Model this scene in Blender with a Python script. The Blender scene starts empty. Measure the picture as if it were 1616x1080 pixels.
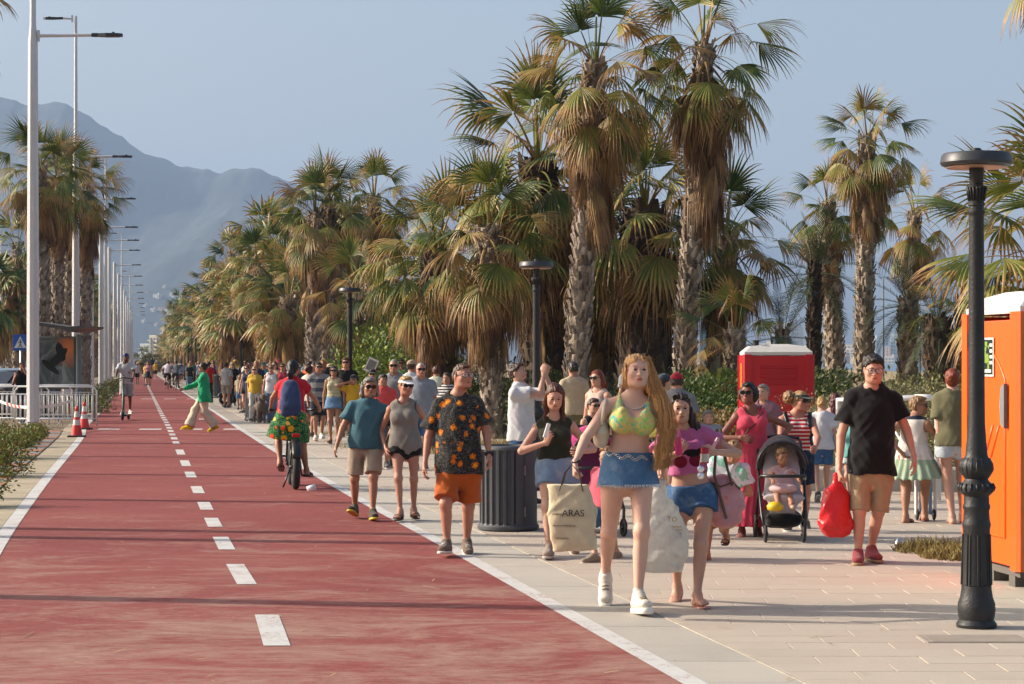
import bpy, bmesh, math, random, time
import numpy as np
from mathutils import Vector, Matrix, Euler
T_START = time.time()
SC = bpy.context.scene
# ---------------------------------------------------------------- camera, light, sky
F_PX, PW, PH, HOR, CAM_H = 3367.0, 1616.0, 1080.0, 572.0, 1.68
cam_data = bpy.data.cameras.new('camera')
cam_data.sensor_width = 36.0
cam_data.lens = F_PX / PW * 36.0
cam_data.shift_y = (HOR - PH / 2) / PW
cam_data.clip_start = 0.5
cam_data.clip_end = 40000
cam = bpy.data.objects.new('camera', cam_data)
SC.collection.objects.link(cam)
cam.location = (0, 0, CAM_H)
cam.rotation_euler = (math.radians(90), 0, 0)
SC.camera = cam
SUN_EL, SUN_AZ = 27.0, -80.0          # azimuth from +Y towards +X (the sun stands to the left, a little behind the scene)
world = bpy.data.worlds.new('World'); SC.world = world; world.use_nodes = True
wn = world.node_tree.nodes; wl = world.node_tree.links; wn.clear()
sky = wn.new('ShaderNodeTexSky'); sky.sky_type = 'NISHITA'; sky.sun_disc = False
sky.sun_elevation = math.radians(SUN_EL); sky.sun_rotation = math.radians(SUN_AZ)
sky.air_density = 1.0; sky.dust_density = 5.0; sky.ozone_density = 0.4; sky.altitude = 0
bg = wn.new('ShaderNodeBackground'); bg.inputs['Strength'].default_value = 0.125
wo = wn.new('ShaderNodeOutputWorld'); wl.new(sky.outputs[0], bg.inputs[0]); wl.new(bg.outputs[0], wo.inputs[0])
sun_data = bpy.data.lights.new('sun', 'SUN'); sun_data.energy = 5.0; sun_data.angle = math.radians(0.5)
sun_data.color = (1.0, 0.89, 0.75)
sun = bpy.data.objects.new('sun', sun_data); SC.collection.objects.link(sun)
_e, _a = math.radians(SUN_EL), math.radians(SUN_AZ)
SUN_DIR = Vector((math.cos(_e) * math.sin(_a), math.cos(_e) * math.cos(_a), math.sin(_e)))   # towards the sun
sun.rotation_euler = SUN_DIR.to_track_quat('Z', 'Y').to_euler()
SC.view_settings.view_transform = 'Standard'; SC.view_settings.look = 'None'
SC.view_settings.exposure = 0.7; SC.view_settings.gamma = 1.0
SC.view_settings.use_curve_mapping = False
SC.cycles.max_bounces = 6; SC.cycles.diffuse_bounces = 3; SC.cycles.glossy_bounces = 2
SC.cycles.transmission_bounces = 4; SC.cycles.transparent_max_bounces = 8; SC.cycles.volume_bounces = 0
SC.cycles.use_denoising = True
SC.cycles.caustics_reflective = False; SC.cycles.caustics_refractive = False

# ---------------------------------------------------------------- helpers
def at(px, py=None, d=None, z=0.0):
    """a ground point (or a point z above it) seen at photograph pixel px,py"""
    if d is None: d = F_PX * (CAM_H - z) / (py - HOR)
    return Vector(((px - PW / 2) * d / F_PX, d, z))
def depth(py, z=0.0): return F_PX * (CAM_H - z) / (py - HOR)
def hx(s, k=1.0):
    s = s.lstrip('#'); c = [int(s[i:i + 2], 16) / 255 for i in (0, 2, 4)]
    return tuple(((x / 12.92) if x <= .04045 else ((x + .055) / 1.055) ** 2.4) * k for x in c) + (1.0,)
def link(o, parent=None):
    SC.collection.objects.link(o)
    if parent is not None: o.parent = parent
    return o
def tag(o, label=None, cat=None, group=None, kind=None):
    if label: o['label'] = label
    if cat: o['category'] = cat
    if group: o['group'] = group
    if kind: o['kind'] = kind
    return o
def thing(name, label, cat, loc=(0, 0, 0), rz=0.0, group=None, s=1.0):
    o = bpy.data.objects.new(name, None); o.empty_display_size = .2
    link(o); o.location = loc; o.rotation_euler = (0, 0, rz); o.scale = (s, s, s)
    return tag(o, label, cat, group)
def copy_tree(o, parent=None, kids=None):
    c = o.copy(); SC.collection.objects.link(c)
    if parent is not None: c.parent = parent
    for ch in KIDS.get(o.name, []): copy_tree(ch, c)
    if parent is None: pass
    KIDS[c.name] = []
    return c
class KidMap(dict): pass
KIDS = KidMap()
def clone(o):
    """copy of a thing with copies of its parts and sub-parts"""
    ch_of = {}
    def rec(src, par):
        c = src.copy(); SC.collection.objects.link(c)
        if par is not None: c.parent = par
        for k in list(src.children): rec(k, c)
        return c
    return rec(o, None)

class MB:
    """collects vertices and faces, then links them as ONE mesh object"""
    def __init__(s): s.v = []; s.f = []; s.m = []; s.mi = 0
    def add(s, vs, fs, M=None):
        b = len(s.v)
        s.v += [tuple(M @ Vector(v)) for v in vs] if M is not None else [tuple(v) for v in vs]
        s.f += [tuple(i + b for i in f) for f in fs]; s.m += [s.mi] * len(fs)
        return s
    def box(s, c, d, M=None, rz=0, bev=0):
        x, y, z = d[0] / 2, d[1] / 2, d[2] / 2
        R = Matrix.Translation(c) @ Matrix.Rotation(rz, 4, 'Z')
        if M is not None: R = M @ R
        if bev <= 0:
            vs = [(i * x, j * y, k * z) for k in (-1, 1) for j in (-1, 1) for i in (-1, 1)]
            fs = [(0, 2, 3, 1), (4, 5, 7, 6), (0, 1, 5, 4), (2, 6, 7, 3), (0, 4, 6, 2), (1, 3, 7, 5)]
            return s.add(vs, fs, R)
        b = min(bev, x * .9, y * .9, z * .9); loops = []
        for (zz, q) in ((-z, b), (-z + b, 0), (z - b, 0), (z, b)):
            xx, yy = x - q, y - q; c2 = b * .999
            loops.append([(-xx + c2, -yy, zz), (xx - c2, -yy, zz), (xx, -yy + c2, zz), (xx, yy - c2, zz), (xx - c2, yy, zz), (-xx + c2, yy, zz), (-xx, yy - c2, zz), (-xx, -yy + c2, zz)])
        vs = [p for l in loops for p in l]; fs = [tuple(range(7, -1, -1)), tuple(range(24, 32))]
        for r in range(3):
            for i in range(8): fs.append((r * 8 + i, r * 8 + (i + 1) % 8, r * 8 + 8 + (i + 1) % 8, r * 8 + 8 + i))
        return s.add(vs, fs, R)
    def tube(s, pts, r, n=8, cap=True, M=None, flat=1.0):
        pts = [Vector(p) for p in pts]
        rs = r if hasattr(r, '__len__') else [r] * len(pts)
        vs, fs = [], []; prev = None
        for i, p in enumerate(pts):
            t = (pts[min(i + 1, len(pts) - 1)] - pts[max(i - 1, 0)])
            t = t.normalized() if t.length > 1e-9 else Vector((0, 0, 1))
            if prev is None:
                a = t.orthogonal().normalized() if abs(t.z) > .95 else Vector((0, 0, 1)).cross(t).normalized()
            else:
                a = prev - t * prev.dot(t)
                a = a.normalized() if a.length > 1e-6 else t.orthogonal().normalized()
            prev = a; b = t.cross(a)
            for k in range(n):
                w = 2 * math.pi * k / n
                vs.append(p + (a * math.cos(w) + b * math.sin(w) * flat) * rs[i])
        for i in range(len(pts) - 1):
            for k in range(n):
                fs.append((i * n + k, i * n + (k + 1) % n, (i + 1) * n + (k + 1) % n, (i + 1) * n + k))
        if cap:
            fs.append(tuple(range(n - 1, -1, -1))); fs.append(tuple((len(pts) - 1) * n + k for k in range(n)))
        return s.add(vs, fs, M)
    def lathe(s, prof, n=24, M=None, cap=True):
        vs, fs = [], []
        for (r, z) in prof:
            for k in range(n):
                w = 2 * math.pi * k / n; vs.append((r * math.cos(w), r * math.sin(w), z))
        for i in range(len(prof) - 1):
            for k in range(n):
                fs.append((i * n + k, i * n + (k + 1) % n, (i + 1) * n + (k + 1) % n, (i + 1) * n + k))
        if cap:
            fs.append(tuple(range(n - 1, -1, -1))); fs.append(tuple((len(prof) - 1) * n + k for k in range(n)))
        return s.add(vs, fs, M)
    def prism(s, poly, z0, z1, M=None):
        n = len(poly); vs = [(x, y, z0) for x, y in poly] + [(x, y, z1) for x, y in poly]
        fs = [tuple(range(n - 1, -1, -1)), tuple(range(n, 2 * n))] + [(i, (i + 1) % n, n + (i + 1) % n, n + i) for i in range(n)]
        return s.add(vs, fs, M)
    def mesh(s, name, mats, smooth=False, auto=None):
        me = bpy.data.meshes.new(name); me.from_pydata(s.v, [], s.f)
        for m in (mats if isinstance(mats, (list, tuple)) else [mats]): me.materials.append(m)
        if any(s.m): me.polygons.foreach_set('material_index', s.m)
        if smooth:
            me.polygons.foreach_set('use_smooth', [True] * len(me.polygons))
            if auto is not None: me.set_sharp_from_angle(angle=math.radians(auto))
        me.update(); return me
    def build(s, name, mats, parent=None, smooth=False, auto=None):
        return link(bpy.data.objects.new(name, s.mesh(name, mats, smooth, auto)), parent)

# ---------------------------------------------------------------- materials
_MC = {}
def nmat(name):
    m = bpy.data.materials.new(name); m.use_nodes = True
    nt = m.node_tree; b = nt.nodes['Principled BSDF']
    return m, nt, b
def N(nt, t, **kw):
    n = nt.nodes.new(t)
    for k, v in kw.items():
        if k in n.inputs.keys(): n.inputs[k].default_value = v
        else: setattr(n, k, v)
    return n
def coords(nt, kind='Object', scale=(1, 1, 1), rot=(0, 0, 0)):
    tc = N(nt, 'ShaderNodeTexCoord'); mp = N(nt, 'ShaderNodeMapping')
    mp.inputs['Scale'].default_value = scale; mp.inputs['Rotation'].default_value = rot
    nt.links.new(tc.outputs[kind], mp.inputs[0]); return mp.outputs[0]
def ramp(nt, fac, stops):
    r = N(nt, 'ShaderNodeValToRGB'); e = r.color_ramp.elements
    while len(e) < len(stops): e.new(.5)
    for x, (p, c) in zip(e, stops): x.position = p; x.color = c
    nt.links.new(fac, r.inputs[0]); return r.outputs[0]
def mixc(nt, fac, a, b, mode='MIX'):
    m = N(nt, 'ShaderNodeMix', data_type='RGBA', blend_type=mode)
    for sck, v in ((m.inputs[0], fac), (m.inputs[6], a), (m.inputs[7], b)):
        if hasattr(v, 'links'): nt.links.new(v, sck)
        else: sck.default_value = v
    return m.outputs[2]
def math_(nt, op, a, b=0.0, c=None):
    m = N(nt, 'ShaderNodeMath', operation=op)
    for i, v in enumerate((a, b, c)):
        if v is None: continue
        if hasattr(v, 'links'): nt.links.new(v, m.inputs[i])
        else: m.inputs[i].default_value = v
    return m.outputs[0]
def noise(nt, vec, scale=5.0, detail=4.0, rough=.55, dist=0.0):
    n = N(nt, 'ShaderNodeTexNoise'); n.inputs['Scale'].default_value = scale
    n.inputs['Detail'].default_value = detail; n.inputs['Roughness'].default_value = rough; n.inputs['Distortion'].default_value = dist
    nt.links.new(vec, n.inputs['Vector']); return n.outputs['Fac']
def bump(nt, b, h, strength=.3, dist=.01):
    n = N(nt, 'ShaderNodeBump'); n.inputs['Strength'].default_value = strength; n.inputs['Distance'].default_value = dist
    nt.links.new(h, n.inputs['Height']); nt.links.new(n.outputs[0], b.inputs['Normal'])
def mat(key, col, rough=.6, metal=0.0, var=.12, vscale=6.0, bstr=0.0, bscale=60.0, spec=.5, kind='Object', stretch=(1, 1, 1), coat=0.0):
    """a plain painted / moulded surface with a little uneven colour and fine relief"""
    if key in _MC: return _MC[key]
    m, nt, b = nmat(key); v = coords(nt, kind, stretch)
    c = col if len(col) == 4 else (*col, 1)
    if var > 0:
        n = noise(nt, v, vscale, 5, .6)
        o = ramp(nt, n, [(.25, (c[0] * (1 - var), c[1] * (1 - var), c[2] * (1 - var), 1)), (.75, (min(1, c[0] * (1 + var)), min(1, c[1] * (1 + var)), min(1, c[2] * (1 + var)), 1))])
        nt.links.new(o, b.inputs['Base Color'])
    else: b.inputs['Base Color'].default_value = c
    b.inputs['Roughness'].default_value = rough; b.inputs['Metallic'].default_value = metal
    b.inputs['Specular IOR Level'].default_value = spec; b.inputs['Coat Weight'].default_value = coat
    if bstr > 0: bump(nt, b, noise(nt, v, bscale, 3), bstr, .01)
    _MC[key] = m; return m
# ---------------------------------------------------------------- one-surface bodies: a distance field sampled on a grid, then meshed
def v3(*a): return np.array(a if len(a) == 3 else a[0], dtype=np.float64)
def unit(a):
    n = np.linalg.norm(a); return a / n if n > 1e-9 else np.array((0., 0., 1.))
class Field:
    def __init__(s, lo, hi, h, zf=None, hf=None):
        lo = np.asarray(lo, float); hi = np.asarray(hi, float)
        s.xs = np.arange(lo[0], hi[0] + h, h, dtype=np.float32); s.ys = np.arange(lo[1], hi[1] + h, h, dtype=np.float32)
        if zf is None: s.zs = np.arange(lo[2], hi[2] + h, h, dtype=np.float32)
        else:
            a = np.arange(lo[2], zf, h, dtype=np.float32); s.zs = np.concatenate([a, np.arange(a[-1] + hf, hi[2] + hf, hf, dtype=np.float32)])
        s.D = np.full((len(s.xs), len(s.ys), len(s.zs)), 1.0, dtype=np.float32)
    def sl(s, lo, hi):
        r = []
        for ax, a, b in zip((s.xs, s.ys, s.zs), lo, hi):
            i, j = int(np.searchsorted(ax, a)), int(np.searchsorted(ax, b)); r.append(slice(max(0, i - 1), min(len(ax), j + 1)))
        return tuple(r)
    def grid(s, sl): return s.xs[sl[0]][:, None, None], s.ys[sl[1]][None, :, None], s.zs[sl[2]][None, None, :]
    def put(s, fn, lo, hi, k=.01, op=0):
        pad = k + .025
        sl = s.sl(np.asarray(lo) - pad, np.asarray(hi) + pad); X, Y, Z = s.grid(sl)
        if X.size == 0 or Y.size == 0 or Z.size == 0: return
        d = fn(X, Y, Z); a = s.D[sl]
        if op == 0: h = np.maximum(k - np.abs(a - d), 0) / k; s.D[sl] = np.minimum(a, d) - h * h * k * .25
        elif op == 1: d = -d; h = np.maximum(k - np.abs(a - d), 0) / k; s.D[sl] = np.maximum(a, d) + h * h * k * .25
    def ell(s, c, r, R=None, k=.02, op=0):
        c = np.asarray(c, float); r = np.asarray(r, float); R = np.eye(3) if R is None else R
        e = np.sqrt(((R * r) ** 2).sum(1)); m = r.min()      # columns of R are the axes
        def fn(X, Y, Z):
            x, y, z = X - c[0], Y - c[1], Z - c[2]; q = 0
            for i in range(3): q = q + ((x * R[0, i] + y * R[1, i] + z * R[2, i]) / r[i]) ** 2
            q = np.sqrt(q); return ((q - 1) * (m + (r.max() - m) * .25)).astype(np.float32)
        s.put(fn, c - e, c + e, k, op)
    def cap(s, a, b, ra, rb, k=.02, op=0):
        a = np.asarray(a, float); b = np.asarray(b, float); ab = b - a; L2 = max(ab @ ab, 1e-9)
        def fn(X, Y, Z):
            x, y, z = X - a[0], Y - a[1], Z - a[2]
            t = np.clip((x * ab[0] + y * ab[1] + z * ab[2]) / L2, 0, 1)
            return (np.sqrt((x - t * ab[0]) ** 2 + (y - t * ab[1]) ** 2 + (z - t * ab[2]) ** 2) - (ra + (rb - ra) * t)).astype(np.float32)
        m = max(ra, rb); s.put(fn, np.minimum(a, b) - m, np.maximum(a, b) + m, k, op)
    def loft(s, a, b, side, ts, ru, rv, k=.02, flat=(0, 0), p=2.0, ou=None, ov=None, op=0, capr=1.0):
        """elliptic sections along a-b; ru along side, rv across; flat ends or round"""
        a = np.asarray(a, float); b = np.asarray(b, float); w = b - a; L = np.linalg.norm(w); w = w / L
        u = np.asarray(side, float); u = unit(u - w * (u @ w)); v = np.cross(w, u)
        ts = np.asarray(ts, float) * L; ru = np.asarray(ru, float); rv = np.asarray(rv, float)
        ou = np.zeros_like(ts) if ou is None else np.asarray(ou, float); ov = np.zeros_like(ts) if ov is None else np.asarray(ov, float)
        lt = np.linspace(ts[0], ts[-1], 64)
        def sm(y):   # smooth the piecewise profile
            q = np.interp(lt, ts, y); pad = np.concatenate([[q[0]] * 3, q, [q[-1]] * 3]); return np.convolve(pad, np.ones(7) / 7, 'valid')
        RU, RV, OU, OV = sm(ru), sm(rv), sm(ou), sm(ov)
        def fn(X, Y, Z):
            x, y, z = X - a[0], Y - a[1], Z - a[2]
            T = x * w[0] + y * w[1] + z * w[2]; Tc = np.clip(T, ts[0], ts[-1])
            U = x * u[0] + y * u[1] + z * u[2]; V = x * v[0] + y * v[1] + z * v[2]
            i = ((Tc - ts[0]) / (ts[-1] - ts[0]) * 63).astype(np.float32); i0 = np.minimum(i.astype(np.int32), 62); f = i - i0
            g = lambda A: A[i0] * (1 - f) + A[i0 + 1] * f
            A_, B_ = g(RU), g(RV); U = np.abs(U - g(OU)); V = np.abs(V - g(OV)); m = np.minimum(A_, B_); over = np.abs(T - Tc)
            lo_end = T < ts[0]; fl = np.where(lo_end, flat[0], flat[1]) > .5
            if p == 2.0: q = np.sqrt((U / A_) ** 2 + (V / B_) ** 2)
            else: q = ((U / A_) ** p + (V / B_) ** p) ** (1 / p)
            d0 = (q - 1) * m
            q2 = np.sqrt(q * q + (over / (m * capr)) ** 2); dr = (q2 - 1) * m
            return np.where(fl & (over > 0), np.maximum(d0, over), dr).astype(np.float32)
        P = [a + w * t + u * x + v * y for t, x, y in zip(ts, ou, ov)]; m = max(ru.max(), rv.max())
        s.put(fn, np.min(P, 0) - m, np.max(P, 0) + m, k, op)
    def clip(s, pt, n, lo=None, hi=None):
        """drop everything on the side that n points to"""
        n = unit(np.asarray(n, float)); pt = np.asarray(pt, float)
        sl = (slice(None),) * 3 if lo is None else s.sl(lo, hi); X, Y, Z = s.grid(sl)
        s.D[sl] = np.maximum(s.D[sl], ((X - pt[0]) * n[0] + (Y - pt[1]) * n[1] + (Z - pt[2]) * n[2]).astype(np.float32))
    def warp(s, fn):
        X, Y, Z = s.grid((slice(None),) * 3); s.D += fn(X, Y, Z).astype(np.float32) * (np.abs(s.D) < .05)
    def near(s, p, off=.006, it=6):
        """the point of the surface (plus off) nearest to p"""
        p = np.array(p, float)
        def d(q):
            r = []
            for ax, v in zip((s.xs, s.ys, s.zs), q):
                i = min(max(int(np.searchsorted(ax, v)) - 1, 0), len(ax) - 2); r.append((i, min(max((v - ax[i]) / (ax[i + 1] - ax[i]), 0), 1)))
            (i, u), (j, v), (k, w) = r; D = s.D[i:i + 2, j:j + 2, k:k + 2]; return float(((D[0] * (1 - u) + D[1] * u)[0] * (1 - v) + (D[0] * (1 - u) + D[1] * u)[1] * v) @ np.array((1 - w, w)))
        for _ in range(it):
            e = .012; g = np.array([d(p + e * a) - d(p - e * a) for a in np.eye(3)]); n = np.linalg.norm(g)
            if n < 1e-6: break
            p = p + g / n * (off - min(max(d(p), -.05), .05))
        return p
    def mesh(s):
        D = s.D; I = D < 0
        I[0] = I[-1] = False; I[:, 0] = I[:, -1] = False; I[:, :, 0] = I[:, :, -1] = False
        D = np.where(I, np.minimum(D, -1e-6), np.maximum(D, 1e-6))
        c = np.zeros(tuple(n - 1 for n in D.shape), np.uint8)
        for i in (0, 1):
            for j in (0, 1):
                for k in (0, 1): c += I[i:I.shape[0] - 1 + i, j:I.shape[1] - 1 + j, k:I.shape[2] - 1 + k]
        act = (c > 0) & (c < 8); idx = np.argwhere(act)
        if len(idx) == 0: return np.zeros((0, 3)), np.zeros((0, 4), int)
        num = np.full(act.shape, -1, np.int32); num[act] = np.arange(len(idx))
        i, j, k = idx.T; V = {}
        for a in (0, 1):
            for b in (0, 1):
                for e in (0, 1): V[a, b, e] = D[i + a, j + b, k + e]
        acc = np.zeros((len(idx), 3)); cnt = np.zeros(len(idx))
        for p, q in [((a, b, 0), (a, b, 1)) for a in (0, 1) for b in (0, 1)] + [((a, 0, b), (a, 1, b)) for a in (0, 1) for b in (0, 1)] + [((0, a, b), (1, a, b)) for a in (0, 1) for b in (0, 1)]:
            A, B = V[p], V[q]; m = (A < 0) != (B < 0); t = A / np.where(m, A - B, 1)
            for ax in range(3): acc[:, ax] += np.where(m, p[ax] + (q[ax] - p[ax]) * t, 0)
            cnt += m
        acc /= cnt[:, None]; pos = np.empty_like(acc)
        for ax, g, w in ((0, s.xs, i), (1, s.ys, j), (2, s.zs, k)): pos[:, ax] = g[w] + (g[w + 1] - g[w]) * acc[:, ax]
        Q = []
        for ax in range(3):
            sl0 = [slice(None)] * 3; sl1 = [slice(None)] * 3; sl0[ax] = slice(0, -1); sl1[ax] = slice(1, None)
            A, B = I[tuple(sl0)], I[tuple(sl1)]; e = np.argwhere(A != B)
            if not len(e): continue
            o1, o2 = [(1, 2), (2, 0), (0, 1)][ax]
            def cell(d1, d2):
                w = e.copy(); w[:, o1] += d1; w[:, o2] += d2; return num[w[:, 0], w[:, 1], w[:, 2]]
            q = np.stack([cell(-1, -1), cell(0, -1), cell(0, 0), cell(-1, 0)], 1)
            fl = ~A[e[:, 0], e[:, 1], e[:, 2]]; q[fl] = q[fl][:, ::-1]; Q.append(q)
        return pos, np.concatenate(Q)
def np_mesh(name, V, Q, mats, mi=None, smooth=True):
    me = bpy.data.meshes.new(name); me.vertices.add(len(V)); me.vertices.foreach_set('co', V.astype(np.float32).ravel())
    me.loops.add(Q.size); me.loops.foreach_set('vertex_index', Q.astype(np.int32).ravel())
    me.polygons.add(len(Q)); me.polygons.foreach_set('loop_start', np.arange(len(Q), dtype=np.int32) * Q.shape[1])
    if smooth: me.polygons.foreach_set('use_smooth', np.ones(len(Q), bool))
    for m in mats: me.materials.append(m)
    if mi is not None: me.polygons.foreach_set('material_index', mi.astype(np.int32))
    me.update(); me.validate(); return me
def relax(V, Q, it=1, w=.5):
    """a light smoothing pass of the meshed surface"""
    e = np.concatenate([Q[:, [0, 1]], Q[:, [1, 2]], Q[:, [2, 3]], Q[:, [3, 0]]])
    for _ in range(it):
        acc = np.zeros_like(V); n = np.zeros(len(V))
        for a, b in ((0, 1), (1, 0)):
            n += np.bincount(e[:, a], minlength=len(V))
            for ax in range(3): acc[:, ax] += np.bincount(e[:, a], V[e[:, b], ax], len(V))
        V = V * (1 - w) + acc / np.maximum(n, 1)[:, None] * w
    return V
# ---------------------------------------------------------------- shared materials
MAT = {}
def skin(key, col):
    if key in _MC: return _MC[key]
    m, nt, b = nmat('skin_' + key); v = coords(nt); c = hx(col)
    n = noise(nt, v, 9, 4, .6); c2 = (c[0] * .96, c[1] * .86, c[2] * .84, 1)
    o = ramp(nt, n, [(.3, c), (.8, c2)])
    n2 = noise(nt, v, 160, 2, .6); o = mixc(nt, .12, o, n2, 'OVERLAY')
    nt.links.new(o, b.inputs['Base Color']); b.inputs['Roughness'].default_value = .52; b.inputs['Specular IOR Level'].default_value = .38
    b.inputs['Subsurface Weight'].default_value = .05; b.inputs['Subsurface Radius'].default_value = (.02, .008, .004); b.inputs['Subsurface Scale'].default_value = .5
    bump(nt, b, n2, .15, .002); _MC[key] = m; return m
def hairm(key, c1, c2=None):
    if key in _MC: return _MC[key]
    m, nt, b = nmat('hair_' + key); v = coords(nt, 'Object', (1, 1, .12)); n = noise(nt, v, 170, 4, .7, .3); n3 = noise(nt, coords(nt), 9, 3, .5)
    a, d = hx(c1), hx(c2 or c1); d = d if c2 else tuple(x * .35 for x in d[:3]) + (1,)
    o = ramp(nt, math_(nt, 'ADD', math_(nt, 'MULTIPLY', n, .75), math_(nt, 'MULTIPLY', n3, .25)), [(.33, d), (.62, a)]); nt.links.new(o, b.inputs['Base Color'])
    b.inputs['Roughness'].default_value = .42; b.inputs['Specular IOR Level'].default_value = .4; bump(nt, b, n, .6, .006); _MC[key] = m; return m
def cloth(key, col, rough=.9, var=.10, weave=900, sheen=.15, pattern=None):
    if key in _MC: return _MC[key]
    m, nt, b = nmat('cloth_' + key); v = coords(nt); c = hx(col) if isinstance(col, str) else col
    n = noise(nt, v, 14, 4, .6); o = ramp(nt, n, [(.25, tuple(x * (1 - var) for x in c[:3]) + (1,)), (.75, tuple(min(1, x * (1 + var)) for x in c[:3]) + (1,))])
    if pattern: o = pattern(nt, v, o)
    nt.links.new(o, b.inputs['Base Color']); b.inputs['Roughness'].default_value = rough; b.inputs['Sheen Weight'].default_value = sheen; b.inputs['Specular IOR Level'].default_value = .2
    n2 = noise(nt, coords(nt, 'Object', (1, 1, .5)), 45, 4, .6, 1.2); n3 = noise(nt, v, weave * .3, 1)
    bump(nt, b, math_(nt, 'ADD', n2, math_(nt, 'MULTIPLY', n3, .25)), .55, .008); _MC[key] = m; return m
def stripes_z(col, n, duty=.5, off=0.):
    def f(nt, v, base):
        s = N(nt, 'ShaderNodeSeparateXYZ'); nt.links.new(v, s.inputs[0])
        z = math_(nt, 'FRACT', math_(nt, 'MULTIPLY', math_(nt, 'ADD', s.outputs[2], off), n)); return mixc(nt, math_(nt, 'LESS_THAN', z, duty), base, hx(col))
    return f
def bands_z(stops):
    """hard bands of colour by height: [(z, hex) ...] from the bottom"""
    def f(nt, v, base):
        s = N(nt, 'ShaderNodeSeparateXYZ'); nt.links.new(v, s.inputs[0]); o = base
        for z, c in stops: o = mixc(nt, math_(nt, 'GREATER_THAN', s.outputs[2], z), o, hx(c))
        return o
    return f
def denim(key, col, light=.35):
    if key in _MC: return _MC[key]
    m, nt, b = nmat('denim_' + key); v = coords(nt); c = hx(col); n = noise(nt, v, 7, 5, .65); n2 = noise(nt, coords(nt, 'Object', (1, 1, .15)), 320, 2, .7)
    o = ramp(nt, n, [(.3, tuple(x * .7 for x in c[:3]) + (1,)), (.55, c), (.8, tuple(x + (1 - x) * light * .6 for x in c[:3]) + (1,))])
    o = mixc(nt, .35, o, n2, 'OVERLAY'); nt.links.new(o, b.inputs['Base Color']); b.inputs['Roughness'].default_value = .85; b.inputs['Specular IOR Level'].default_value = .2
    n4 = noise(nt, v, 40, 4, .6, 1.5); bump(nt, b, math_(nt, 'ADD', n4, math_(nt, 'MULTIPLY', n2, .3)), .6, .008); _MC[key] = m; return m
def spots(cols, scale, thr, spiky=True):
    """scattered star-like motifs in local coordinates"""
    def f(nt, v, base):
        w = N(nt, 'ShaderNodeTexVoronoi', feature='F1', distance='EUCLIDEAN'); w.inputs['Scale'].default_value = scale; w.inputs['Randomness'].default_value = .75
        d0 = N(nt, 'ShaderNodeVectorMath', operation='ADD'); nt.links.new(v, d0.inputs[0]); d0.inputs[1].default_value = (.3, .1, .2); nt.links.new(d0.outputs[0], w.inputs['Vector'])
        dist = w.outputs['Distance']
        if spiky:
            n = noise(nt, v, scale * 7, 2, .8); dist = math_(nt, 'ADD', dist, math_(nt, 'MULTIPLY', math_(nt, 'SUBTRACT', n, .5), .55))
        o = mixc(nt, math_(nt, 'LESS_THAN', dist, thr), base, hx(cols[0]))
        if len(cols) > 1: o = mixc(nt, math_(nt, 'LESS_THAN', dist, thr * .45), o, hx(cols[1]))
        return o
    return f
def tiedye(cols, sc=9):
    def f(nt, v, base):
        n = noise(nt, v, sc, 3, .5, 1.8); k = len(cols)
        return ramp(nt, n, [(.25 + .5 * i / (k - 1), hx(c)) for i, c in enumerate(cols)])
    return f
def leaves_floral(nt, v, base):
    n = noise(nt, v, 16, 3, .6, 2.5); o = ramp(nt, n, [(.38, hx('#10301d')), (.5, hx('#1f5a30')), (.6, hx('#5f9a55')), (.66, hx('#16402a'))])
    for col, off, th in (('#e8a800', .0, .30), ('#e2431c', .37, .24), ('#f3b94c', .71, .2)):
        w = N(nt, 'ShaderNodeTexVoronoi'); w.inputs['Scale'].default_value = 7.5; a = N(nt, 'ShaderNodeVectorMath', operation='ADD'); nt.links.new(v, a.inputs[0]); a.inputs[1].default_value = (off, off * 2, off); nt.links.new(a.outputs[0], w.inputs['Vector'])
        d = math_(nt, 'ADD', w.outputs['Distance'], math_(nt, 'MULTIPLY', math_(nt, 'SUBTRACT', n, .5), .5)); o = mixc(nt, math_(nt, 'LESS_THAN', d, th), o, hx(col))
    return o
MAT['eye'] = mat('eye_white', hx('#d8d0c8'), .25, var=0); MAT['lens'] = mat('dark_lens', (.01, .009, .008, 1), .12, var=0, spec=.7)
MAT['black_plastic'] = mat('black_plastic', (.012, .012, .013, 1), .35, var=0); MAT['rubber'] = mat('rubber', (.018, .018, .019, 1), .75, var=.1)
MAT['steel'] = mat('steel', (.55, .55, .56, 1), .35, 1.0, .08); MAT['white_paint'] = mat('white_paint', (.72, .72, .72, 1), .4, var=.05)
MAT['iris_br'] = mat('iris_brown', (.03, .015, .008, 1), .2, var=0); MAT['iris_bl'] = mat('iris_dark', (.02, .022, .025, 1), .2, var=0)
_m, _nt, _b = nmat('clear_lens'); _b.inputs['Base Color'].default_value = (.9, .92, .93, 1); _b.inputs['Alpha'].default_value = .12; _b.inputs['Roughness'].default_value = .05; MAT['clear'] = _m
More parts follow.
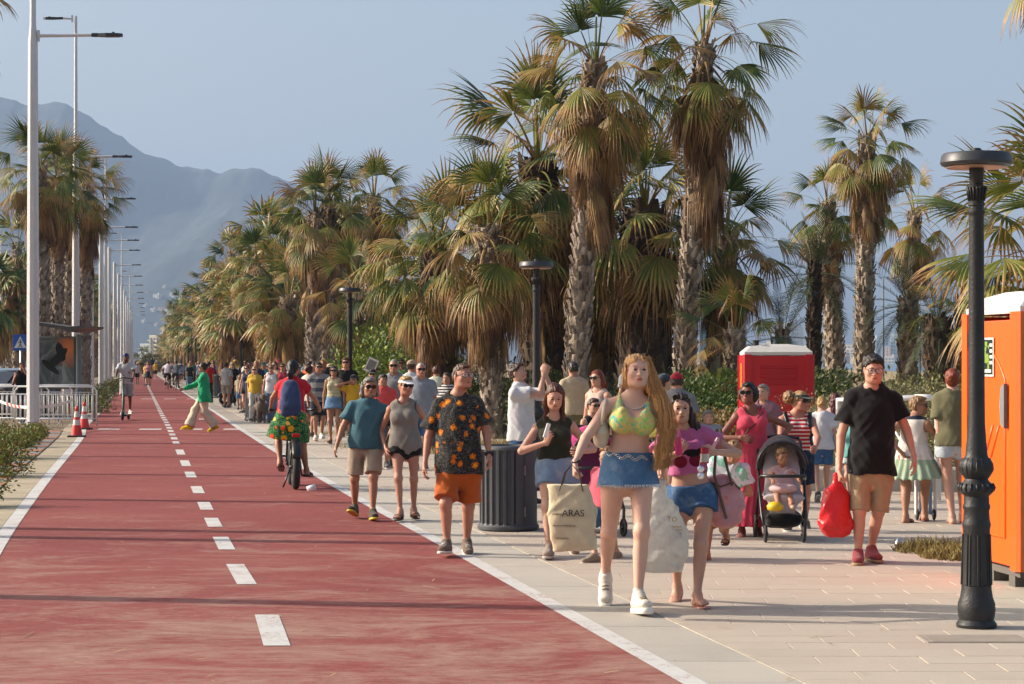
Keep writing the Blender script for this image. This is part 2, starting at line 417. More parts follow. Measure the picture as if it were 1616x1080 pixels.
# ---------------------------------------------------------------- people
def rot_to(th): return v3(math.sin(th), -math.cos(th), 0.), v3(math.cos(th), math.sin(th), 0.)
def ik(root, tgt, L1, L2, hint):
    d = tgt - root; L = np.linalg.norm(d)
    if L > (L1 + L2) * .999: tgt = root + d / L * (L1 + L2) * .999; d = tgt - root; L = np.linalg.norm(d)
    w = d / L; c = (L1 * L1 - L2 * L2 + L * L) / (2 * L); h = math.sqrt(max(L1 * L1 - c * c, 1e-8))
    n = hint - w * (hint @ w); return root + w * c + unit(n) * h, tgt
class Fig:
    """a posed human skeleton; lengths are those of a 1.75 m adult times s"""
    def __init__(g, H=1.75, sex='m', face=0., hip=None, neck=None, head=None, hyaw=None, hpitch=0., hroll=0., syaw=0.,
                 ank=None, foot=((0, 0), (0, 0)), wr=None, elb=None, hand=None, curl=(.5, .5), knee=None,
                 gt=1., gl=1., ga=1., belly=0., bust=0., hs=1., sw=1., legs=None, heel=.0, bare=(True, True)):
        s = g.s = H / 1.75; g.sex = sex; g.H = H; f, r = rot_to(math.radians(face)); g.f, g.r = f, r
        g.gt, g.gl, g.ga, g.belly, g.bust, g.hs = gt * .97, gl * .95, ga * .93, belly, bust, hs
        g.P = v3(hip) if hip is not None else v3(0, 0, .93 * s)
        nk = v3(neck) if neck is not None else g.P + v3(0, 0, .535 * s)
        g.u = unit(nk - g.P); g.tl = np.linalg.norm(nk - g.P) / (.535 * s)       # torso length factor
        sf, sr = rot_to(math.radians(face + syaw)); g.sr = unit(sr - g.u * (sr @ g.u)); g.sf = np.cross(g.sr, g.u) * 1.0
        if g.sf @ sf < 0: g.sf = -g.sf
        g.pr = r; g.nk = nk
        shw = (.178 if sex == 'm' else .158) * s * sw; g.shw = shw
        hw = (.092 if sex == 'm' else .09) * s * (.5 + .5 * gt)
        g.S = [nk - g.u * .068 * s - g.sr * shw, nk - g.u * .068 * s + g.sr * shw]
        g.Hp = [g.P - r * hw, g.P + r * hw]
        ank = ank or [(-.09, 0, .095), (.09, 0, .095)]; g.A = []; g.K = []
        knee = knee or (None, None)
        if legs is None: legs = min(1.15, max(.8, max(np.linalg.norm(v3(ank[i]) - g.Hp[i]) for i in (0, 1)) / (.845 * s * .992)))
        Lt, Ls = .425 * s * legs, .42 * s * legs
        for i in (0, 1):
            h = f + .12 * r * (-1 if i == 0 else 1) if knee[i] is None else v3(knee[i])
            K, A = ik(g.Hp[i], v3(ank[i]), Lt, Ls, h); g.K.append(K); g.A.append(A)
        g.ff = []
        for i in (0, 1):
            y, p = foot[i]; ff, fr = rot_to(math.radians(face + y + (-7 if i == 0 else 7)))
            g.ff.append(unit(ff * math.cos(math.radians(p)) + v3(0, 0, 1) * math.sin(math.radians(p))))
        wr = wr or [g.S[0] + v3(0, 0, -.55 * s) - g.r * .06, g.S[1] + v3(0, 0, -.55 * s) + g.r * .06]
        elb = elb or (None, None); g.W = []; g.E = []
        for i in (0, 1):
            sg = -1 if i == 0 else 1; h = -f * .8 + r * sg * .5 if elb[i] is None else v3(elb[i])
            rt = np.linalg.norm(v3(wr[i]) - g.S[i]) / (.56 * s); al = rt / .985 if rt > .84 else 1.; al = min(al, 1.14); La, Lf = .30 * s * al, .26 * s * al
            E, W = ik(g.S[i], v3(wr[i]), La, Lf, h); g.E.append(E); g.W.append(W)
        g.hand = hand or (None, None); g.curl = curl
        g.hd = []
        for i in (0, 1):
            sg = -1 if i == 0 else 1; fa = unit(g.W[i] - g.E[i])
            if g.hand[i] is None: d, n = fa, -g.r * sg
            else: d, n = unit(v3(g.hand[i][0])), v3(g.hand[i][1])
            n = unit(n - d * (n @ d)); t = np.cross(d, n) * (1 if i == 0 else -1); g.hd.append((d, n, t))
        hy = face + (hyaw or 0.) ; hf, hr = rot_to(math.radians(hy)); p = math.radians(hpitch)
        hu = v3(0, 0, 1) * math.cos(p) - hf * math.sin(p) ; hf = unit(hf * math.cos(p) + v3(0, 0, 1) * math.sin(p))
        ro = math.radians(hroll); hr2 = hr * math.cos(ro) + hu * math.sin(ro); hu = np.cross(hr2, -hf) if False else unit(hu * math.cos(ro) - hr * math.sin(ro))
        g.hr, g.hf, g.hu = hr2, hf, hu
        g.C = v3(head) if head is not None else nk + g.u * .165 * s + hf * .02 * s
        g.R = np.stack([g.hr, -g.hf, g.hu], 1)          # head axes: x right, y back, z up
        g.q = s * hs * .97
    def hp(g, x, y, z): return g.C + (g.hr * x - g.hf * y + g.hu * z) * g.q
    def prof(g):
        z = np.array((-.10, -.03, .06, .13, .20, .28, .36, .43, .49, .535)) * g.s * g.tl
        if g.sex == 'm':
            rx = np.array((.120, .163, .165, .158, .152, .155, .166, .170, .150, .075)); ry = np.array((.09, .115, .118, .115, .112, .115, .118, .114, .095, .06))
        else:
            rx = np.array((.125, .172, .166, .145, .128, .127, .138, .146, .132, .062)); ry = np.array((.09, .122, .115, .100, .090, .092, .100, .098, .082, .05))
        w = np.array((.3, .5, .9, 1, .9, .55, .2, 0, 0, 0)) * g.belly
        oy = np.array((-.012, -.012, -.004, .0, .0, 0, 0, -.004, -.012, -.018))
        m = np.array((1, 1, 1, 1, 1, 1, .8, .6, .4, 0)); gg = 1 + (g.gt - 1) * m
        return z, (rx * gg + w * .25) * g.s, (ry * gg + w * .5) * g.s, (oy + w * .5) * g.s
    def bounds(g, pts, m):
        P = np.array(pts); return P.min(0) - m, P.max(0) + m
    # --- pieces of the form; i inflates
    def torso(g, F, i=0., z0=-1, z1=9, loose=0., flat=(0, 0), k=.03, hem=0., p=2.3):
        z, rx, ry, oy = g.prof(); z0, z1 = (z[0] if z0 <= -.9 else z0 * g.s), min(z1 * g.s * g.tl, z[-1])
        zz = np.linspace(z0, z1, 14); R1, R2, O = (np.interp(zz, z, q) for q in (rx, ry, oy))
        if loose:
            m1, m2 = R1.max(), R2.max(); lo = zz < z[6]
            R1 = np.where(lo, R1 * (1 - loose) + m1 * loose, R1); R2 = np.where(lo, R2 * (1 - loose) + m2 * loose, R2)
        tt = (zz - z0) / (z1 - z0); R1 = R1 + i + hem * (1 - tt) ** 2; R2 = R2 + i + hem * (1 - tt) ** 2
        F.loft(g.P + g.u * z0, g.P + g.u * z1, g.sr, tt, R1, R2, k, flat, p, ov=-O if np.cross(g.u, g.sr) @ g.sf < 0 else O)
        if g.bust > 0:
            b = g.bust * g.s
            for q in (-1, 1):
                c = g.P + g.u * .375 * g.s * g.tl + g.sr * q * .066 * g.s + g.sf * (.055 * g.s + b * .55)
                if z0 < .36 * g.s and z1 > .3 * g.s: F.ell(c - g.u * .01, (.058 * g.s + b * .35 + i, .05 * g.s + b * .4 + i, .056 * g.s + b * .3 + i), np.stack([g.sr, g.sf, g.u], 1), .025)
    def traps(g, F, i=0., k=.04, out=1.):
        for q in (0, 1):
            a = g.nk + g.u * (.01 if i == 0 else -.012) * g.s; b = g.nk + (g.S[q] - g.nk) * out + g.u * .012 * g.s
            F.cap(a, b, .045 * g.s + i, .042 * g.s + i, k)
    def arm(g, F, q, i=0., t=1.0, low=0., k=.02, flat=0, flare=0.):
        s = g.s * g.ga * (1 if g.sex == 'm' else .86); S, E, W = g.S[q], g.E[q], g.W[q]; side = g.sf + g.sr * .01
        F.ell(S + g.u * -.016 * s, (.052 * s + i, .053 * s + i, .056 * s + i), None, .03)
        T = np.array((0, .2, .45, .75, 1.)); r = np.array((.054, .052, .049, .043, .040)) * s
        tt = np.linspace(0, t, 6); rr = np.interp(tt, T, r) + i + flare * (tt / max(t, .01)) ** 1.5
        F.loft(S, E, side, tt, rr, rr, k, (0, flat))
        if low > 0:
            T = np.array((0, .2, .55, .85, 1.)); r = np.array((.039, .042, .036, .028, .026)) * s; tt = np.linspace(0, low, 6)
            rr = np.interp(tt, T, r) + i; n = g.hd[q][1]; F.loft(E, W, n, tt, rr * np.interp(tt, (0, .6, 1), (1, .92, .8)), rr * np.interp(tt, (0, .6, 1), (1, 1.02, 1.12)), .015, (0, 1 if low < 1 else 0))
    def fing(g, F, q, curl, k=.004):
        s = g.s * (1 if g.sex == 'm' else .9) * (1 if g.hs < 1.2 else 1.15); W = g.W[q]; d, n, t = g.hd[q]
        F.loft(W - d * .015 * s, W + d * .088 * s, t, (0, .25, .6, 1), np.array((.027, .031, .041, .042)) * s, np.array((.020, .018, .016, .0135)) * s, .012, p=2.5)
        F.ell(W + d * .035 * s + t * .022 * s + n * .006 * s, (.018 * s,) * 3, None, .012)
        for j, (o, L) in enumerate(((.031, .072), (.0105, .081), (-.0105, .076), (-.031, .060))):
            p = W + d * (.084 - .004 * abs(j - 1)) * s + t * o * s; a = 0.; c = curl + (j - 1.2) * .07
            dd = d + t * o * 4.5; dd = unit(dd)
            for L_, c_, r0, r1 in ((.45, .65, .0095, .0088), (.32, 1.05, .0088, .008), (.25, .7, .008, .0068)):
                a += c * c_; e = p + (dd * math.cos(a) + n * math.sin(a)) * L * L_ * s; F.cap(p, e, r0 * s, r1 * s, k); p = e
        p = W + d * .028 * s + t * .026 * s; e = p + unit(d * .75 + t * .62 + n * .30) * .044 * s; F.cap(p, e, .0135 * s, .011 * s, .008)
        w = unit(d * .9 + t * (.35 - .5 * curl) + n * (.1 + curl * .7)); e2 = e + w * .032 * s; F.cap(e, e2, .0108 * s, .0095 * s, k); F.cap(e2, e2 + unit(w + n * curl * .3) * .022 * s, .0095 * s, .008 * s, k)
    def leg(g, F, q, i=0., t=1.0, low=0., k=.03, flat=0, flare=0., z0=0.):
        s = g.s * g.gl; Hh, K, A = g.Hp[q], g.K[q], g.A[q]; fm = g.sex == 'f'
        T = np.array((0, .15, .4, .75, 1.)); r = (np.array((.094, .092, .082, .063, .053)) if fm else np.array((.088, .088, .079, .064, .056))) * s
        tt = np.linspace(z0, t, 7); rr = np.interp(tt, T, r) + i + flare * ((tt - z0) / max(t - z0, .01)) ** 1.3
        F.loft(Hh, K, g.pr, tt, rr * .97, rr * 1.03, k, (0, flat))
        if low > 0:
            F.ell(K + g.f * .008 * s, (.05 * s + i,) * 3, None, .03)
            T = np.array((0, .12, .3, .6, .85, 1.)); r = (np.array((.050, .053, .057, .044, .034, .034)) if fm else np.array((.053, .055, .060, .047, .036, .037))) * s
            tt = np.linspace(0, low, 9); rr = np.interp(tt, T, r) + i
            back = np.interp(tt, (0, .3, .6, 1), (0, .012, .006, 0)) * s; w = unit(A - K); v = np.cross(w, unit(g.pr - w * (g.pr @ w)))
            F.loft(K, A, g.pr, tt, rr * .96, rr * 1.04, .03, (0, 1 if low < 1 else 0), ov=back * (1 if v @ g.f < 0 else -1))
    def footframe(g, q):
        ff = g.ff[q]; r = unit(np.cross(ff, v3(0, 0, 1))); 
        if r @ g.pr < 0: r = -r
        up = np.cross(r, ff); up = up if up[2] > 0 else -up
        return ff, r, up
    def foot(g, F, q, toes=True):
        s = g.s; A = g.A[q]; ff, r, up = g.footframe(q)
        o = A - up * .052 * s
        F.loft(o - ff * .045 * s, o + ff * .165 * s, r, (0, .2, .5, .8, 1), np.array((.027, .034, .036, .043, .040)) * s, np.array((.024, .034, .036, .022, .015)) * s, .02, ov=None)
        F.cap(A, o - ff * .01, .034 * s, .036 * s, .03)
        F.cap(A + ff * .02, o + ff * .09 * s, .03 * s, .022 * s, .03)
        if toes:
            for j, x in enumerate((-.028, -.011, .004, .018, .031)):
                x = x * (1 if q == 1 else -1) ; e = o + ff * (.192 - .007 * j - (.004 if j == 0 else 0)) * s + r * x * s - up * .012 * s
                F.cap(e - ff * .03 * s, e, .0115 * s if j == 0 else .009 * s, .0105 * s if j == 0 else .0075 * s, .004)
    def headform(g, F):
        q = g.q; R = g.R; fm = g.sex == 'f'; E = lambda c, r, k=.02, op=0: F.ell(g.hp(*c), np.array(r) * q, R, k * q, op)
        E((0, .012, .027), (.073, .092, .086)); E((0, -.022, .0), (.064, .066, .082), .03)
        E((0, -.030, -.045), (.054 if fm else .058, .055, .050), .03)
        E((0, -.066, -.090), (.020 if fm else .025, .018, .017), .03); E((0, -.045, -.080), (.042 if fm else .048, .035, .022), .03)
        for x in (-1, 1):
            E((x * .040, -.062, -.018), (.022, .018, .02), .025); E((x * .031, -.097, .014), (.019, .014, .011), .014, 1)
            E((x * .031, -.078, .013), (.0145, .0135, .0115), .004); E((x * .028, -.088, .034), (.022, .008, .007), .014)
            E((x * .078, .008, -.004), (.008, .018, .030), .008); E((x * .052, .0, -.062), (.014, .03, .03), .03)
        F.cap(g.hp(0, -.087, .020), g.hp(0, -.106, -.020), .0085 * q, .0125 * q, .012 * q)
        for x in (-1, 1): E((x * .012, -.097, -.024), (.008, .010, .007), .008)
        E((0, -.086, -.050), (.024, .013, .016), .014); E((0, -.0965, -.0475), (.021, .008, .0055), .005); E((0, -.0945, -.057), (.018, .008, .006), .005)
        F.ell(g.hp(0, -.103, -.0525), np.array((.02, .004, .0016)) * q, R, .003, 1)
        b = g.nk + g.u * -.01; r = (.054 if g.sex == 'm' else .045) * g.s * (1 if g.hs < 1.3 else 1.1) * (.6 + .4 * g.gt)
        F.cap(b + g.sf * -.005, g.hp(0, .012, -.045), r * 1.08, r, .035)
def finish(F, name, mats, parent, it=1, mifn=None, w=.5):
    V, Q = F.mesh()
    if len(V) == 0: return None
    if it: V = relax(V, Q, it, w)
    mi = None
    if mifn is not None: mi = mifn(V[Q].mean(1))
    return link(bpy.data.objects.new(name, np_mesh(name, V, Q, mats if isinstance(mats, (list, tuple)) else [mats], mi)), parent)
_LAT = np.random.RandomState(7).rand(32, 32, 32).astype(np.float32) * 2 - 1
def vnoise(x, y, z):
    x, y, z = np.broadcast_arrays(x, y, z); i, j, k = (np.floor(a).astype(np.int32) for a in (x, y, z)); u, v, w = x - i, y - j, z - k
    u, v, w = (a * a * (3 - 2 * a) for a in (u, v, w)); i, j, k = i & 31, j & 31, k & 31; I, J, K = (i + 1) & 31, (j + 1) & 31, (k + 1) & 31; L = _LAT
    return ((L[i, j, k] * (1 - u) + L[I, j, k] * u) * (1 - v) + (L[i, J, k] * (1 - u) + L[I, J, k] * u) * v) * (1 - w) + ((L[i, j, K] * (1 - u) + L[I, j, K] * u) * (1 - v) + (L[i, J, K] * (1 - u) + L[I, J, K] * u) * v) * w
def folds(amp=.004, seed=0, sc=1., vert=.5, deep=9.):
    """creases of loose cloth: ridged noise stretched along two slanting directions"""
    r = random.Random(seed * 7 + 1); P = [(r.uniform(.5, 1.) * q, r.uniform(0, 9)) for q in (-1, 1)]
    def fn(X, Y, Z):
        d = 0
        for sl, o in P:
            sl *= (1 - vert) * 1.6; a = (X + sl * Z) * 15 / sc; b = (Z - sl * X * .5) * 3.2 / sc
            n = vnoise(a + o * 3, Y * 11 / sc + o, b + o); d = d + (.5 - np.abs(n)) * 1.1
        n = vnoise(X * 9 + 4, Y * 9 + r.random(), Z * 7); return np.minimum(-(d * .8 + n * .8) * amp, deep)
    return fn
def body(g, root, skin, h=.009, hf=.005, toes=True, face=True, hands=True, lips=None):
    pts = g.A + g.K + g.E + g.W + g.S + [g.C, g.P] + [g.W[i] + g.hd[i][0] * .18 * g.s for i in (0, 1)] + [g.A[i] + g.ff[i] * .2 * g.s for i in (0, 1)]
    lo, hi = g.bounds(pts, .15 * max(g.s, .5)); lo[2] = min(a[2] for a in g.A) - .13 * g.s; hi[2] = g.C[2] + .15 * g.q
    F = Field(lo, hi, h, g.nk[2] - .01 if face else None, hf)
    g.torso(F); g.traps(F)
    for q in (0, 1):
        g.leg(F, q, low=1.); g.foot(F, q, toes); g.arm(F, q, low=1.)
        if hands: g.fing(F, q, g.curl[q])
        else:
            d = g.hd[q][0]; F.loft(g.W[q], g.W[q] + d * .15 * g.s, g.hd[q][2], (0, .5, 1), np.array((.026, .036, .025)) * g.s, np.array((.02, .018, .012)) * g.s, .01)
    g.headform(F)
    def mi(c):
        d = c - g.C; x, y, z = d @ g.hr / g.q, d @ g.hf / g.q, d @ g.hu / g.q
        return ((np.abs(z + .0525) < .0085 * (1 - (x / .0245) ** 2) + .001) & (np.abs(x) < .022) & (y > .086)).astype(int)
    o = finish(F, 'body', [skin, lips or skin], root, 1, mi if face else None, .4); g.F = F
    return o
def eyes(g, root, iris, brow):
    b = MB(); q = g.q
    for x in (-1, 1):
        M = Matrix([[*(g.R[0] * q), g.hp(x * .031, -.0785, .012)[0]], [*(g.R[1] * q), g.hp(x * .031, -.0785, .012)[1]], [*(g.R[2] * q), g.hp(x * .031, -.0785, .012)[2]], [0, 0, 0, 1]])
        v, f, n = [], [], 12
        for i in range(7):
            p = math.pi * i / 12; r = math.sin(p); v += [(math.cos(2 * math.pi * k / n) * r * .0155, -math.cos(p) * .0152, math.sin(2 * math.pi * k / n) * r * .0085) for k in range(n)]
        for i in range(6):
            b.mi = 1 if i < 3 else 0; b.add(v, [(i * n + k, i * n + (k + 1) % n, (i + 1) * n + (k + 1) % n, (i + 1) * n + k) for k in range(n)], M)
        b.mi = 1
        b.tube([(-.015 * x, -.0115, .003), (0, -.0155, .0085), (.016 * x, -.009, .003)], .0014, 5, M=M)
    b.build('eyes', [MAT['eye'], iris], root, True)
    b = MB()
    for x in (-1, 1):
        b.tube([g.hp(x * .015, -.0915, .0345), g.hp(x * .030, -.0930, .0375), g.hp(x * .047, -.080, .0335)], [.0022 * q, .0028 * q, .0012 * q], 6)
    b.build('eyebrows', brow, root, True)
def hair(g, root, m, kind='short', vol=1., h=.007, length=.3, part=0, seed=1):
    q = g.q; R = g.R; lo, hi = g.bounds([g.C + g.hu * .1, g.C - g.hu * .1], .17 * q)
    if kind in ('long', 'front', 'pony', 'bun'): lo, hi = g.bounds([g.C + g.hu * .1, g.C - v3(0, 0, 1) * (length + .05)], .2 * q)
    if kind == 'front': lo[2] -= .05
    F = Field(lo, hi, h); t = .012 * vol
    if kind == 'buzz': t = .004
    F.ell(g.hp(0, .014, .030), np.array((.073 + t, .093 + t, .086 + t)) * q, R, .01)
    F.ell(g.hp(0, .035, -.02), np.array((.066 + t, .066 + t, .075)) * q, R, .02)
    F.ell(g.hp(0, -.108, .008), np.array((.062, .064, .088 if kind not in ('buzz',) else .078)) * q, R, .010, 1)
    n = g.R @ unit(v3(0, -.785, -.60)); off = {'buzz': .006, 'short': .004, 'curlyshort': -.004}.get(kind, 0.)
    F.clip(g.hp(0, -.074 + off, .080 - off * .5), n)
    F.ell(g.hp(0, -.095, -.035), np.array((.078, .085, .078)) * q, R, .01, 1)
    if kind in ('buzz', 'short', 'rec', 'curlyshort'):
        F.clip(g.hp(0, .0, -.062), g.R @ v3(0, .25, -1.))
        for x in (-1, 1): F.ell(g.hp(x * .08, .005, -.012), np.array((.014, .022, .034)) * q, R, .006, 1)
    if kind in ('short', 'curlyshort'): F.ell(g.hp(.005, -.045, .092), np.array((.055, .045, .022 * vol)) * q, R, .02)
    if kind in ('long', 'front'):
        for x in (-1, 1):
            F.cap(g.hp(x * .072, -.0 + .008, .04), g.hp(x * .080, .015, -.08), .019 * q * vol, .024 * q * vol, .02)
        if kind == 'long':
            top = g.hp(0, .07, -.02); end = v3(top[0], top[1], top[2] - length) - g.sf * -.0 ; end = end - g.sf * .05
            F.loft(top, end, g.hr, (0, .3, .7, 1), np.array((.075, .088, .085, .045)) * q * vol, np.array((.04, .036, .03, .015)) * q * vol, .03)
            for x in (-1, 1):
                a = g.hp(x * .078, .02, -.07); e = a + v3(0, 0, -length * .75) + g.sr * x * .012 + g.sf * .02
                F.cap(a, e, .026 * q * vol, .012 * q, .02)
    if kind == 'pony':
        a = g.hp(0, .105, .03); F.ell(a, (.03 * q,) * 3, R, .01); e = a - g.hf * .05 + v3(0, 0, -length)
        F.cap(a, (a + e) / 2 - g.hf * .02, .03 * q * vol, .034 * q * vol, .02); F.cap((a + e) / 2 - g.hf * .02, e, .034 * q * vol, .012 * q, .02)
    if kind == 'bun': F.ell(g.hp(0, .115, .045), (.042 * q, .036 * q, .042 * q), R, .01)
    F.warp(lambda X, Y, Z: (.009 if kind == 'short' else .005) * vnoise(X * 60 + seed, Y * 60, Z * 45) * q)
    r = random.Random(seed); p1, p2 = r.uniform(0, 6), r.uniform(0, 6); A = .0028 if kind not in ('buzz',) else .0008
    if 'curly' in kind or kind == 'curly':
        F.warp(lambda X, Y, Z: .008 * (np.sin(X * 150 + p1) * np.sin(Y * 140 + p2) * np.sin(Z * 150) + .6 * np.sin(X * 260 + 2 * np.sin(Z * 90)) * np.sin(Z * 230 + Y * 200)))
    else:
        F.warp(lambda X, Y, Z: A * (np.sin(X * 330 + 2.5 * np.sin(Z * 22 + p1) + Y * 60) + .7 * np.sin(Y * 300 + 2 * np.sin(Z * 17 + p2))) + .004 * np.sin(Z * 28 + X * 20 + p1) * (kind in ('long', 'front', 'pony')))
    return F, m
def strands(g, root, m, anchors, n=60, seed=0, r=.0035):
    """loose locks: thin tapered tubes laid along the given guide curves"""
    rr = random.Random(seed); b = MB()
    for _ in range(n):
        G = rr.choice(anchors); j = [rr.gauss(0, 1) for _ in range(3)]; w = rr.uniform(.4, 1)
        pts = [Vector(p) + Vector((j[0] * sp, j[1] * sp * .6, 0)) + Vector((math.sin(i * 1.3 + j[2] * 3) * sp * .35, 0, rr.uniform(-.01, .01))) for i, (p, sp) in enumerate(G)]
        b.tube(pts, [r * w * (1 - .75 * i / (len(pts) - 1)) for i in range(len(pts))], 4, False)
    return b.build('hair_locks', m, root, True)
def glasses(g, root, kind='sun', m=None):
    b = MB(); q = g.q; fr = MAT['black_plastic'] if m is None else m; P = lambda x, y, z: Vector(g.hp(x, y, z))
    M = Matrix([[*(g.R[0] * q), 0], [*(g.R[1] * q), 0], [*(g.R[2] * q), 0], [0, 0, 0, 1]])
    for x in (-1, 1):
        c = P(x * .033, -.103, .012); Mt = Matrix.Translation(c) @ M @ Matrix.Rotation(math.radians(90), 4, 'X') @ Matrix.Rotation(x * math.radians(9), 4, 'Y')
        n = 20; pl = [(.027 * abs(math.cos(a)) ** .75 * (1 if math.cos(a) > 0 else -1), .021 * abs(math.sin(a)) ** .8 * (1 if math.sin(a) > 0 else -1)) for a in [2 * math.pi * k / n for k in range(n)]]
        b.mi = 1
        b.prism(pl, -.001, .0015, Mt)
        b.mi = 0; ring = [Vector((p[0] * 1.04, p[1] * 1.04, 0)) for p in pl]; ring.append(ring[0]); b.tube(ring, .0022 if kind != 'sun' else .003, 5, False, M=Mt)
        b.tube([P(x * .059, -.098, .017), P(x * .075, -.05, .016), P(x * .078, .01, .012)], .0025 * q, 5)
    b.tube([P(-.008, -.105, .014), P(0, -.108, .017), P(.008, -.105, .014)], .0025 * q, 5)
    return b.build('sunglasses' if kind == 'sun' else 'glasses', [fr, MAT['lens'] if kind == 'sun' else MAT['clear']], root, True, 40)
def cfield(g, pts, h, m=.2):
    lo, hi = g.bounds(pts, m * max(g.s, .6)); return Field(lo, hi, h)
def shirt(g, root, m, h=.009, infl=.012, hem=-.06, sleeve=.55, loose=.6, neck=(.085, .08, .05), name='shirt', hemf=.015, fold=.0045, seed=0, arms=True, flare=.022, z1=.54, carve=.075, strap=1., it=1, longs=0.):
    pts = [g.P + g.u * hem * g.s, g.nk + g.u * .06] + g.S + (g.E if arms else []) + (g.W if longs else [])
    F = cfield(g, pts, h); g.torso(F, infl, hem, z1, loose, (1, 0), hem=hemf)
    if z1 > .5: g.traps(F, infl * .9, out=1. if arms else strap)
    if arms:
        for q in (0, 1): g.arm(F, q, infl * .9, sleeve if not longs else 1., longs, .025, 1, flare)
    elif carve > 0:
        for q in (0, 1):
            S = g.S[q]; out = g.sr * (-1 if q == 0 else 1); F.cap(S + out * .01 * g.s - g.u * .02 * g.s, S + out * .06 * g.s - g.u * .05 * g.s, carve * g.s, carve * g.s, .012, 1); F.cap(S + out * .045 * g.s + g.u * .1, S + out * .045 * g.s, .05 * g.s, .05 * g.s, .01, 1)
    if neck:
        c = g.nk + g.u * (.025) + g.sf * .012; F.ell(c, np.array(neck) * g.s, np.stack([g.sr, g.sf, g.u], 1), .006, 1)
        F.ell(g.nk + g.u * .05 * g.s, np.array((neck[0], .08, .075)) * g.s, np.stack([g.sr, g.sf, g.u], 1), .006, 1)
    if fold: F.warp(folds(fold * 2.7, seed, 1.25, .5, infl * .35))
    return finish(F, name, m, root, it)
def shorts(g, root, m, h=.009, infl=.014, top=.09, t=.75, flare=.03, name='shorts', fold=.004, seed=3, low=0., loose=.0, low_flare=0.):
    pts = [g.P + g.u * top * g.s] + g.Hp + g.K + (g.A if low else []); F = cfield(g, pts, h, .2)
    g.torso(F, infl, -.06, top / g.tl, loose, (0, 1))
    for q in (0, 1):
        g.leg(F, q, infl, t, 0, .03, 1, flare)
        if low:
            K, A = g.K[q], g.A[q]; r0 = .06 * g.s * g.gl + infl + flare; F.ell(K, (r0,) * 3, None, .03)
            F.loft(K, A, g.pr, (0, .5, 1), (r0 * low, (r0 + low_flare * .5) * low, (r0 + low_flare) * low), (r0 * low, (r0 + low_flare * .5) * low, (r0 + low_flare) * low), .03, (0, 1))
    if fold: F.warp(folds(fold * 2.2, seed, 1.1, .3, infl * .35))
    return finish(F, name, m, root, 1)
def skirt(g, root, m, top=.1, zhem=.6, h=.009, infl=.01, wide=(.19, .14), name='skirt', fold=.004, pleat=0, seed=2, slit=None, hemcut=0, c=None):
    """from waist down to height zhem"""
    a = g.P + g.u * top * g.s; mid = (g.K[0] + g.K[1]) / 2; hipc = g.P; k = min(1, max(0, (hipc[2] - zhem) / max(hipc[2] - mid[2], .1)))
    b = c if c is not None else hipc + (mid - hipc) * k; b = v3(b[0], b[1], zhem); F = cfield(g, [a, b], h, max(.2, wide[0] + .08))
    z, rx, ry, oy = g.prof(); w0, d0 = np.interp(top * g.s, z, rx) + infl + .006, np.interp(top * g.s, z, ry) + infl + .004
    w1, d1 = max(rx[1], .09 * g.s * (.5 + .5 * g.gt) + .092 * g.s * g.gl) + infl + .008, ry[1] + infl + .006; L = np.linalg.norm(b - a); th = min(.9, (top + .03) * g.s / L)
    F.loft(a, b, g.pr, (0, th * .5, th, 1), (w0, (w0 + w1) / 2 + .004, w1, wide[0] * g.s), (d0, (d0 + d1) / 2 + .004, d1, wide[1] * g.s), .01, (1, 1), 2.2)
    if pleat:
        cx, cy = b[0], b[1]
        F.warp(lambda X, Y, Z: pleat * np.sin(np.arctan2(Y - cy, X - cx) * 17 + 1.5 * np.sin(Z * 9)) * np.clip((a[2] - Z) / L, 0, 1))
    if fold: F.warp(folds(fold, seed, 1.2, .5, infl * .5))
    if slit: F.cap(v3(slit[0]), v3(slit[1]), slit[2], slit[3], .01, 1)
    return finish(F, name, m, root, 1)
def shoes(g, root, mu, ms, h=.007, chunky=1., which=(0, 1), sock=None, laces=None):
    for q in which:
        s = g.s; A = g.A[q]; ff, r, up = g.footframe(q); o = A - up * .05 * s; F = cfield(g, [o - ff * .1, o + ff * .25, A + up * .04], h, .09)
        F.loft(o - ff * .05 * s, o + ff * .185 * s, r, (0, .2, .5, .8, 1), np.array((.036, .041, .041, .049, .040)) * s, np.array((.032, .044, .046, .034, .026)) * s, .02, ov=None)
        F.loft(A + up * .022 * s, o, r, (0, .5, 1), np.array((.037, .040, .042)) * s, np.array((.042, .048, .052)) * s, .03, (1, 0)); F.cap(A + ff * .035 * s, o + ff * .10 * s, .040 * s, .034 * s, .03)
        F.ell(A + up * .05 * s, np.array((.036, .040, .034)) * s, np.stack([r, ff, up], 1), .006, 1)
        F.clip(o - up * .022 * s, -up)
        sh = finish(F, 'shoe', mu, root, 1)
        F = cfield(g, [o - ff * .1, o + ff * .25], h, .08); th = .020 * chunky * s; c = o - up * (.024 * s)
        F.loft(c - ff * .052 * s - up * th * .5, c + ff * .192 * s - up * th * .5, r, (0, .2, .5, .8, 1), np.array((.040, .044, .042, .052, .043)) * s, np.array((.04,) * 5) * s, .01)
        F.clip(c + up * .004 * s, up); F.clip(c - up * th, -up)
        if sh: finish(F, 'sole', ms, sh, 0)
        if laces:
            b = MB()
            for k in range(4):
                p = o + ff * (.06 + .024 * k) * s + up * (.062 - .0075 * k) * s
                b.tube([Vector(p - r * .024 * s - up * .006 * s), Vector(p + up * .004 * s), Vector(p + r * .024 * s - up * .006 * s)], .0055 * s, 5)
            b.build('laces', laces, sh, True)
        if sock:
            b = MB(); b.tube([Vector(A - up * .01), Vector(A + (g.K[q] - A) * (sock[1] / np.linalg.norm(g.K[q] - A)))], [.036 * s, .036 * s], 16); b.build('sock', sock[0], root, True)
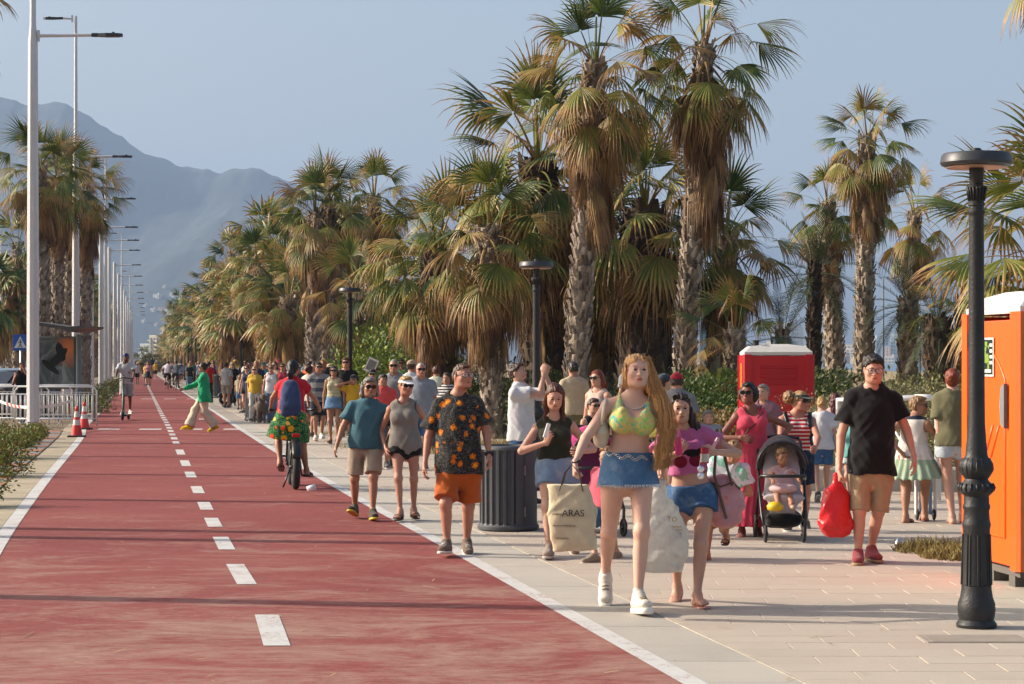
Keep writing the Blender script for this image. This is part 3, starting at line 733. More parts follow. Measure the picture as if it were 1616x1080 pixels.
def sandals(g, root, ms, mt, h=.007, which=(0, 1), thong=True):
    for q in which:
        s = g.s; A = g.A[q]; ff, r, up = g.footframe(q); o = A - up * .052 * s; F = cfield(g, [o - ff * .1, o + ff * .25], h, .07); c = o - up * .034 * s
        F.loft(c - ff * .045 * s, c + ff * .185 * s, r, (0, .2, .5, .8, 1), np.array((.034, .038, .038, .050, .042)) * s, np.array((.035,) * 5) * s, .01)
        F.clip(c + up * .006 * s, up); F.clip(c - up * .011 * s, -up); sl = finish(F, 'sandal', ms, root, 0)
        b = MB(); t = Vector(o + ff * .15 * s + up * .012 * s)
        if thong:
            for x in (-1, 1): b.tube([Vector(o + ff * .155 * s + up * .004 * s), Vector(o + ff * .11 * s + r * x * .025 * s + up * .022 * s), Vector(o + ff * .06 * s + r * x * .043 * s - up * .01 * s)], .007 * s, 6)
        else:
            for y, z in ((.13, .016), (.07, .03)):
                b.tube([Vector(o + ff * y * s - r * .048 * s - up * .02 * s), Vector(o + ff * y * s - r * .036 * s + up * z * .7 * s), Vector(o + ff * y * s + up * (z + .006) * s), Vector(o + ff * y * s + r * .036 * s + up * z * .7 * s), Vector(o + ff * y * s + r * .048 * s - up * .02 * s)], .010 * s, 6)
        b.build('strap', mt, sl, True)
# ---------------------------------------------------------------- the people one can tell apart
class Spot:
    """a place on the ground under photograph pixel (px,py); J turns other pixels into local metres"""
    def __init__(s, px, py, z=0.):
        s.px, s.py = px, py; s.p = at(px, py, z=z); s.m = s.p.y / F_PX
    def J(s, x, y, dy=0.): return ((x - s.px) * s.m, dy, (s.py - y) * s.m)
    def h(s, top): return (s.py - top) * s.m
def person(sp, label, top, sex='m', group=None, H=None, **kw):
    root = thing('person', label, 'person', sp.p, group=group)
    return root, Fig(H=H or sp.h(top), sex=sex, **kw)
SK = dict(pale=skin('pale', '#cfa894'), fair=skin('fair', '#bf9580'), tan=skin('tan', '#a37860'), brown=skin('brown', '#85594a'), ruddy=skin('ruddy', '#b07f6a'), dark=skin('deep', '#6d4630'))
LIP = mat('lips', hx('#a8544c'), .35, var=.05); LIPM = mat('lips_natural', hx('#a0604e'), .45, var=.05)

def blonde_woman():
    s = Spot(985, 962); J = s.J
    root, g = person(s, 'blonde woman in green bikini top and short denim skirt carrying tote bag and plastic bag', 551, 'f', H=1.80,
        face=4, hip=J(990, 742), neck=J(1000, 630, .0), head=J(1005, 588, -.03), hyaw=4, hpitch=4, hroll=-2, syaw=-3,
        ank=[J(959, 914, .34), J(1004, 936, -.22)], foot=((0, -38), (2, 6)), wr=[J(905, 727, -.36), J(1050, 742, .26)], elb=(v3(-.5, 1, 0), v3(.6, 1, 0)),
        hand=((v3(-.05, -.15, -1), v3(1, 0, 0)), (v3(.05, -.1, -1), v3(-1, 0, 0))), curl=(1.35, 1.35), gt=1.0, gl=.99, ga=1.02, bust=.068, sw=1.04)
    body(g, root, SK['pale'], .0068, .0042, False, lips=LIP); eyes(g, root, MAT['iris_bl'], hairm('brow_b', '#7a5330'))
    hm = hairm('blonde', '#dcae72', '#96602f')
    F, _ = hair(g, root, hm, 'front', 1.0, .006, .5)
    q = g.q; F.ell(g.hp(-.004, -.105, .022), np.array((.056, .07, .080)) * q, g.R, .01, 1); a = g.hp(.072, .0, -.06); b = v3(J(1052, 660, -.08)); c = v3(J(1040, 715, -.12)); F.cap(a, b, .032, .042, .04); F.cap(b, c, .040, .028, .04); F.cap(c, v3(J(1034, 732, -.13)), .028, .010, .03)
    a = g.hp(.02, .08, -.02); F.cap(a, v3(J(1036, 670, .12)), .06, .03, .05)
    F.warp(lambda X, Y, Z: .008 * np.sin(X * 110 + 3 * np.sin(Z * 12) + Y * 60) + .004 * np.sin(X * 300 + 4 * np.sin(Z * 11)))
    finish(F, 'hair', hm, root)
    Gd = [[(g.hp(.04, -.02, .105), .012), (g.hp(.088, -.005, .02), .012), (v3(J(1043, 632, -.09)), .02), (v3(J(1047, 670, -.15)), .022), (v3(J(1038, 715, -.16)), .018), (v3(J(1034, 740, -.15)), .012)],
          [(g.hp(.02, .0, .115), .012), (g.hp(.085, .02, .05), .01), (v3(J(1050, 640, -.02)), .02), (v3(J(1060, 680, -.03)), .02), (v3(J(1050, 735, -.08)), .018), (v3(J(1040, 738, -.1)), .010)]]
    strands(g, root, hm, [[(G[0][0], G[0][1])] + [x for i in range(len(G) - 1) for x in (((v3(G[i][0]) * .5 + v3(G[i + 1][0]) * .5 + v3(.006 * (-1) ** i, 0, 0)), (G[i][1] + G[i + 1][1]) * .5), (G[i + 1][0], G[i + 1][1]))] for G in Gd], 260, 1, .0024)
    # bikini top: two cups, band and straps
    top = cloth('bikini', '#7fc06a', .8, pattern=tiedye(['#4fae5a', '#9fd06f', '#e0b36a', '#7fc08a', '#5aa0b0'], 16))
    F = cfield(g, [g.P + g.u * .2, g.nk] + g.S, .0065)
    g.torso(F, .008, .258, .43, 0, (1, 0)); 
    c = g.nk + g.sf * .06; R = np.stack([g.sr, g.sf, g.u], 1)
    F.ell(g.P + g.u * .545 * g.s * g.tl + g.sf * .06, (.082, .16, .170), R, .008, 1)
    F.clip(g.nk - g.u * .135 + g.sf * .0, g.u + .0 * g.sf, g.nk - v3(.3, -.02, .3), g.nk + v3(.3, .4, .3))
    for x in (-1, 1):
        L = [g.F.near(p, .0) for p in (g.P + g.u * .40 * g.s + g.sr * x * .082 + g.sf * .15, g.P + g.u * .44 * g.s + g.sr * x * .088 + g.sf * .14, g.nk - g.u * .07 + g.sr * x * .095 + g.sf * .1, g.nk - g.u * .02 + g.sr * x * .10 + g.sf * .06, g.nk + g.u * .03 + g.sr * x * .10, g.nk - g.u * .03 + g.sr * x * .09 - g.sf * .09)]
        for i in range(5): F.cap(L[i], L[i + 1], .03 - .005 * min(i, 4), .025 - .005 * min(i, 3), .01)
        F.cap(g.nk - g.u * .02 + g.sr * x * .085 - g.sf * .03, g.P + g.u * .40 * g.s + g.sr * x * .08 - g.sf * .10, .014, .014, .01)
    F.warp(folds(.003, 5)); finish(F, 'bikini_top', top, root)
    dn = denim('skirt', '#4f7296'); skirt(g, root, dn, .115, s.h(765), .007, .012, (.205, .155), 'skirt', .004, seed=4, c=v3(*J(992, 765)))
    b = MB(); r = random.Random(2)
    for k in range(230):   # frayed hem
        a = 2 * math.pi * (k + r.random()) / 230; x, y = .208 * g.s * math.cos(a) + J(992, 0)[0], .158 * g.s * math.sin(a); z = s.h(765) + .008; b.tube([(x, y, z), (x * 1.01, y, z - r.uniform(.004, .032))], .0022, 3)
    b.build('frayed_hem', cloth('fray', '#c9d2dc'), root)
    b = MB()   # chain belt
    for k in range(34):
        a = math.pi * (1.05 + .9 * k / 33); w = g.P + g.u * (.10 + .012 * math.sin(k * .9) - .012 * math.sin(math.pi * k / 33)) * g.s; p = w + g.sr * math.cos(a) * .153 * g.s + g.sf * -math.sin(a) * .128 * g.s
        b.tube([Vector(p) + Vector((.011 * math.cos(t), 0, .009 * math.sin(t))) for t in np.linspace(0, 6.28, 8)], .0028, 5, False)
    b.build('chain_belt', MAT['steel'], root, True)
    b = MB(); R2 = .062
    for k in range(46):   # pearl and shell necklace
        a = math.pi * 2 * k / 46; p = g.F.near(g.nk + g.sr * math.cos(a) * .085 + g.sf * (.0 + .085 * math.sin(a)) - g.u * (.0 + .065 * max(0, math.sin(a))), .004) - g.sf * .012; b.lathe([(0.001, -.0055), (.0048, -.003), (.006, 0), (.0048, .003), (.001, .0055)], 6, Matrix.Translation(Vector(p + g.sf * .012)))
    b.build('necklace', mat('pearl', hx('#d8d2c4'), .25, .2, .05), root, True)
    b = MB()
    for k in range(3):
        a = g.W[0] + (g.E[0] - g.W[0]) * (.03 + .035 * k); b.tube([Vector(a + g.r * .035 * math.cos(t) + g.f * .035 * math.sin(t)) for t in np.linspace(0, 6.28, 12)], .004, 5, False)
    b.build('bracelet', MAT['black_plastic'], root, True)
    for x in (-1, 1):
        b = MB(); b.tube([Vector(g.hp(x * .082, .0 + .0 * t, -.045) + g.hr * .0 + g.hf * .012 * math.cos(t) + g.hu * .012 * math.sin(t)) for t in np.linspace(0, 6.28, 10)], .0022, 5, False); b.build('earring', mat('gold', (.7, .5, .2, 1), .3, 1), root, True)
    shoes(g, root, mat('white_leather', hx('#cfc8bb'), .5, var=.08, bstr=.3), mat('white_sole', hx('#d6d2c8'), .6), .006, 1.9, sock=(cloth('white_sock', '#dad8d2'), .05), laces=cloth('laces_w', '#a89a80'))
    return g, s
def pink_girl():
    s = Spot(1080, 952); J = s.J
    root, g = person(s, 'dark-haired girl in pink cropped t-shirt with cherries and denim shorts holding a red can', 612, 'f', H=1.55,
        face=-6, hip=J(1092, 782), neck=J(1078, 678, -.02), head=J(1072, 645, -.06), hyaw=10, hpitch=-6, hroll=2, syaw=8,
        ank=[J(1072, 930, .18), J(1096, 936, -.2)], foot=((-4, -22), (14, 6)), wr=[J(1068, 712, -.24), J(1124, 712, -.20)], elb=(v3(-.8, .4, -.3), v3(.9, .3, -.3)),
        hand=((v3(.35, -.3, .75), v3(.2, .9, -.1)), (v3(-.75, -.4, .25), v3(-.2, .7, -.3))), curl=(1.1, 1.0), gt=1.02, gl=1.04, ga=1.05, bust=.035)
    body(g, root, SK['fair'], .008, .0045, True, lips=LIPM); eyes(g, root, MAT['iris_br'], hairm('brow_d', '#2a1a12'))
    hm = hairm('dark_brown', '#2c1c16', '#0e0807'); F, _ = hair(g, root, hm, 'long', 1.1, .0065, .42)
    a = g.hp(.078, .0, -.04); F.cap(a, v3(*J(1108, 700, -.02)), .034, .04, .03); F.cap(v3(*J(1108, 700, -.02)), v3(*J(1112, 742, -.05)), .04, .018, .03); a = g.hp(-.078, .0, -.04); F.cap(a, v3(*J(1048, 690, .06)), .03, .03, .03)
    F.warp(lambda X, Y, Z: .004 * np.sin(X * 200 + 3 * np.sin(Z * 16))); finish(F, 'hair', hm, root)
    def cherries(nt, v, base):
        o = base
        for (x, z, r, c) in ((-.05, .99, .047, '#7a1531'), (.055, 1.0, .047, '#6e1230'), (.03, 1.052, .05, '#1c1418'), (.095, 1.065, .04, '#1c1418'), (-.045, 1.06, .04, '#1c1418')):
            m = N(nt, 'ShaderNodeMapping'); nt.links.new(v, m.inputs[0]); m.inputs['Location'].default_value = (-(x + .015), .0, -z * g.s * 1.13 * (1.1 if c[1] != '1' else 1.8)); m.inputs['Scale'].default_value = (1, 0, 1.1 if c[1] != '1' else 1.8)
            L = N(nt, 'ShaderNodeVectorMath', operation='LENGTH'); nt.links.new(m.outputs[0], L.inputs[0]); o = mixc(nt, math_(nt, 'LESS_THAN', L.outputs['Value'], r), o, hx(c))
        return o
    shirt(g, root, cloth('pink_tee', '#b5608f'), .0075, .010, .19, .42, .25, (.085, .08, .055), 't_shirt', .006, .004, 7)
    o = root.children[-1]; cloth_m = cloth('pink_tee_print', '#b5608f', pattern=cherries); o.data.materials[0] = cloth_m
    shorts(g, root, denim('blue_short', '#3f6088'), .008, .012, .08, .30, .018, 'denim_shorts', .004, 5)
    b = MB(); b.tube([Vector(g.F.near(g.nk + g.sr * math.cos(t) * .07 + g.sf * (.07 * math.sin(t)) - g.u * .012 * (1 + math.sin(t)), .003)) for t in np.linspace(0, 6.28, 26)], .0045, 6, False); b.build('necklace', mat('pearl', hx('#d8d2c4'), .25), root, True)
    b = MB(); c = g.hp(-.084, .0, -.075); b.tube([Vector(c + g.hr * .008 * math.cos(t) + g.hf * .03 * math.cos(t) + g.hu * .03 * math.sin(t)) for t in np.linspace(0, 6.28, 16)], .0025, 5, False); b.build('earring', MAT['steel'], root, True)
    gl = glasses(g, root, 'sun'); gl.location = tuple(Vector(g.hu * .088 * g.q - g.hf * .052 * g.q)); 
    sandals(g, root, mat('pink_sole', hx('#c98d84'), .7), mat('pink_strap', hx('#b06a66'), .6), .007)
    b = MB(); # sunglasses hanging from the hand
    return g, s
def floral_man():
    s = Spot(722, 876); J = s.J
    root, g = person(s, 'bearded man with glasses in black floral shirt and rust orange shorts', 570, 'm', H=1.72,
        face=-4, hip=J(725, 738), neck=J(722, 628, .03), head=J(730, 595, -.0), hyaw=38, hpitch=3, syaw=4,
        ank=[J(706, 855, -.12), J(736, 857, .16)], foot=((0, 4), (4, -10)), wr=[J(671, 732, -.06), J(772, 718, -.1)], elb=(v3(-.7, 1, 0), v3(.8, 1, 0)), curl=(.55, .5),
        gt=1.02, gl=.98, ga=1.0, belly=.045, sw=.95)
    body(g, root, SK['ruddy'], .008, .0045, False, lips=LIPM); eyes(g, root, MAT['iris_br'], hairm('brow_m', '#4a3020'))
    hm = hairm('short_brown', '#3d2a1e', '#6b4a35'); F, _ = hair(g, root, hm, 'short', .55, .006); finish(F, 'hair', hm, root)
    F = cfield(g, [g.C, g.C], .005, .13); q = g.q   # beard hugging the jaw
    F.ell(g.hp(0, -.032, -.048), np.array((.0605, .0575, .053)) * q, g.R, .02); F.ell(g.hp(0, -.066, -.092), np.array((.031, .023, .021)) * q, g.R, .02); F.ell(g.hp(0, -.108, -.028), np.array((.045, .04, .034)) * q, g.R, .01, 1); F.clip(g.hp(0, 0, -.032), g.hu)
    finish(F, 'beard', hairm('beard_r', '#6d4328', '#9a6a48'), root); glasses(g, root, 'clear')
    def shirtpat(nt, v, base):
        n = noise(nt, v, 17, 2, .5, 3.); o = mixc(nt, math_(nt, 'LESS_THAN', math_(nt, 'ABSOLUTE', math_(nt, 'SUBTRACT', n, .5)), .03), base, hx('#55554f')); return spots(['#c46c10', '#e89a22'], 9.5, .27)(nt, v, o)
    m = cloth('floral_shirt', '#1d1d20', pattern=shirtpat)
    shirt(g, root, m, .008, .016, -.055, .72, .5, (.075, .085, .045), 'shirt', .02, .006, 1, flare=.03)
    b = MB()
    for x in (-1, 1): b.add([Vector(g.nk + g.sr * x * a + g.sf * c + g.u * e) for a, c, e in ((.012, .105, -.08), (.05, .09, -.045), (.068, .045, .012), (.05, .045, .035), (.02, .085, .0), (.012, .1, -.03))], [(0, 1, 2, 3, 4, 5) if x > 0 else (5, 4, 3, 2, 1, 0)])
    co = b.build('collar', m, root); co.modifiers.new('thick', 'SOLIDIFY').thickness = .006
    shorts(g, root, cloth('rust_short', '#a85420'), .008, .018, .03, .86, .034, 'shorts', .005, 4)
    b = MB(); a = g.W[1] + (g.E[1] - g.W[1]) * .06; d = unit(g.E[1] - g.W[1]); b.tube([Vector(a - d * .012), Vector(a + d * .012)], .037, 12); b.box(tuple(a + g.r * .034), (.014, .036, .036)); b.build('wrist_watch', MAT['black_plastic'], root, True)
    shoes(g, root, cloth('brown_shoe', '#6e5e52'), mat('white_sole', hx('#d6d2c8'), .6), .006, 1., laces=cloth('laces_g', '#c9c2b4'))
    return g, s
def black_tee_man():
    s = Spot(1370, 888); J = s.J
    root, g = person(s, 'man with dark hair and glasses in black t-shirt and beige shorts holding a red bag', 551, 'm', H=1.80,
        face=-2, hip=J(1376, 738), neck=J(1378, 616, .02), head=J(1378, 583, -.03), hyaw=0, hpitch=-14, syaw=0,
        ank=[J(1353, 872, -.05), J(1378, 869, .12)], foot=((-2, 2), (4, 0)), wr=[J(1323, 741, -.05), J(1440, 721, -.08)], elb=(v3(-.6, 1, 0), v3(.6, 1, 0)), curl=(1.35, .4),
        hand=((v3(0, -.05, -1), v3(1, 0, 0)), (v3(.05, -.2, -1), v3(-.9, .3, 0))), gt=.96, gl=.95, ga=.98, belly=.03, sw=.94)
    body(g, root, SK['fair'], .008, .0045, False, lips=LIPM); eyes(g, root, MAT['iris_br'], hairm('brow_d', '#2a1a12'))
    hm = hairm('near_black', '#241a15', '#0b0807'); F, _ = hair(g, root, hm, 'short', 1.15, .006); finish(F, 'hair', hm, root); glasses(g, root, 'clear')
    def logo(nt, v, base):
        m = N(nt, 'ShaderNodeMapping'); nt.links.new(v, m.inputs[0]); m.inputs['Location'].default_value = (-.21, 0, -1.34); m.inputs['Rotation'].default_value = (0, .25, 0); m.inputs['Scale'].default_value = (1, 0, 2.6)
        L = N(nt, 'ShaderNodeVectorMath', operation='LENGTH'); nt.links.new(m.outputs[0], L.inputs[0]); return mixc(nt, math_(nt, 'LESS_THAN', L.outputs['Value'], .016), base, hx('#9a9a98'))
    shirt(g, root, cloth('black_tee', '#111113', var=.2, pattern=logo), .008, .014, -.05, .62, .5, (.085, .08, .05), 't_shirt', .018, .0055, 2, flare=.03)
    shorts(g, root, cloth('beige_short', '#9d8a6e'), .008, .010, .03, 1.0, .020, 'shorts', .005, 6)
    shoes(g, root, cloth('red_espadrille', '#8a3f45'), mat('rope_sole', hx('#9c8466'), .9), .006, .8)
    return g, s
# ---------------------------------------------------------------- more people, from a few choices of clothing and pose
HAIRC = dict(black=('#1d1512', '#090605'), brown=('#4a3022', '#1d120c'), light=('#94704a', '#5a3f27'), blond=('#b8945c', '#6f5230'), grey=('#8b8680', '#55504b'), red=('#8c3d1c', '#4a1c0e'), auburn=('#5d2c1a', '#2c130b'), white=('#bdb8b0', '#8a857e'), wine=('#5e1720', '#2d0a10'))
def hairk(c): return hairm('hair_' + c, *HAIRC[c])
TR = 0
def strap(root, pts, m, r=.012, name='bag_strap', g=None):
    if g is not None:
        P = [np.array(pts[0], float)]
        for a, b_ in zip(pts, pts[1:]): P += [np.array(a) + (np.array(b_) - np.array(a)) * k / 4 for k in (1, 2, 3, 4)]
        pts = [g.F.near(p, .022) for p in P]
    b = MB(); b.tube([Vector(p) for p in pts], r, 6, flat=.4); return b.build(name, m, root, True)
def cap(g, root, m, visor=True, crown=True, name='cap', yaw=0., size=1.):
    q = g.q; F = Field(*[g.C + v3(*([sg * .23 * q] * 3)) for sg in (-1, 1)], .007)
    if crown: F.ell(g.hp(0, .012, .035), np.array((.090, .108, .098)) * q, g.R, .01); F.clip(g.hp(0, 0, .042), -g.hu); 
    else: F.ell(g.hp(0, .012, .030), np.array((.089, .107, .12)) * q, g.R, .01); F.clip(g.hp(0, 0, .040), -g.hu); F.clip(g.hp(0, 0, .075), g.hu); 
    if visor: F.loft(g.hp(0, -.07, .048), g.hp(0, -.175 * size, .030), g.hr, (0, .5, 1), np.array((.08, .074, .045)) * q, np.array((.007, .006, .005)) * q, .012)
    return finish(F, name, m, root, 1)
def hat(g, root, m, wide=.16, name='sun_hat'):
    q = g.q; F = Field(*[g.C + v3(*([sg * .26 * q] * 3)) for sg in (-1, 1)], .009); F.ell(g.hp(0, .012, .05), np.array((.088, .102, .095)) * q, g.R, .01); F.clip(g.hp(0, 0, .045), -g.hu); F.loft(g.hp(0, .012, .045), g.hp(0, .012, .062), g.hr, (0, 1), (wide * q, wide * .95 * q), (wide * q, wide * .95 * q), .02, (1, 1)); return finish(F, name, m, root, 1)
def walker(px, py, top, label, sex='m', face=0., st=.0, xs=None, up='tee', uc='#888888', um=None, lo='shorts', lc='#777766', lm=None, hairc='brown', hk='short', sk='fair', shoe=('#5d5a57', '#cfccc5'), sunnies=True, h=.011, detail=1, H=None,
           wr=None, hand=None, elb=None, curl=(.45, .45), hyaw=0., hpitch=0., hroll=0., lean=0., ank=None, foot=None, gt=1., gl=1., ga=1., belly=0., bust=None, neck=None, head=None, hip=None, hl=.3, beard=None, capc=None, visor=None, hatc=None, tlen=None, neckl=None, hs=1., group=None, syaw=0., dress=None, cat='person', knee=None, z=0., at_=None, glass=None, loose=.65, hemz=-.05, sleeve=.58, sandal=None, vol=1.):
    s = Spot(px, py, z); root = thing('person', label, 'person', s.p, group=group); H = H or s.h(top); q = H / 1.75; f, r = rot_to(math.radians(face))
    J = s.J
    if ank is None:
        w = .07 * q; a = st * q; ank = [-r * w + f * a * .55, r * w - f * a * .75]; zz = [.095 * q, .095 * q + (.09 * q * min(1, abs(st) / .3) if st > .05 else 0)]; ank = [v3(p[0], p[1], zz[i]) for i, p in enumerate(ank)]
        foot = foot or ((0, 8 if st > .1 else 0), (0, -32 if st > .15 else 0))
        if st < 0: ank = [v3(*(-r * w + f * a * .75))+v3(0, 0, .095 * q + .09 * q * min(1, -st / .3)), v3(*(r * w - f * a * .55)) + v3(0, 0, .095 * q)]; foot = ((0, -32), (0, 8))
    else: ank = [J(*p) if p is not None else None for p in ank]
    hip = J(*hip) if hip else (0, 0, (.93 - .02 * abs(st)) * q); nk = J(*neck) if neck else tuple(v3(hip) + v3(0, 0, .53 * q) + f * lean * q)
    if wr is None:
        sw_ = st * .55 * q; wr = [v3(nk) - r * .24 * q - v3(0, 0, .60 * q) - f * sw_ + f * .03, v3(nk) + r * .24 * q - v3(0, 0, .60 * q) + f * sw_ + f * .03]
    else: wr = [J(*p) if p is not None else (v3(nk) + r * (-.23, .23)[i] * q - v3(0, 0, .60 * q) + f * .04) for i, p in enumerate(wr)]
    g = Fig(H, sex, face, hip, nk, J(*head) if head else None, hyaw, hpitch, hroll, syaw, ank, foot or ((0, 0), (0, 0)), wr, elb, hand, curl, knee, gt, gl, ga, belly, (.03 if sex == 'f' else 0) if bust is None else bust, hs)
    body(g, root, SK[sk], h, min(h, .0065 if detail else h), detail > 1, hands=detail > 0, lips=LIPM if detail else None)
    if detail: eyes(g, root, MAT['iris_br'], hairk(hairc)) if not sunnies else None
    if sunnies: glasses(g, root, 'sun')
    if glass: glasses(g, root, 'clear')
    if hk: F, m = hair(g, root, hairk(hairc), hk, vol, min(h, .008), hl); finish(F, 'hair', m, root)
    if beard:
        F = cfield(g, [g.C, g.C], .006, .13); k = g.q; F.ell(g.hp(0, -.034, -.05), np.array((.0605, .0595, .053)) * k, g.R, .02); F.ell(g.hp(0, -.070, -.094), np.array((.031, .023, .023)) * k, g.R, .02); F.ell(g.hp(0, -.108, -.028), np.array((.040, .04, .030)) * k, g.R, .01, 1); F.clip(g.hp(0, 0, -.030), g.hu); finish(F, 'beard', hairk(beard), root)
    if capc: cap(g, root, cloth('cap_' + capc, capc))
    if visor: cap(g, root, cloth('visor_' + visor, visor), crown=False, name='sun_visor')
    if hatc: hat(g, root, cloth('hat_' + hatc, hatc))
    um = um or cloth('c_' + uc, uc); lm = lm or (denim('d_' + lc, lc) if lo in ('jeans', 'denim', 'dskirt') else cloth('c_' + lc, lc)); n = int(px * 7 + py) % 97
    if sex == 'f' and lo in ('denim', 'dskirt', 'skirt') and up in ('tank', 'sleeveless') and not dress: hemz = .085
    if lo in ('shorts', 'denim'): shorts(g, root, lm, h, .013 if lo == 'shorts' else .010, .04 if hemz < 0 else .11, tlen or (.88 if lo == 'shorts' and sex == 'm' else .42), .03 if sex == 'm' else .02, 'shorts', .004, n)
    elif lo in ('skirt', 'dskirt'): skirt(g, root, lm, .10 if hemz < 0 else .125, (tlen or .60) * q, h, .012, (.22, .18), 'skirt', .005, seed=n)
    elif lo in ('trousers', 'jeans'): shorts(g, root, lm, h, .012, .08, 1., .006, 'trousers', .005, n, low=.92 if lo == 'jeans' else 1., low_flare=.0 if lo == 'jeans' else .015)
    if up in ('tee', 'polo'): shirt(g, root, um, h, .018, hemz, sleeve, loose if sex == 'm' else loose * .5, neckl or (.085, .08, .05), 't_shirt', .014, .005, n)
    elif up == 'tank': shirt(g, root, um, h, .018 if hemz < 0 else .010, hemz, 0, .3 if sex == 'f' else .6, neckl or (.085, .085, .11), 'tank_top', .006, .0035, n, arms=False, strap=.62, carve=.07)
    elif up == 'sleeveless': shirt(g, root, um, h, .011, hemz, 0, .3, neckl or (.08, .08, .05), 'top', .006, .004, n, arms=False, strap=.75, carve=.06)
    elif up == 'crop': shirt(g, root, um, h, .010, .19, .4, .3, neckl or (.085, .08, .06), 'top', .004, .004, n)
    elif up == 'long': shirt(g, root, um, h, .02, hemz, 1, .8, neckl or (.085, .08, .05), 'shirt', .03, .007, n, longs=.95, flare=.01)
    if dress: skirt(g, root, um, .15, dress[0], h, .026, (dress[1], dress[2]), 'dress_skirt', .004, pleat=dress[3] if len(dress) > 3 else 0, seed=n)
    if sandal: sandals(g, root, mat('sandal_' + sandal, hx(sandal), .7), mat('sandal_' + sandal, hx(sandal), .7), .009, thong=False)
    elif shoe: shoes(g, root, cloth('shoe_' + shoe[0], shoe[0]), mat('sole_' + shoe[1], hx(shoe[1]), .6), max(.007, h * .8))
    return root, g, s
def foreground():
    global G
    # couple hand in hand
    r, g, s = walker(573, 820, 590, 'grey-haired bearded man in teal t-shirt and beige shorts holding hands', up='tee', uc='#3f6470', lo='shorts', lc='#9a8d7c', hairc='grey', hk='short', sk='tan', beard='grey', shoe=('#4b4438', '#c9b33a'), h=.0078, hyaw=14, H=1.62,
        hip=(577, 700, 0), neck=(582, 637, 0), head=(584, 612, -.03), ank=[(558, 803, .2), (590, 806, -.18)], foot=((-4, 16), (4, 6)), wr=[(533, 703, -.12), (607, 707, .05)], gt=1.0, gl=.96, belly=.02, vol=1.25)
    F = cfield(g, [g.C, g.C - v3(0, 0, .15)], .008, .14); [F.cap(g.hp(x * .078, .01, .05), g.hp(x * .092, .02, -.09), .026 * g.q, .03 * g.q, .03) for x in (-1, 1)]; F.warp(lambda X, Y, Z: .004 * np.sin(X * 200 + Z * 60)); finish(F, 'hair_sides', hairk('grey'), r)
    r, g, s = walker(641, 822, 588, 'woman in white sun visor, sunglasses, grey tank top and black shorts', 'f', up='tank', uc='#7c7770', lo='shorts', lc='#121214', tlen=.26, hairc='blond', hk='short', sk='ruddy', shoe=None, sandal='#4d3a30', visor='#dcdcdc', h=.0078, hyaw=22, H=1.6,
        hip=(640, 704, 0), neck=(637, 637, 0), head=(641, 610, -.03), ank=[(633, 806, -.15), (652, 806, .12)], foot=((-4, 0), (6, 0)), wr=[(609, 708, -.02), (668, 705, .1)], gl=.86, ga=.9, hemz=-.09, loose=.6)
    strap(r, [g.nk + g.r * .10 + g.u * .0 - g.f * .05, g.nk + g.r * .115 + g.f * .02 - g.u * .02, g.nk + g.r * .13 + g.f * .06 - g.u * .12, g.nk + g.r * .17 - g.u * .28], MAT['black_plastic'], .009, g=g)
    # girl looking down at something in her hand
    r, g, s = walker(876, 878, 595, 'auburn-haired girl in olive sleeveless top and denim shorts looking down at her hand', 'f', up='sleeveless', um=cloth('olive_top', '#2d2e22'), lo='denim', lc='#7b93ad', tlen=.46, hairc='auburn', hk='long', hl=.26, sk='fair', sunnies=False, shoe=('#948378', '#b5a79b'), h=.0075, H=1.64,
        hip=(878, 737, 0), neck=(874, 664, 0), head=(875, 626, -.07), hpitch=-24, hyaw=4, ank=[(866, 862, -.2), (904, 850, .3)], foot=((0, 4), (6, -30)), wr=[(862, 697, -.24), (915, 712, -.16)], elb=(v3(-1, .3, -.4), None), hand=((v3(.2, -.5, .75), v3(.5, .6, .2)), None), curl=(.9, .8), gl=1.0, bust=.03)
    tg = thing('phone', 'white phone in the hand of the girl in the olive top', 'phone', s.p + Vector(s.J(862, 678, -.30))); b = MB(); b.box((0, 0, 0), (.035, .012, .13), Matrix.Rotation(.3, 4, 'Y'), bev=.005); b.build('case', MAT['white_paint'], tg)
    # man taking a picture
    r, g, s = walker(826, 800, 563, 'curly-haired man in white t-shirt and jeans raising a phone with both hands', up='tee', uc='#c3c3c6', lo='jeans', lc='#34557c', hairc='brown', hk='curlyshort', sk='fair', sunnies=False, shoe=('#3b3a39', '#ccc'+'ccc'), face=62, h=.009, H=1.72, hyaw=6, hpitch=12,
        hip=(824, 688, 0), neck=(823, 612, 0), head=(817, 589, 0), ank=[(818, 786, -.1), (834, 786, .1)], foot=((0, 0), (0, 0)), wr=[(858, 590, -.08), (861, 592, .06)], elb=(v3(.3, -.3, -1), v3(.3, .2, -1)), hand=((v3(.2, 0, 1), v3(.3, .9, 0)), (v3(.2, 0, 1), v3(.3, -.9, 0))), curl=(.8, .8), beard='brown')
    tg = thing('phone', 'dark phone held up by the man in the white t-shirt', 'phone', s.p + Vector(s.J(866, 566, 0))); b = MB(); b.box((0, 0, 0), (.012, .16, .08), Matrix.Rotation(-.35, 4, 'Y'), bev=.004); b.build('case', MAT['black_plastic'], tg)
    # pink dress
    pm = cloth('pink_dress', '#c8445a')
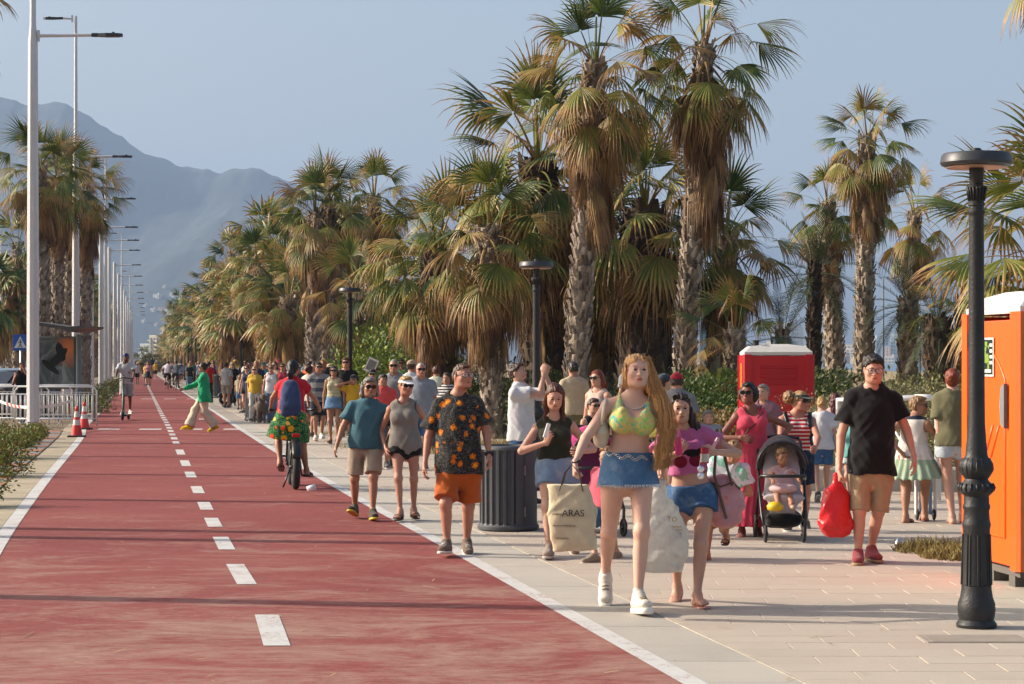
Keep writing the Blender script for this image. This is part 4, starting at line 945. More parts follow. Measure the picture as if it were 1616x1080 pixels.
    r, g, s = walker(1186, 846, 598, 'woman with sunglasses in long coral pink dress beside the stroller', 'f', up='tank', um=pm, lo='none', hairc='black', hk='short', sk='brown', shoe=None, sandal='#8c5a5a', h=.0078, H=1.60, hyaw=-22, hip=(1186, 712, 0), neck=(1186, 648, 0), head=(1180, 621, -.03), gt=1.03,
        ank=[(1170, 838, -.05), (1198, 838, .1)], foot=((-6, 0), (4, 0)), wr=[(1168, 690, -.18), (1226, 700, -.02)], elb=(v3(-1, .2, -.5), v3(1, .4, -.3)), hand=((v3(.8, -.3, -.3), v3(.2, 1, 0)), (v3(.3, -.6, -.3), v3(0, 0, -1))), curl=(.5, 1.1), hemz=-.02, bust=.035, neckl=(.08, .1, .15))
    F = cfield(g, [g.C, g.C - v3(0, 0, .1)], .008, .17); F.ell(g.hp(0, .03, -.01), np.array((.115, .10, .115)) * g.q, g.R, .02); F.ell(g.hp(0, -.085, -.03), np.array((.07, .10, .10)) * g.q, g.R, .01, 1); F.warp(lambda X, Y, Z: .009 * (np.sin(X * 120) * np.sin(Y * 110 + 1) * np.sin(Z * 100))); finish(F, 'curls', hairk('black'), r)
    skirt(g, r, pm, .14, .10, .009, .010, (.245, .19), 'dress_skirt', .005, pleat=.006, seed=5, slit=((.06, -.28, .0), (.045, -.2, .52), .06, .012)); strap(r, [g.nk + g.r * .11, g.nk + g.f * .13 - g.u * .12 + g.r * .03, g.nk + g.f * .15 - g.u * .2 - g.r * .06, g.nk - g.r * .17 - g.u * .36 + g.f * .08], MAT['darkbark'], .009, g=g); strap(r, [g.nk + g.sr * math.cos(a) * .065 + g.sf * (.02 + .06 * math.sin(a)) - g.u * (.0 + .05 * max(0, math.sin(a))) for a in np.linspace(0, 6.28, 20)], MAT['darkbark'], .006, 'necklace', g)
    # stroller and toddler
    p = at(1240, 856); st = stroller('black stroller with pale seat carrying a curly-haired toddler', p.x, p.y + .28, math.radians(-3), .93, cloth('canopy', '#4a4448'), cloth('basket', '#141416'), '#b5aeb0')
    rt = thing('person', 'curly blond toddler in pale pink dress sitting in the stroller', 'person', (p.x + .0, p.y + .27, 0)); H = .80; q = H / 1.75
    g = Fig(H, 'f', 4, (0, .0, .47), (0, .04, .675), (0, -.03, .79), 6, -14, 0, 0, [(-.075, -.29, .34), (.06, -.30, .345)], ((0, -35), (0, -35)), [(-.12, -.20, .57), (.14, -.19, .57)], (v3(-1, .2, -.5), v3(1, .2, -.5)), None, (.8, .8), (v3(-.2, -1, .6), v3(.2, -1, .6)), 1.25, 1.3, 1.2, 0, 0, 1.5, 1., .72)
    body(g, rt, SK['tan'], .007, .0055, True); eyes(g, rt, MAT['iris_br'], hairk('light')); F, m = hair(g, rt, hairk('light'), 'curlyshort', 1.35, .006); finish(F, 'hair', m, rt); dm = cloth('toddler_dress', '#c9a9aa'); shirt(g, rt, dm, .007, .010, -.02, .3, .5, (.085, .08, .05), 'dress', .01, .003, 3)
    F = cfield(g, [g.P, g.K[0], g.K[1]], .007, .12); F.ell(g.P + v3(0, -.08, .02), (.135, .13, .05), None, .02); F.warp(folds(.004, 3)); finish(F, 'dress_skirt', dm, rt); b = MB()
    for q_ in (0, 1): A = g.A[q_]; b.box(tuple(A + g.ff[q_] * .03 - v3(0, 0, .02)), (.05, .10, .05), bev=.018)
    b.build('shoes', mat('baby_shoe', hx('#b9a08e'), .7), rt)
    b = MB(); b.lathe([(.01, 0), (.07, .01), (.08, .05), (.05, .08), (.01, .09)], 14); o = b.build('yellow_toy', mat('toy_yellow', hx('#d8b41c'), .5), None, True); o.location = (p.x - .10, p.y + .0, .29); tag(o, 'yellow soft toy lying in the stroller basket', 'toy')
    # woman pushing
    r, g, s = walker(1262, 838, 612, 'woman with curly ponytail, dark visor and red and white striped tank behind the stroller', 'f', up='tank', um=cloth('red_stripe', '#b3222c', pattern=stripes_z('#d8cfc8', 26, .42)), lo='denim', lc='#27344c', tlen=.7, hairc='blond', hk='pony', hl=.02, sk='ruddy', h=.009, H=1.63, hyaw=34, hip=(1256, 722, 0), neck=(1258, 655, 0), head=(1263, 634, -.03), visor='#303236',
        ank=[(1245, 826, .1), (1278, 828, .35)], foot=((0, 0), (6, -25)), wr=[(1232, 704, -.5), (1276, 704, -.5)], elb=(v3(-1, .5, -.4), v3(1, .5, -.4)), curl=(1., 1.), bust=.035, gt=1.06)
    F = cfield(g, [g.C, g.C], .008, .22); F.ell(g.hp(-.085, .09, .045), np.array((.07, .08, .075)) * g.q, g.R, .02); F.warp(lambda X, Y, Z: .014 * (np.sin(X * 130) * np.sin(Y * 110 + 1) * np.sin(Z * 120))); finish(F, 'curly_ponytail', hairk('light'), r)
    for sg in (-1, 1): strap(r, [g.nk + g.r * sg * .105 - g.f * .06 - g.u * .03, g.nk + g.r * sg * .11 + g.f * .01 + g.u * .0, g.nk + g.r * sg * .12 + g.f * .09 - g.u * .12, g.nk + g.r * sg * .15 + g.f * .06 - g.u * .32], MAT['black_plastic'], .022, 'backpack_strap', g)
    # boy bending, white tee
    tm = cloth('boy_tee', '#c9cdd6', pattern=lambda nt, v, base: mixc(nt, math_(nt, 'MULTIPLY', math_(nt, 'GREATER_THAN', noise(nt, v, 14, 2), .53), .8), base, hx('#6ab59a')))
    walker(1124, 884, 690, 'child in white printed t-shirt bending forward behind the pink bag', 'm', up='tee', um=tm, lo='shorts', lc='#c2b23c', hairc='light', hk='short', sk='tan', sunnies=False, shoe=None, sandal='#4e3b2e', h=.01, H=1.22, face=-20, hs=1.12, hpitch=-40, hip=(1140, 795, .1), neck=(1150, 728, -.05), head=(1156, 712, -.15), ank=[(1116, 876, 0), (1150, 850, .2)], foot=((-10, 0), (0, 0)), wr=[(1130, 800, -.1), (1152, 782, -.1)], elb=(None, v3(1, .4, .2)), curl=(.9, .9))
    # child stepping between the tote bag and the blonde woman
    walker(947, 884, 716, 'small child in denim shorts stepping along behind the tote bag', 'm', up='tee', uc='#c45a6a', lo='denim', lc='#41688f', tlen=.8, hairc='light', hk='short', sk='fair', sunnies=False, shoe=('#8c7e6c', '#b9ad98'), h=.01, H=1.16, hs=1.15, face=-50, hip=(952, 794, 0), neck=(958, 742, 0), ank=[(938, 874, -.2), (975, 876, .2)], foot=((0, 0), (0, -20)))
    p = at(940, 850); st = stroller('stroller with magenta canopy half hidden behind the tote bag', p.x, p.y + .5, math.radians(15), 1.0, cloth('canopy_pink', '#a52f6a'), cloth('basket', '#141416'), '#6b2a4a')
    # people at the right with their backs turned
    dm = cloth('tier_dress', '#28304a', pattern=bands_z([(0, '#a9b8a0'), (.94, '#d6d0c8'), (1.16, '#262c42')])); dm = cloth('tier_dress2', '#28304a', pattern=lambda nt, v, b_: bands_z([(-1, '#93a68e'), (.66, '#d0cac2'), (1.08, '#232a40')])(nt, v, b_))
    r, g, s = walker(1442, 824, 625, 'woman in tiered navy, white and green sundress lifting one hand', 'f', face=150, up='tank', um=dm, lo='none', dress=(.48, .33, .27, .012), hairc='light', hk='short', sk='tan', shoe=None, sandal='#6a3540', h=.01, H=1.58, hyaw=-75, hip=(1440, 720, 0), neck=(1443, 660, 0), head=(1450, 641, 0), ank=[(1462, 812, .1), (1426, 815, -.1)], foot=((30, -8), (-10, 0)), wr=[(1480, 668, -.1), (1418, 712, -.1)], elb=(v3(.3, .2, -1), None), hand=((v3(.6, 0, .8), v3(0, -1, .3)), None), curl=(.3, .5), hemz=.0, ga=1.1, gl=1.1)
    r, g, s = walker(1503, 826, 612, 'woman in olive t-shirt and frayed white denim shorts seen from behind', 'f', face=172, up='tee', uc='#66634a', lo='denim', lc='#b3bcc4', tlen=.42, hairc='red', hk='bun', sk='fair', sunnies=False, shoe=None, sandal='#b5a79b', h=.01, H=1.62, ank=[(1522, 815, .1), (1500, 815, -.1)], foot=((0, 0), (0, 0)), wr=[(1534, 722, 0), (1483, 722, -.03)], loose=.8, gl=1.08)
    walker(1297, 792, 625, 'blonde person in white t-shirt and blue shorts walking away behind the red toilet side', 'f', face=175, up='tee', uc='#c2c2c6', lo='denim', lc='#3f6590', tlen=.7, hairc='blond', hk='short', sk='fair', sunnies=False, st=.2, h=.012, shoe=('#3c3c3f', '#9a9a9a'))
    walker(1318, 775, 620, 'red-haired woman in pale top seen from behind left of the man in black', 'f', face=178, up='tank', uc='#b59a94', lo='denim', lc='#4c6a8a', hairc='wine', hk='long', hl=.22, sk='fair', sunnies=False, st=-.15, h=.012)
    walker(1068, 800, 588, 'person in red cap turned backwards behind the dark-haired girl', 'm', face=165, up='tee', uc='#77797c', lo='shorts', lc='#4a4a48', hairc='brown', hk='short', sk='fair', capc='#b01c30', sunnies=False, h=.012)
    walker(1046, 790, 590, 'person in dark grey cap beside the red cap', 'm', face=120, up='tee', uc='#c8b95a', lo='shorts', lc='#4a4a48', hairc='brown', hk='short', sk='fair', capc='#38424e', sunnies=False, h=.012)
    walker(944, 790, 583, 'woman with long red hair and sunglasses behind the blonde woman', 'f', face=-40, up='tank', uc='#c0a79a', lo='skirt', lc='#3a3a44', hairc='red', hk='long', hl=.22, sk='fair', h=.012)
    walker(936, 815, 628, 'dark-haired person in black top just left of the blonde woman', 'f', face=30, up='tank', uc='#141416', lo='denim', lc='#3d5a7a', hairc='brown', hk='short', sk='fair', h=.012)
    walker(1117, 800, 648, 'short-haired boy between the bushes and the woman in pink', 'm', face=10, up='tee', uc='#8d9296', lo='shorts', lc='#5a5a56', hairc='grey', hk='short', sk='fair', sunnies=False, h=.012, hs=1.1)
    walker(1205, 800, 606, 'grey-haired person behind the woman in the pink dress', 'f', face=-30, up='tee', uc='#7d5a68', lo='trousers', lc='#44424a', hairc='grey', hk='short', sk='fair', sunnies=False, h=.013)
    walker(1345, 790, 655, 'small child in turquoise beside a wheeled cart', 'f', face=-30, up='tee', uc='#6fb0ae', lo='shorts', lc='#b9c2c4', hairc='brown', hk='short', sk='fair', sunnies=False, h=.013, hs=1.15)
def bags():
    # blonde's tote and plastic bag, shoulder bag
    s = Spot(985, 962); J = s.J; P = lambda x, y, dy=0.: s.p + Vector(J(x, y, dy)); m = s.m
    t = bag('tote_bag', 'cream canvas tote bag with dark lettering in the blonde woman\'s hand', 'tote bag', P(900, 760, -.44), 68 * m, .12, 98 * m, cloth('canvas', '#c6b89a'), 3, lean=.02, handles=.135, rz=math.radians(-8), hm=cloth('canvas_dark', '#5b4a42'), taper=(.86, .98, .92))
    ink = mat('ink', hx('#3a302c'), .8, var=0); text_on(t, 'ARAS', .062, (.015, -.075, -.20), ink); b = MB(); rr = random.Random(5)
    for zz, x0, x1 in ((-.262, -.115, .03), (-.345, -.10, -.01), (-.188, -.118, -.055)):
        x = x0
        while x < x1: w = rr.uniform(.003, .006); b.box((x, -.073, zz), (w, .004, rr.uniform(.006, .010) * (1.6 if zz > -.2 else 1))); x += w + rr.uniform(.002, .006)
    b.build('small_print', mat('faint_ink', hx('#8b8074'), .8, var=0), t)
    pm, nt, b = nmat('thin_plastic'); v = coords(nt); n = noise(nt, v, 10, 5, .65, 1.5); nt.links.new(ramp(nt, n, [(.35, hx('#bdbdbc')), (.65, hx('#e0ded8'))]), b.inputs['Base Color']); tr = N(nt, 'ShaderNodeBsdfTranslucent'); tr.inputs[0].default_value = (.8, .8, .78, 1); mx = N(nt, 'ShaderNodeMixShader'); mx.inputs[0].default_value = .45; nt.links.new(b.outputs[0], mx.inputs[1]); nt.links.new(tr.outputs[0], mx.inputs[2]); nt.links.new(mx.outputs[0], nt.nodes['Material Output'].inputs[0]); b.inputs['Roughness'].default_value = .35; b.inputs['Transmission Weight'].default_value = .0; bump(nt, b, noise(nt, coords(nt, 'Object', (1, 1, .3)), 28, 5, .7, 2), .8, .02); MAT['plastic_bag'] = pm
    t = bag('plastic_bag', 'translucent white plastic carrier bag hanging from the blonde woman\'s other hand', 'plastic bag', P(1046, 768, .22), 86 * m, .2, 126 * m, pm, 4, lean=.015, knot=True, sag=.022)
    om = mat('print_ochre', hx('#b59a5a'), .7, var=0); [text_on(t, w, .05, (.075, -.075, -.25 - .055 * i), om) for i, w in enumerate(('TO',))]; b = MB(); [b.box((.06 + .012 * (j % 7), -.078, -.285 - .022 * (j // 7)), (.008, .004, .009)) for j in range(35)]; b.build('small_print', om, t)
    t = thing('shoulder_bag', 'small cream shoulder bag under the blonde woman\'s arm', 'handbag', P(948, 640, -.02)); wm = mat('cream_leather', hx('#c4bba8'), .45, var=.06, bstr=.15); F = Field((-.1, -.14, -.32), (.1, .14, .1), .007); F.loft((0, 0, -.13), (.0, .0, -.24), (1, 0, 0), (0, .5, 1), (.045, .06, .05), (.08, .12, .08), .02); F.warp(folds(.004, 3)); finish(F, 'body', wm, t); b = MB(); b.tube([(.0, -.1, -.13), (.02, -.06, .0), (.035, .0, .045), (.03, .06, .0), (.0, .1, -.13)], .012, 8, flat=.5); b.build('strap', wm, t, True)
    s = Spot(1080, 952); J = s.J; m = s.m
    t = thing('drink_can', 'red drink can held by the dark-haired girl', 'can', s.p + Vector(J(1106, 716, -.31))); b = MB(); b.lathe([(.022, -.055), (.03, -.05), (.03, .045), (.023, .055)], 16); b.build('can', mat('can_red', hx('#a82838'), .3, .4, .2, 40), t, True); b = MB(); b.lathe([(.0305, -.045), (.0305, .012)], 16, cap=False); b.build('can_print', mat('can_white', hx('#b9b4b0'), .3, .4, .2, 60), t, True)
    t = thing('phone', 'bright pink phone in the dark-haired girl\'s other hand', 'phone', s.p + Vector(J(1065, 702, -.31))); b = MB(); b.box((0, 0, 0), (.05, .012, .12), Matrix.Rotation(-.1, 4, 'Y'), bev=.005); b.build('case', mat('hot_pink', hx('#d82a78'), .4, var=.02), t)
    t = thing('cigarette_pack', 'pale pink vape stick in the dark-haired girl\'s hand', 'vape', s.p + Vector(J(1122, 698, -.29))); t.name = 'vape_stick'; b = MB(); b.box((0, 0, 0), (.022, .018, .1), Matrix.Rotation(.5, 4, 'Y'), bev=.006); b.build('case', mat('pale_pink', hx('#c9a0a0'), .4), t)
    t = thing('sunglasses', 'sunglasses with mirrored white lenses dangling below the red can', 'sunglasses', s.p + Vector(J(1100, 742, -.30))); 
    for z in (.022, -.025): b = MB(); b.lathe([(.001, -.004), (.022, -.002), (.024, 0), (.022, .002), (.001, .004)], 16, Matrix.Translation((0, 0, z)) @ Matrix.Rotation(math.pi / 2, 4, 'X')); b.build('lens', mat('mirror_lens', (.75, .8, .86, 1), .1, .6, 0), t, True)
    b = MB(); b.tube([(-.01, 0, .04), (.0, .02, .1), (.01, .03, .13)], .003, 5); b.tube([(0, 0, .002), (0, 0, -.004)], .003, 5); b.build('frame', MAT['steel'], t)
    mm = cloth('pink_tie', '#b98088', pattern=tiedye(['#a86a78', '#c48a86', '#b98a9a', '#c9a08a'], 7)); t = thing('duffel_bag', 'pink patterned bag with brown straps at the dark-haired girl\'s side', 'bag', s.p + Vector(J(1143, 795, .05))); F = Field((-.22, -.2, -.2), (.22, .2, .2), .009)
    M = np.array([[math.cos(.35), 0, math.sin(.35)], [0, 1, 0], [-math.sin(.35), 0, math.cos(.35)]]); F.loft((-.02, 0, .12), (.02, 0, -.10), (math.cos(.3), 0, .3), (0, .3, .8, 1), (.10, .135, .14, .10), (.07, .10, .10, .07), .02, p=3.2); F.warp(folds(.014, 5)); finish(F, 'body', mm, t)
    bs = cloth('brown_strap', '#5e4a40'); [strap(t, l, bs, .016) for l in ([(-.05, -.06, .52), (-.075, -.10, .2), (-.02, -.115, .0), (.01, -.10, -.10)], [(-.02, .02, .52), (.02, -.05, .25), (.05, -.10, .13)])]; b = MB(); b.tube([(-.10, -.06, .15), (-.03, -.09, .12), (.06, -.09, .15), (.11, -.05, .10)], .006, 6); b.build('zip', bs, t)
    s = Spot(1370, 888); t = bag('red_bag', 'bright red plastic bag hanging from the hand of the man in black', 'plastic bag', s.p + Vector(s.J(1320, 752, -.05)), 52 * s.m, .16, 84 * s.m, mat('red_plastic', hx('#c2161f'), .35, var=.1, bstr=.6, bscale=30), 6, lean=-.02, knot=True, sag=.02)
def riders():
    # cyclist with her back to us
    p = at(452, 776); m = p.y / F_PX; y0 = p.y + .9; eb = ebike('black fat-tyred electric bicycle ridden up the red path', p.x, y0, math.radians(9), 1.0, .10)
    rt = thing('person', 'woman with dark ponytail, red top, blue backpack and floral skirt riding a bicycle', 'person', (p.x, y0, 0)); q = 1.0
    g = Fig(1.66, 'f', 171, (-.01, -.27, .93), (0, -.19, 1.44), None, 0, -4, 0, 0, [(.19, -.03, .16), (-.16, -.18, .36)], ((0, -5), (0, -18)), [(.33, .18, 1.07), (-.33, .18, 1.07)], (v3(1, -.2, -.5), v3(-1, -.2, -.5)), None, (1.2, 1.2), (v3(.35, 1, .3), v3(-.35, 1, .3)), 1.1, 1.1, 1.05, 0, .02, 1., 1., .92)
    body(g, rt, SK['tan'], .010, .007, False); F, mm = hair(g, rt, hairk('black'), 'pony', 1.25, .008, .2); finish(F, 'hair', mm, rt); shirt(g, rt, cloth('red_top', '#b8202e'), .010, .014, -.06, .3, .5, name='top', seed=2)
    fm = cloth('floral_skirt', '#1f4a2c', pattern=leaves_floral); F = cfield(g, [g.P, g.K[0], g.K[1]], .010, .22); g.torso(F, .02, -.12, .1, 0, (0, 1)); [g.leg(F, k, .03, .62, 0, .04, 1, .03) for k in (0, 1)]; F.loft((0, -.30, .98), (-.05, -.27, .66), (1, 0, 0), (0, .5, 1), (.18, .26, .29), (.14, .18, .17), .03, (0, 1)); F.warp(folds(.009, 4)); finish(F, 'skirt', fm, rt)
    F = Field((-.2, -.5, .95), (.2, 0, 1.5), .009); F.loft((0, -.345, 1.38), (0, -.40, 1.02), (1, 0, 0), (0, .3, .8, 1), (.09, .12, .14, .12), (.06, .085, .10, .07), .02, p=2.6); F.warp(folds(.010, 9)); finish(F, 'backpack', cloth('navy_pack', '#39476a'), rt)
    for sg in (-1, 1): strap(rt, [g.nk + g.r * sg * .07 - g.f * .11 - g.u * .05, g.nk + g.r * sg * .09 + g.u * .02, g.nk + g.r * sg * .11 + g.f * .1 - g.u * .12], cloth('navy_pack', '#39476a'), .018, 'backpack_strap')
    sandals(g, rt, MAT['black_plastic'], MAT['black_plastic'], .01, thong=False)
    # scooter rider coming towards us
    p = at(194, 664); scooter('dark kick scooter ridden by the boy in the white t-shirt', p.x, p.y + .4, 1.12)
    rt = thing('person', 'young man in white printed t-shirt and light shorts riding a kick scooter', 'person', (p.x, p.y + .4, 0)); g = Fig(1.82, 'm', 2, (0, .18, 1.10), (0, .12, 1.65), None, 0, -6, 0, 0, [(-.05, -.05, .26), (.07, .35, .27)], ((0, 0), (20, 0)), [(-.25, -.22, 1.19), (.25, -.22, 1.19)], (v3(-1, .6, -.4), v3(1, .6, -.4)), None, (1.2, 1.2), None, .92, .92, .92)
    body(g, rt, SK['dark'], .013, .008, False, lips=LIPM); F, mm = hair(g, rt, hairk('black'), 'short', 1.2, .009); finish(F, 'hair', mm, rt); shirt(g, rt, cloth('print_tee', '#c2c2c4', pattern=lambda nt, v, base: mixc(nt, math_(nt, 'GREATER_THAN', noise(nt, v, 11, 2), .62), base, hx('#40474a'))), .013, .02, -.04, .6, .7, seed=4); shorts(g, rt, cloth('grey_short', '#a09d98'), .013, .02, .05, .92, .03, seed=3); cap(g, rt, cloth('cap_blue', '#2c4f96'), False, True); shoes(g, rt, cloth('shoe_w', '#bdbab4'), mat('white_sole', hx('#d6d2c8'), .6), .009)
    # two cyclists farther up the path
    for i, (px, lab, uc, lc, sx) in enumerate(((262, 'cyclist in white shirt riding away up the path', '#c3bcc4', '#2a2a2e', 'm'), (275, 'cyclist in grey shirt riding away beside the one in white', '#6a7276', '#4a4d52', 'm'))):
        p = at(px, 615); ebike(['bicycle under the cyclist in white', 'bicycle under the cyclist in grey'][i], p.x, p.y + .8, math.radians(9), 1.08, .05, 'bicycles of the far pair', .33)
        rt = thing('person', lab, 'person', (p.x, p.y + .8, 0)); g = Fig(1.75, sx, 171, (0, -.28, 1.02), (0, -.08, 1.5), None, 0, -4, 0, 0, [(.16, -.03, .18), (-.15, -.18, .40)], ((0, -5), (0, -18)), [(.32, .22, 1.12), (-.32, .22, 1.12)], (v3(1, -.2, -.5), v3(-1, -.2, -.5)), None, (1.2, 1.2), (v3(.3, 1, .3), v3(-.3, 1, .3)))
        body(g, rt, SK['tan'], .018, .018, False, face=False, hands=False); F, mm = hair(g, rt, hairk('black'), 'short', 1.1, .014); finish(F, 'hair', mm, rt); shirt(g, rt, cloth('c_' + uc, uc), .018, .025, -.06, .6, .6, seed=2); shorts(g, rt, cloth('c_' + lc, lc), .018, .02, .05, .85, .03); shoes(g, rt, MAT['black_plastic'], MAT['rubber'], .014)
    # the woman in green crossing the path
    gm = cloth('green_blouse', '#1f9a6a'); r, g, s = walker(318, 682, 570, 'woman in green blouse, cream wide trousers and yellow shoes striding across the path', 'f', face=-88, up='long', um=gm, lo='none', hairc='black', hk='bun', sk='tan', shoe=('#d8b800', '#d8b800'), h=.012, H=1.72, hyaw=0, hip=(322, 624, 0), neck=(322, 591, 0), head=(320, 580, 0), ank=[(300, 672, -.08), (338, 672, .08)], foot=((0, 0), (0, -24)), wr=[(291, 614, -.12), (327, 630, .12)], curl=(.4, .4), hemz=-.16, gt=.95)
    shorts(g, r, cloth('cream_trouser', '#cdc0aa'), .012, .018, .04, 1., .012, 'trousers', .006, 4, low=1.05, low_flare=.035)
    # child with small fat-tyred bike
    ebike('small black bicycle with fat tyres stopped at the path edge', at(374, 640).x, at(374, 640).y, math.radians(-70), .95, .12, r=.26); dog('small shaggy grey-brown dog beside the litter bin', at(410, 668).x, at(410, 668).y, 1.25)
def midground():
    W = walker; k = dict(h=.013)
    W(428, 668, 575, 'woman in white tank top and sunglasses right of the litter bin', 'f', up='tank', uc='#c6c6ca', lo='trousers', lc='#5a6c86', hairc='light', sk='ruddy', **k)
    W(503, 696, 571, 'man in grey and white striped t-shirt, navy shorts and sunglasses', up='tee', um=cloth('wide_stripe', '#8a8a88', pattern=stripes_z('#4a5160', 5.2, .42, .1)), lo='shorts', lc='#23262f', hairc='black', sk='tan', shoe=('#c9c6c2', '#d6d3ce'), st=.15, face=10, **k)
    W(527, 700, 577, 'long-haired woman in striped tank and denim skirt holding a cream bag', 'f', up='tank', um=cloth('thin_stripe', '#c6bf9c', pattern=stripes_z('#4e4a38', 34, .28)), lo='dskirt', lc='#5f7f9e', tlen=.78, hairc='black', hk='long', hl=.25, sk='tan', shoe=None, sandal='#6a4a3a', st=.12, **k)
    W(488, 690, 576, 'woman in white blouse carrying a baby at her shoulder', 'f', up='tee', uc='#c9c0b4', lo='denim', lc='#3d4b60', tlen=.8, hairc='brown', hk='pony', hl=.06, sk='tan', sunnies=False, face=150, hatc=None, **k)
    W(404, 650, 572, 'man in maroon t-shirt and striped cap drinking', up='tee', uc='#8a1c34', lo='shorts', lc='#3c444c', hairc='grey', sk='ruddy', capc='#5a7088', face=-15, **k)
    W(417, 664, 600, 'child in straw hat half behind the litter bin', 'f', up='tee', uc='#a59080', lo='shorts', lc='#6d7a84', hatc='#c9bd98', hairc='brown', sk='tan', sunnies=False, h=.015, hs=1.1)
    W(386, 652, 586, 'girl in pale peach t-shirt and white shorts beside the small bicycle', 'f', up='tee', uc='#c99a80', lo='shorts', lc='#b9b0a8', tlen=.5, hairc='brown', sk='tan', capc='#3a3c40', face=-60, hs=1.08, h=.014)
    W(357, 644, 572, 'man in grey t-shirt with a dark crossbody strap by the bicycle', up='tee', uc='#a3a3a4', lo='shorts', lc='#8a847a', hairc='black', sk='tan', face=160, sunnies=False, **k)
    W(378, 640, 580, 'long-haired girl in white top left of the girl in peach', 'f', up='tank', uc='#c6c2bc', lo='shorts', lc='#9a9aa0', hairc='black', hk='long', sk='tan', face=170, sunnies=False, h=.015)
    W(394, 648, 571, 'tall man in green shirt behind the man in maroon', up='tee', uc='#5e7468', lo='shorts', lc='#6a6a5c', hairc='black', sk='tan', h=.015)
    W(329, 636, 571, 'person in bright red t-shirt and dark trousers at the path edge', up='tee', uc='#a81c24', lo='trousers', lc='#26282c', hairc='black', sk='tan', face=170, sunnies=False, st=.2, h=.015)
    W(546, 690, 564, 'tall man in black t-shirt behind the woman in the striped tank', up='tee', uc='#17171a', lo='shorts', lc='#3a3c44', hairc='auburn', sk='ruddy', h=.014)
    W(558, 700, 592, 'child in yellow t-shirt and dark cap beside a stroller', up='tee', uc='#c79a28', lo='shorts', lc='#77706a', hairc='brown', sk='tan', capc='#2c3036', sunnies=False, hs=1.12, h=.014, wr=[(548, 604, -.1), None], elb=(v3(-1, 0, -.6), None))
    W(604, 740, 588, 'boy in coral red t-shirt behind the bearded man', up='tee', uc='#c24a48', lo='shorts', lc='#43454c', hairc='black', sk='tan', sunnies=False, hyaw=20, H=1.5, h=.012, vol=1.2)
    W(622, 738, 573, 'bald bearded man in grey t-shirt and sunglasses between the couple', up='tee', uc='#85878a', lo='shorts', lc='#4a4c50', hairc='grey', hk='buzz', beard='grey', sk='tan', h=.012, H=1.74)
    W(664, 742, 572, 'balding man in grey polo shirt and sunglasses behind the visor woman', up='tee', uc='#7d838c', lo='shorts', lc='#3e5a86', hairc='white', hk='buzz', sk='ruddy', h=.012, hyaw=10, gt=1.12, belly=.04)
    W(649, 720, 568, 'person in beige cap behind the balding man', up='tee', uc='#b9bcc0', lo='shorts', lc='#55565a', hairc='brown', sk='tan', capc='#a88f74', sunnies=False, face=150, h=.013)
    W(689, 712, 577, 'short-haired person in pale yellow shirt walking away', up='tee', uc='#c0c2ac', lo='trousers', lc='#4b4b50', hairc='auburn', sk='tan', face=175, sunnies=False, h=.013)
    W(706, 735, 588, 'long-haired girl in black and white patterned top behind the man in orange shorts', 'f', up='tee', um=cloth('bw_top', '#c9c6c4', pattern=stripes_z('#1b1b1e', 22, .5)), lo='denim', lc='#4b6480', hairc='brown', hk='long', sk='tan', sunnies=False, face=-20, h=.013)
    W(588, 712, 582, 'person in dark clothes and cap below the white placard', up='tee', uc='#2c2e33', lo='shorts', lc='#34363a', hairc='black', sk='tan', capc='#24262a', h=.014)
    W(520, 672, 575, 'person in white shirt behind the striped man', up='tee', uc='#bdb9b0', lo='shorts', lc='#676a6c', hairc='blond', sk='ruddy', hatc='#b9a888', h=.015)
    W(471, 672, 574, 'man in cream cap and black shirt right of the cyclist', up='tee', uc='#3a3632', lo='shorts', lc='#55524c', hairc='grey', sk='tan', capc='#b8a684', h=.015)
    W(446, 660, 573, 'woman in red dress left of the grey toilet', 'f', up='tank', uc='#9a3040', lo='skirt', lc='#9a3040', hairc='brown', sk='tan', h=.015)
    r, g, s = W(35, 668, 563, 'man in black sleeveless top resting his chin on his hand behind the barriers', up='tank', uc='#141416', lo='trousers', lc='#20232a', hairc='black', hk='buzz', sk='brown', sunnies=False, face=30, h=.012, H=1.7, at_=None, wr=[(27, 596, -.25), (37, 578, -.16)], elb=(v3(-.3, 0, -1), v3(.6, -.3, -1)), curl=(.8, 1.))
    W(107, 662, 592, 'child in white t-shirt sitting under the picture panel', up='tee', uc='#c2c2c6', lo='shorts', lc='#77706a', hairc='brown', sk='tan', sunnies=False, hs=1.1, h=.014)
    W(240, 592, 563, 'runner in dark top and red shorts far up the path', up='tee', uc='#26262c', lo='shorts', lc='#a03038', hairc='black', sk='dark', sunnies=False, h=.03, detail=0, st=.3)
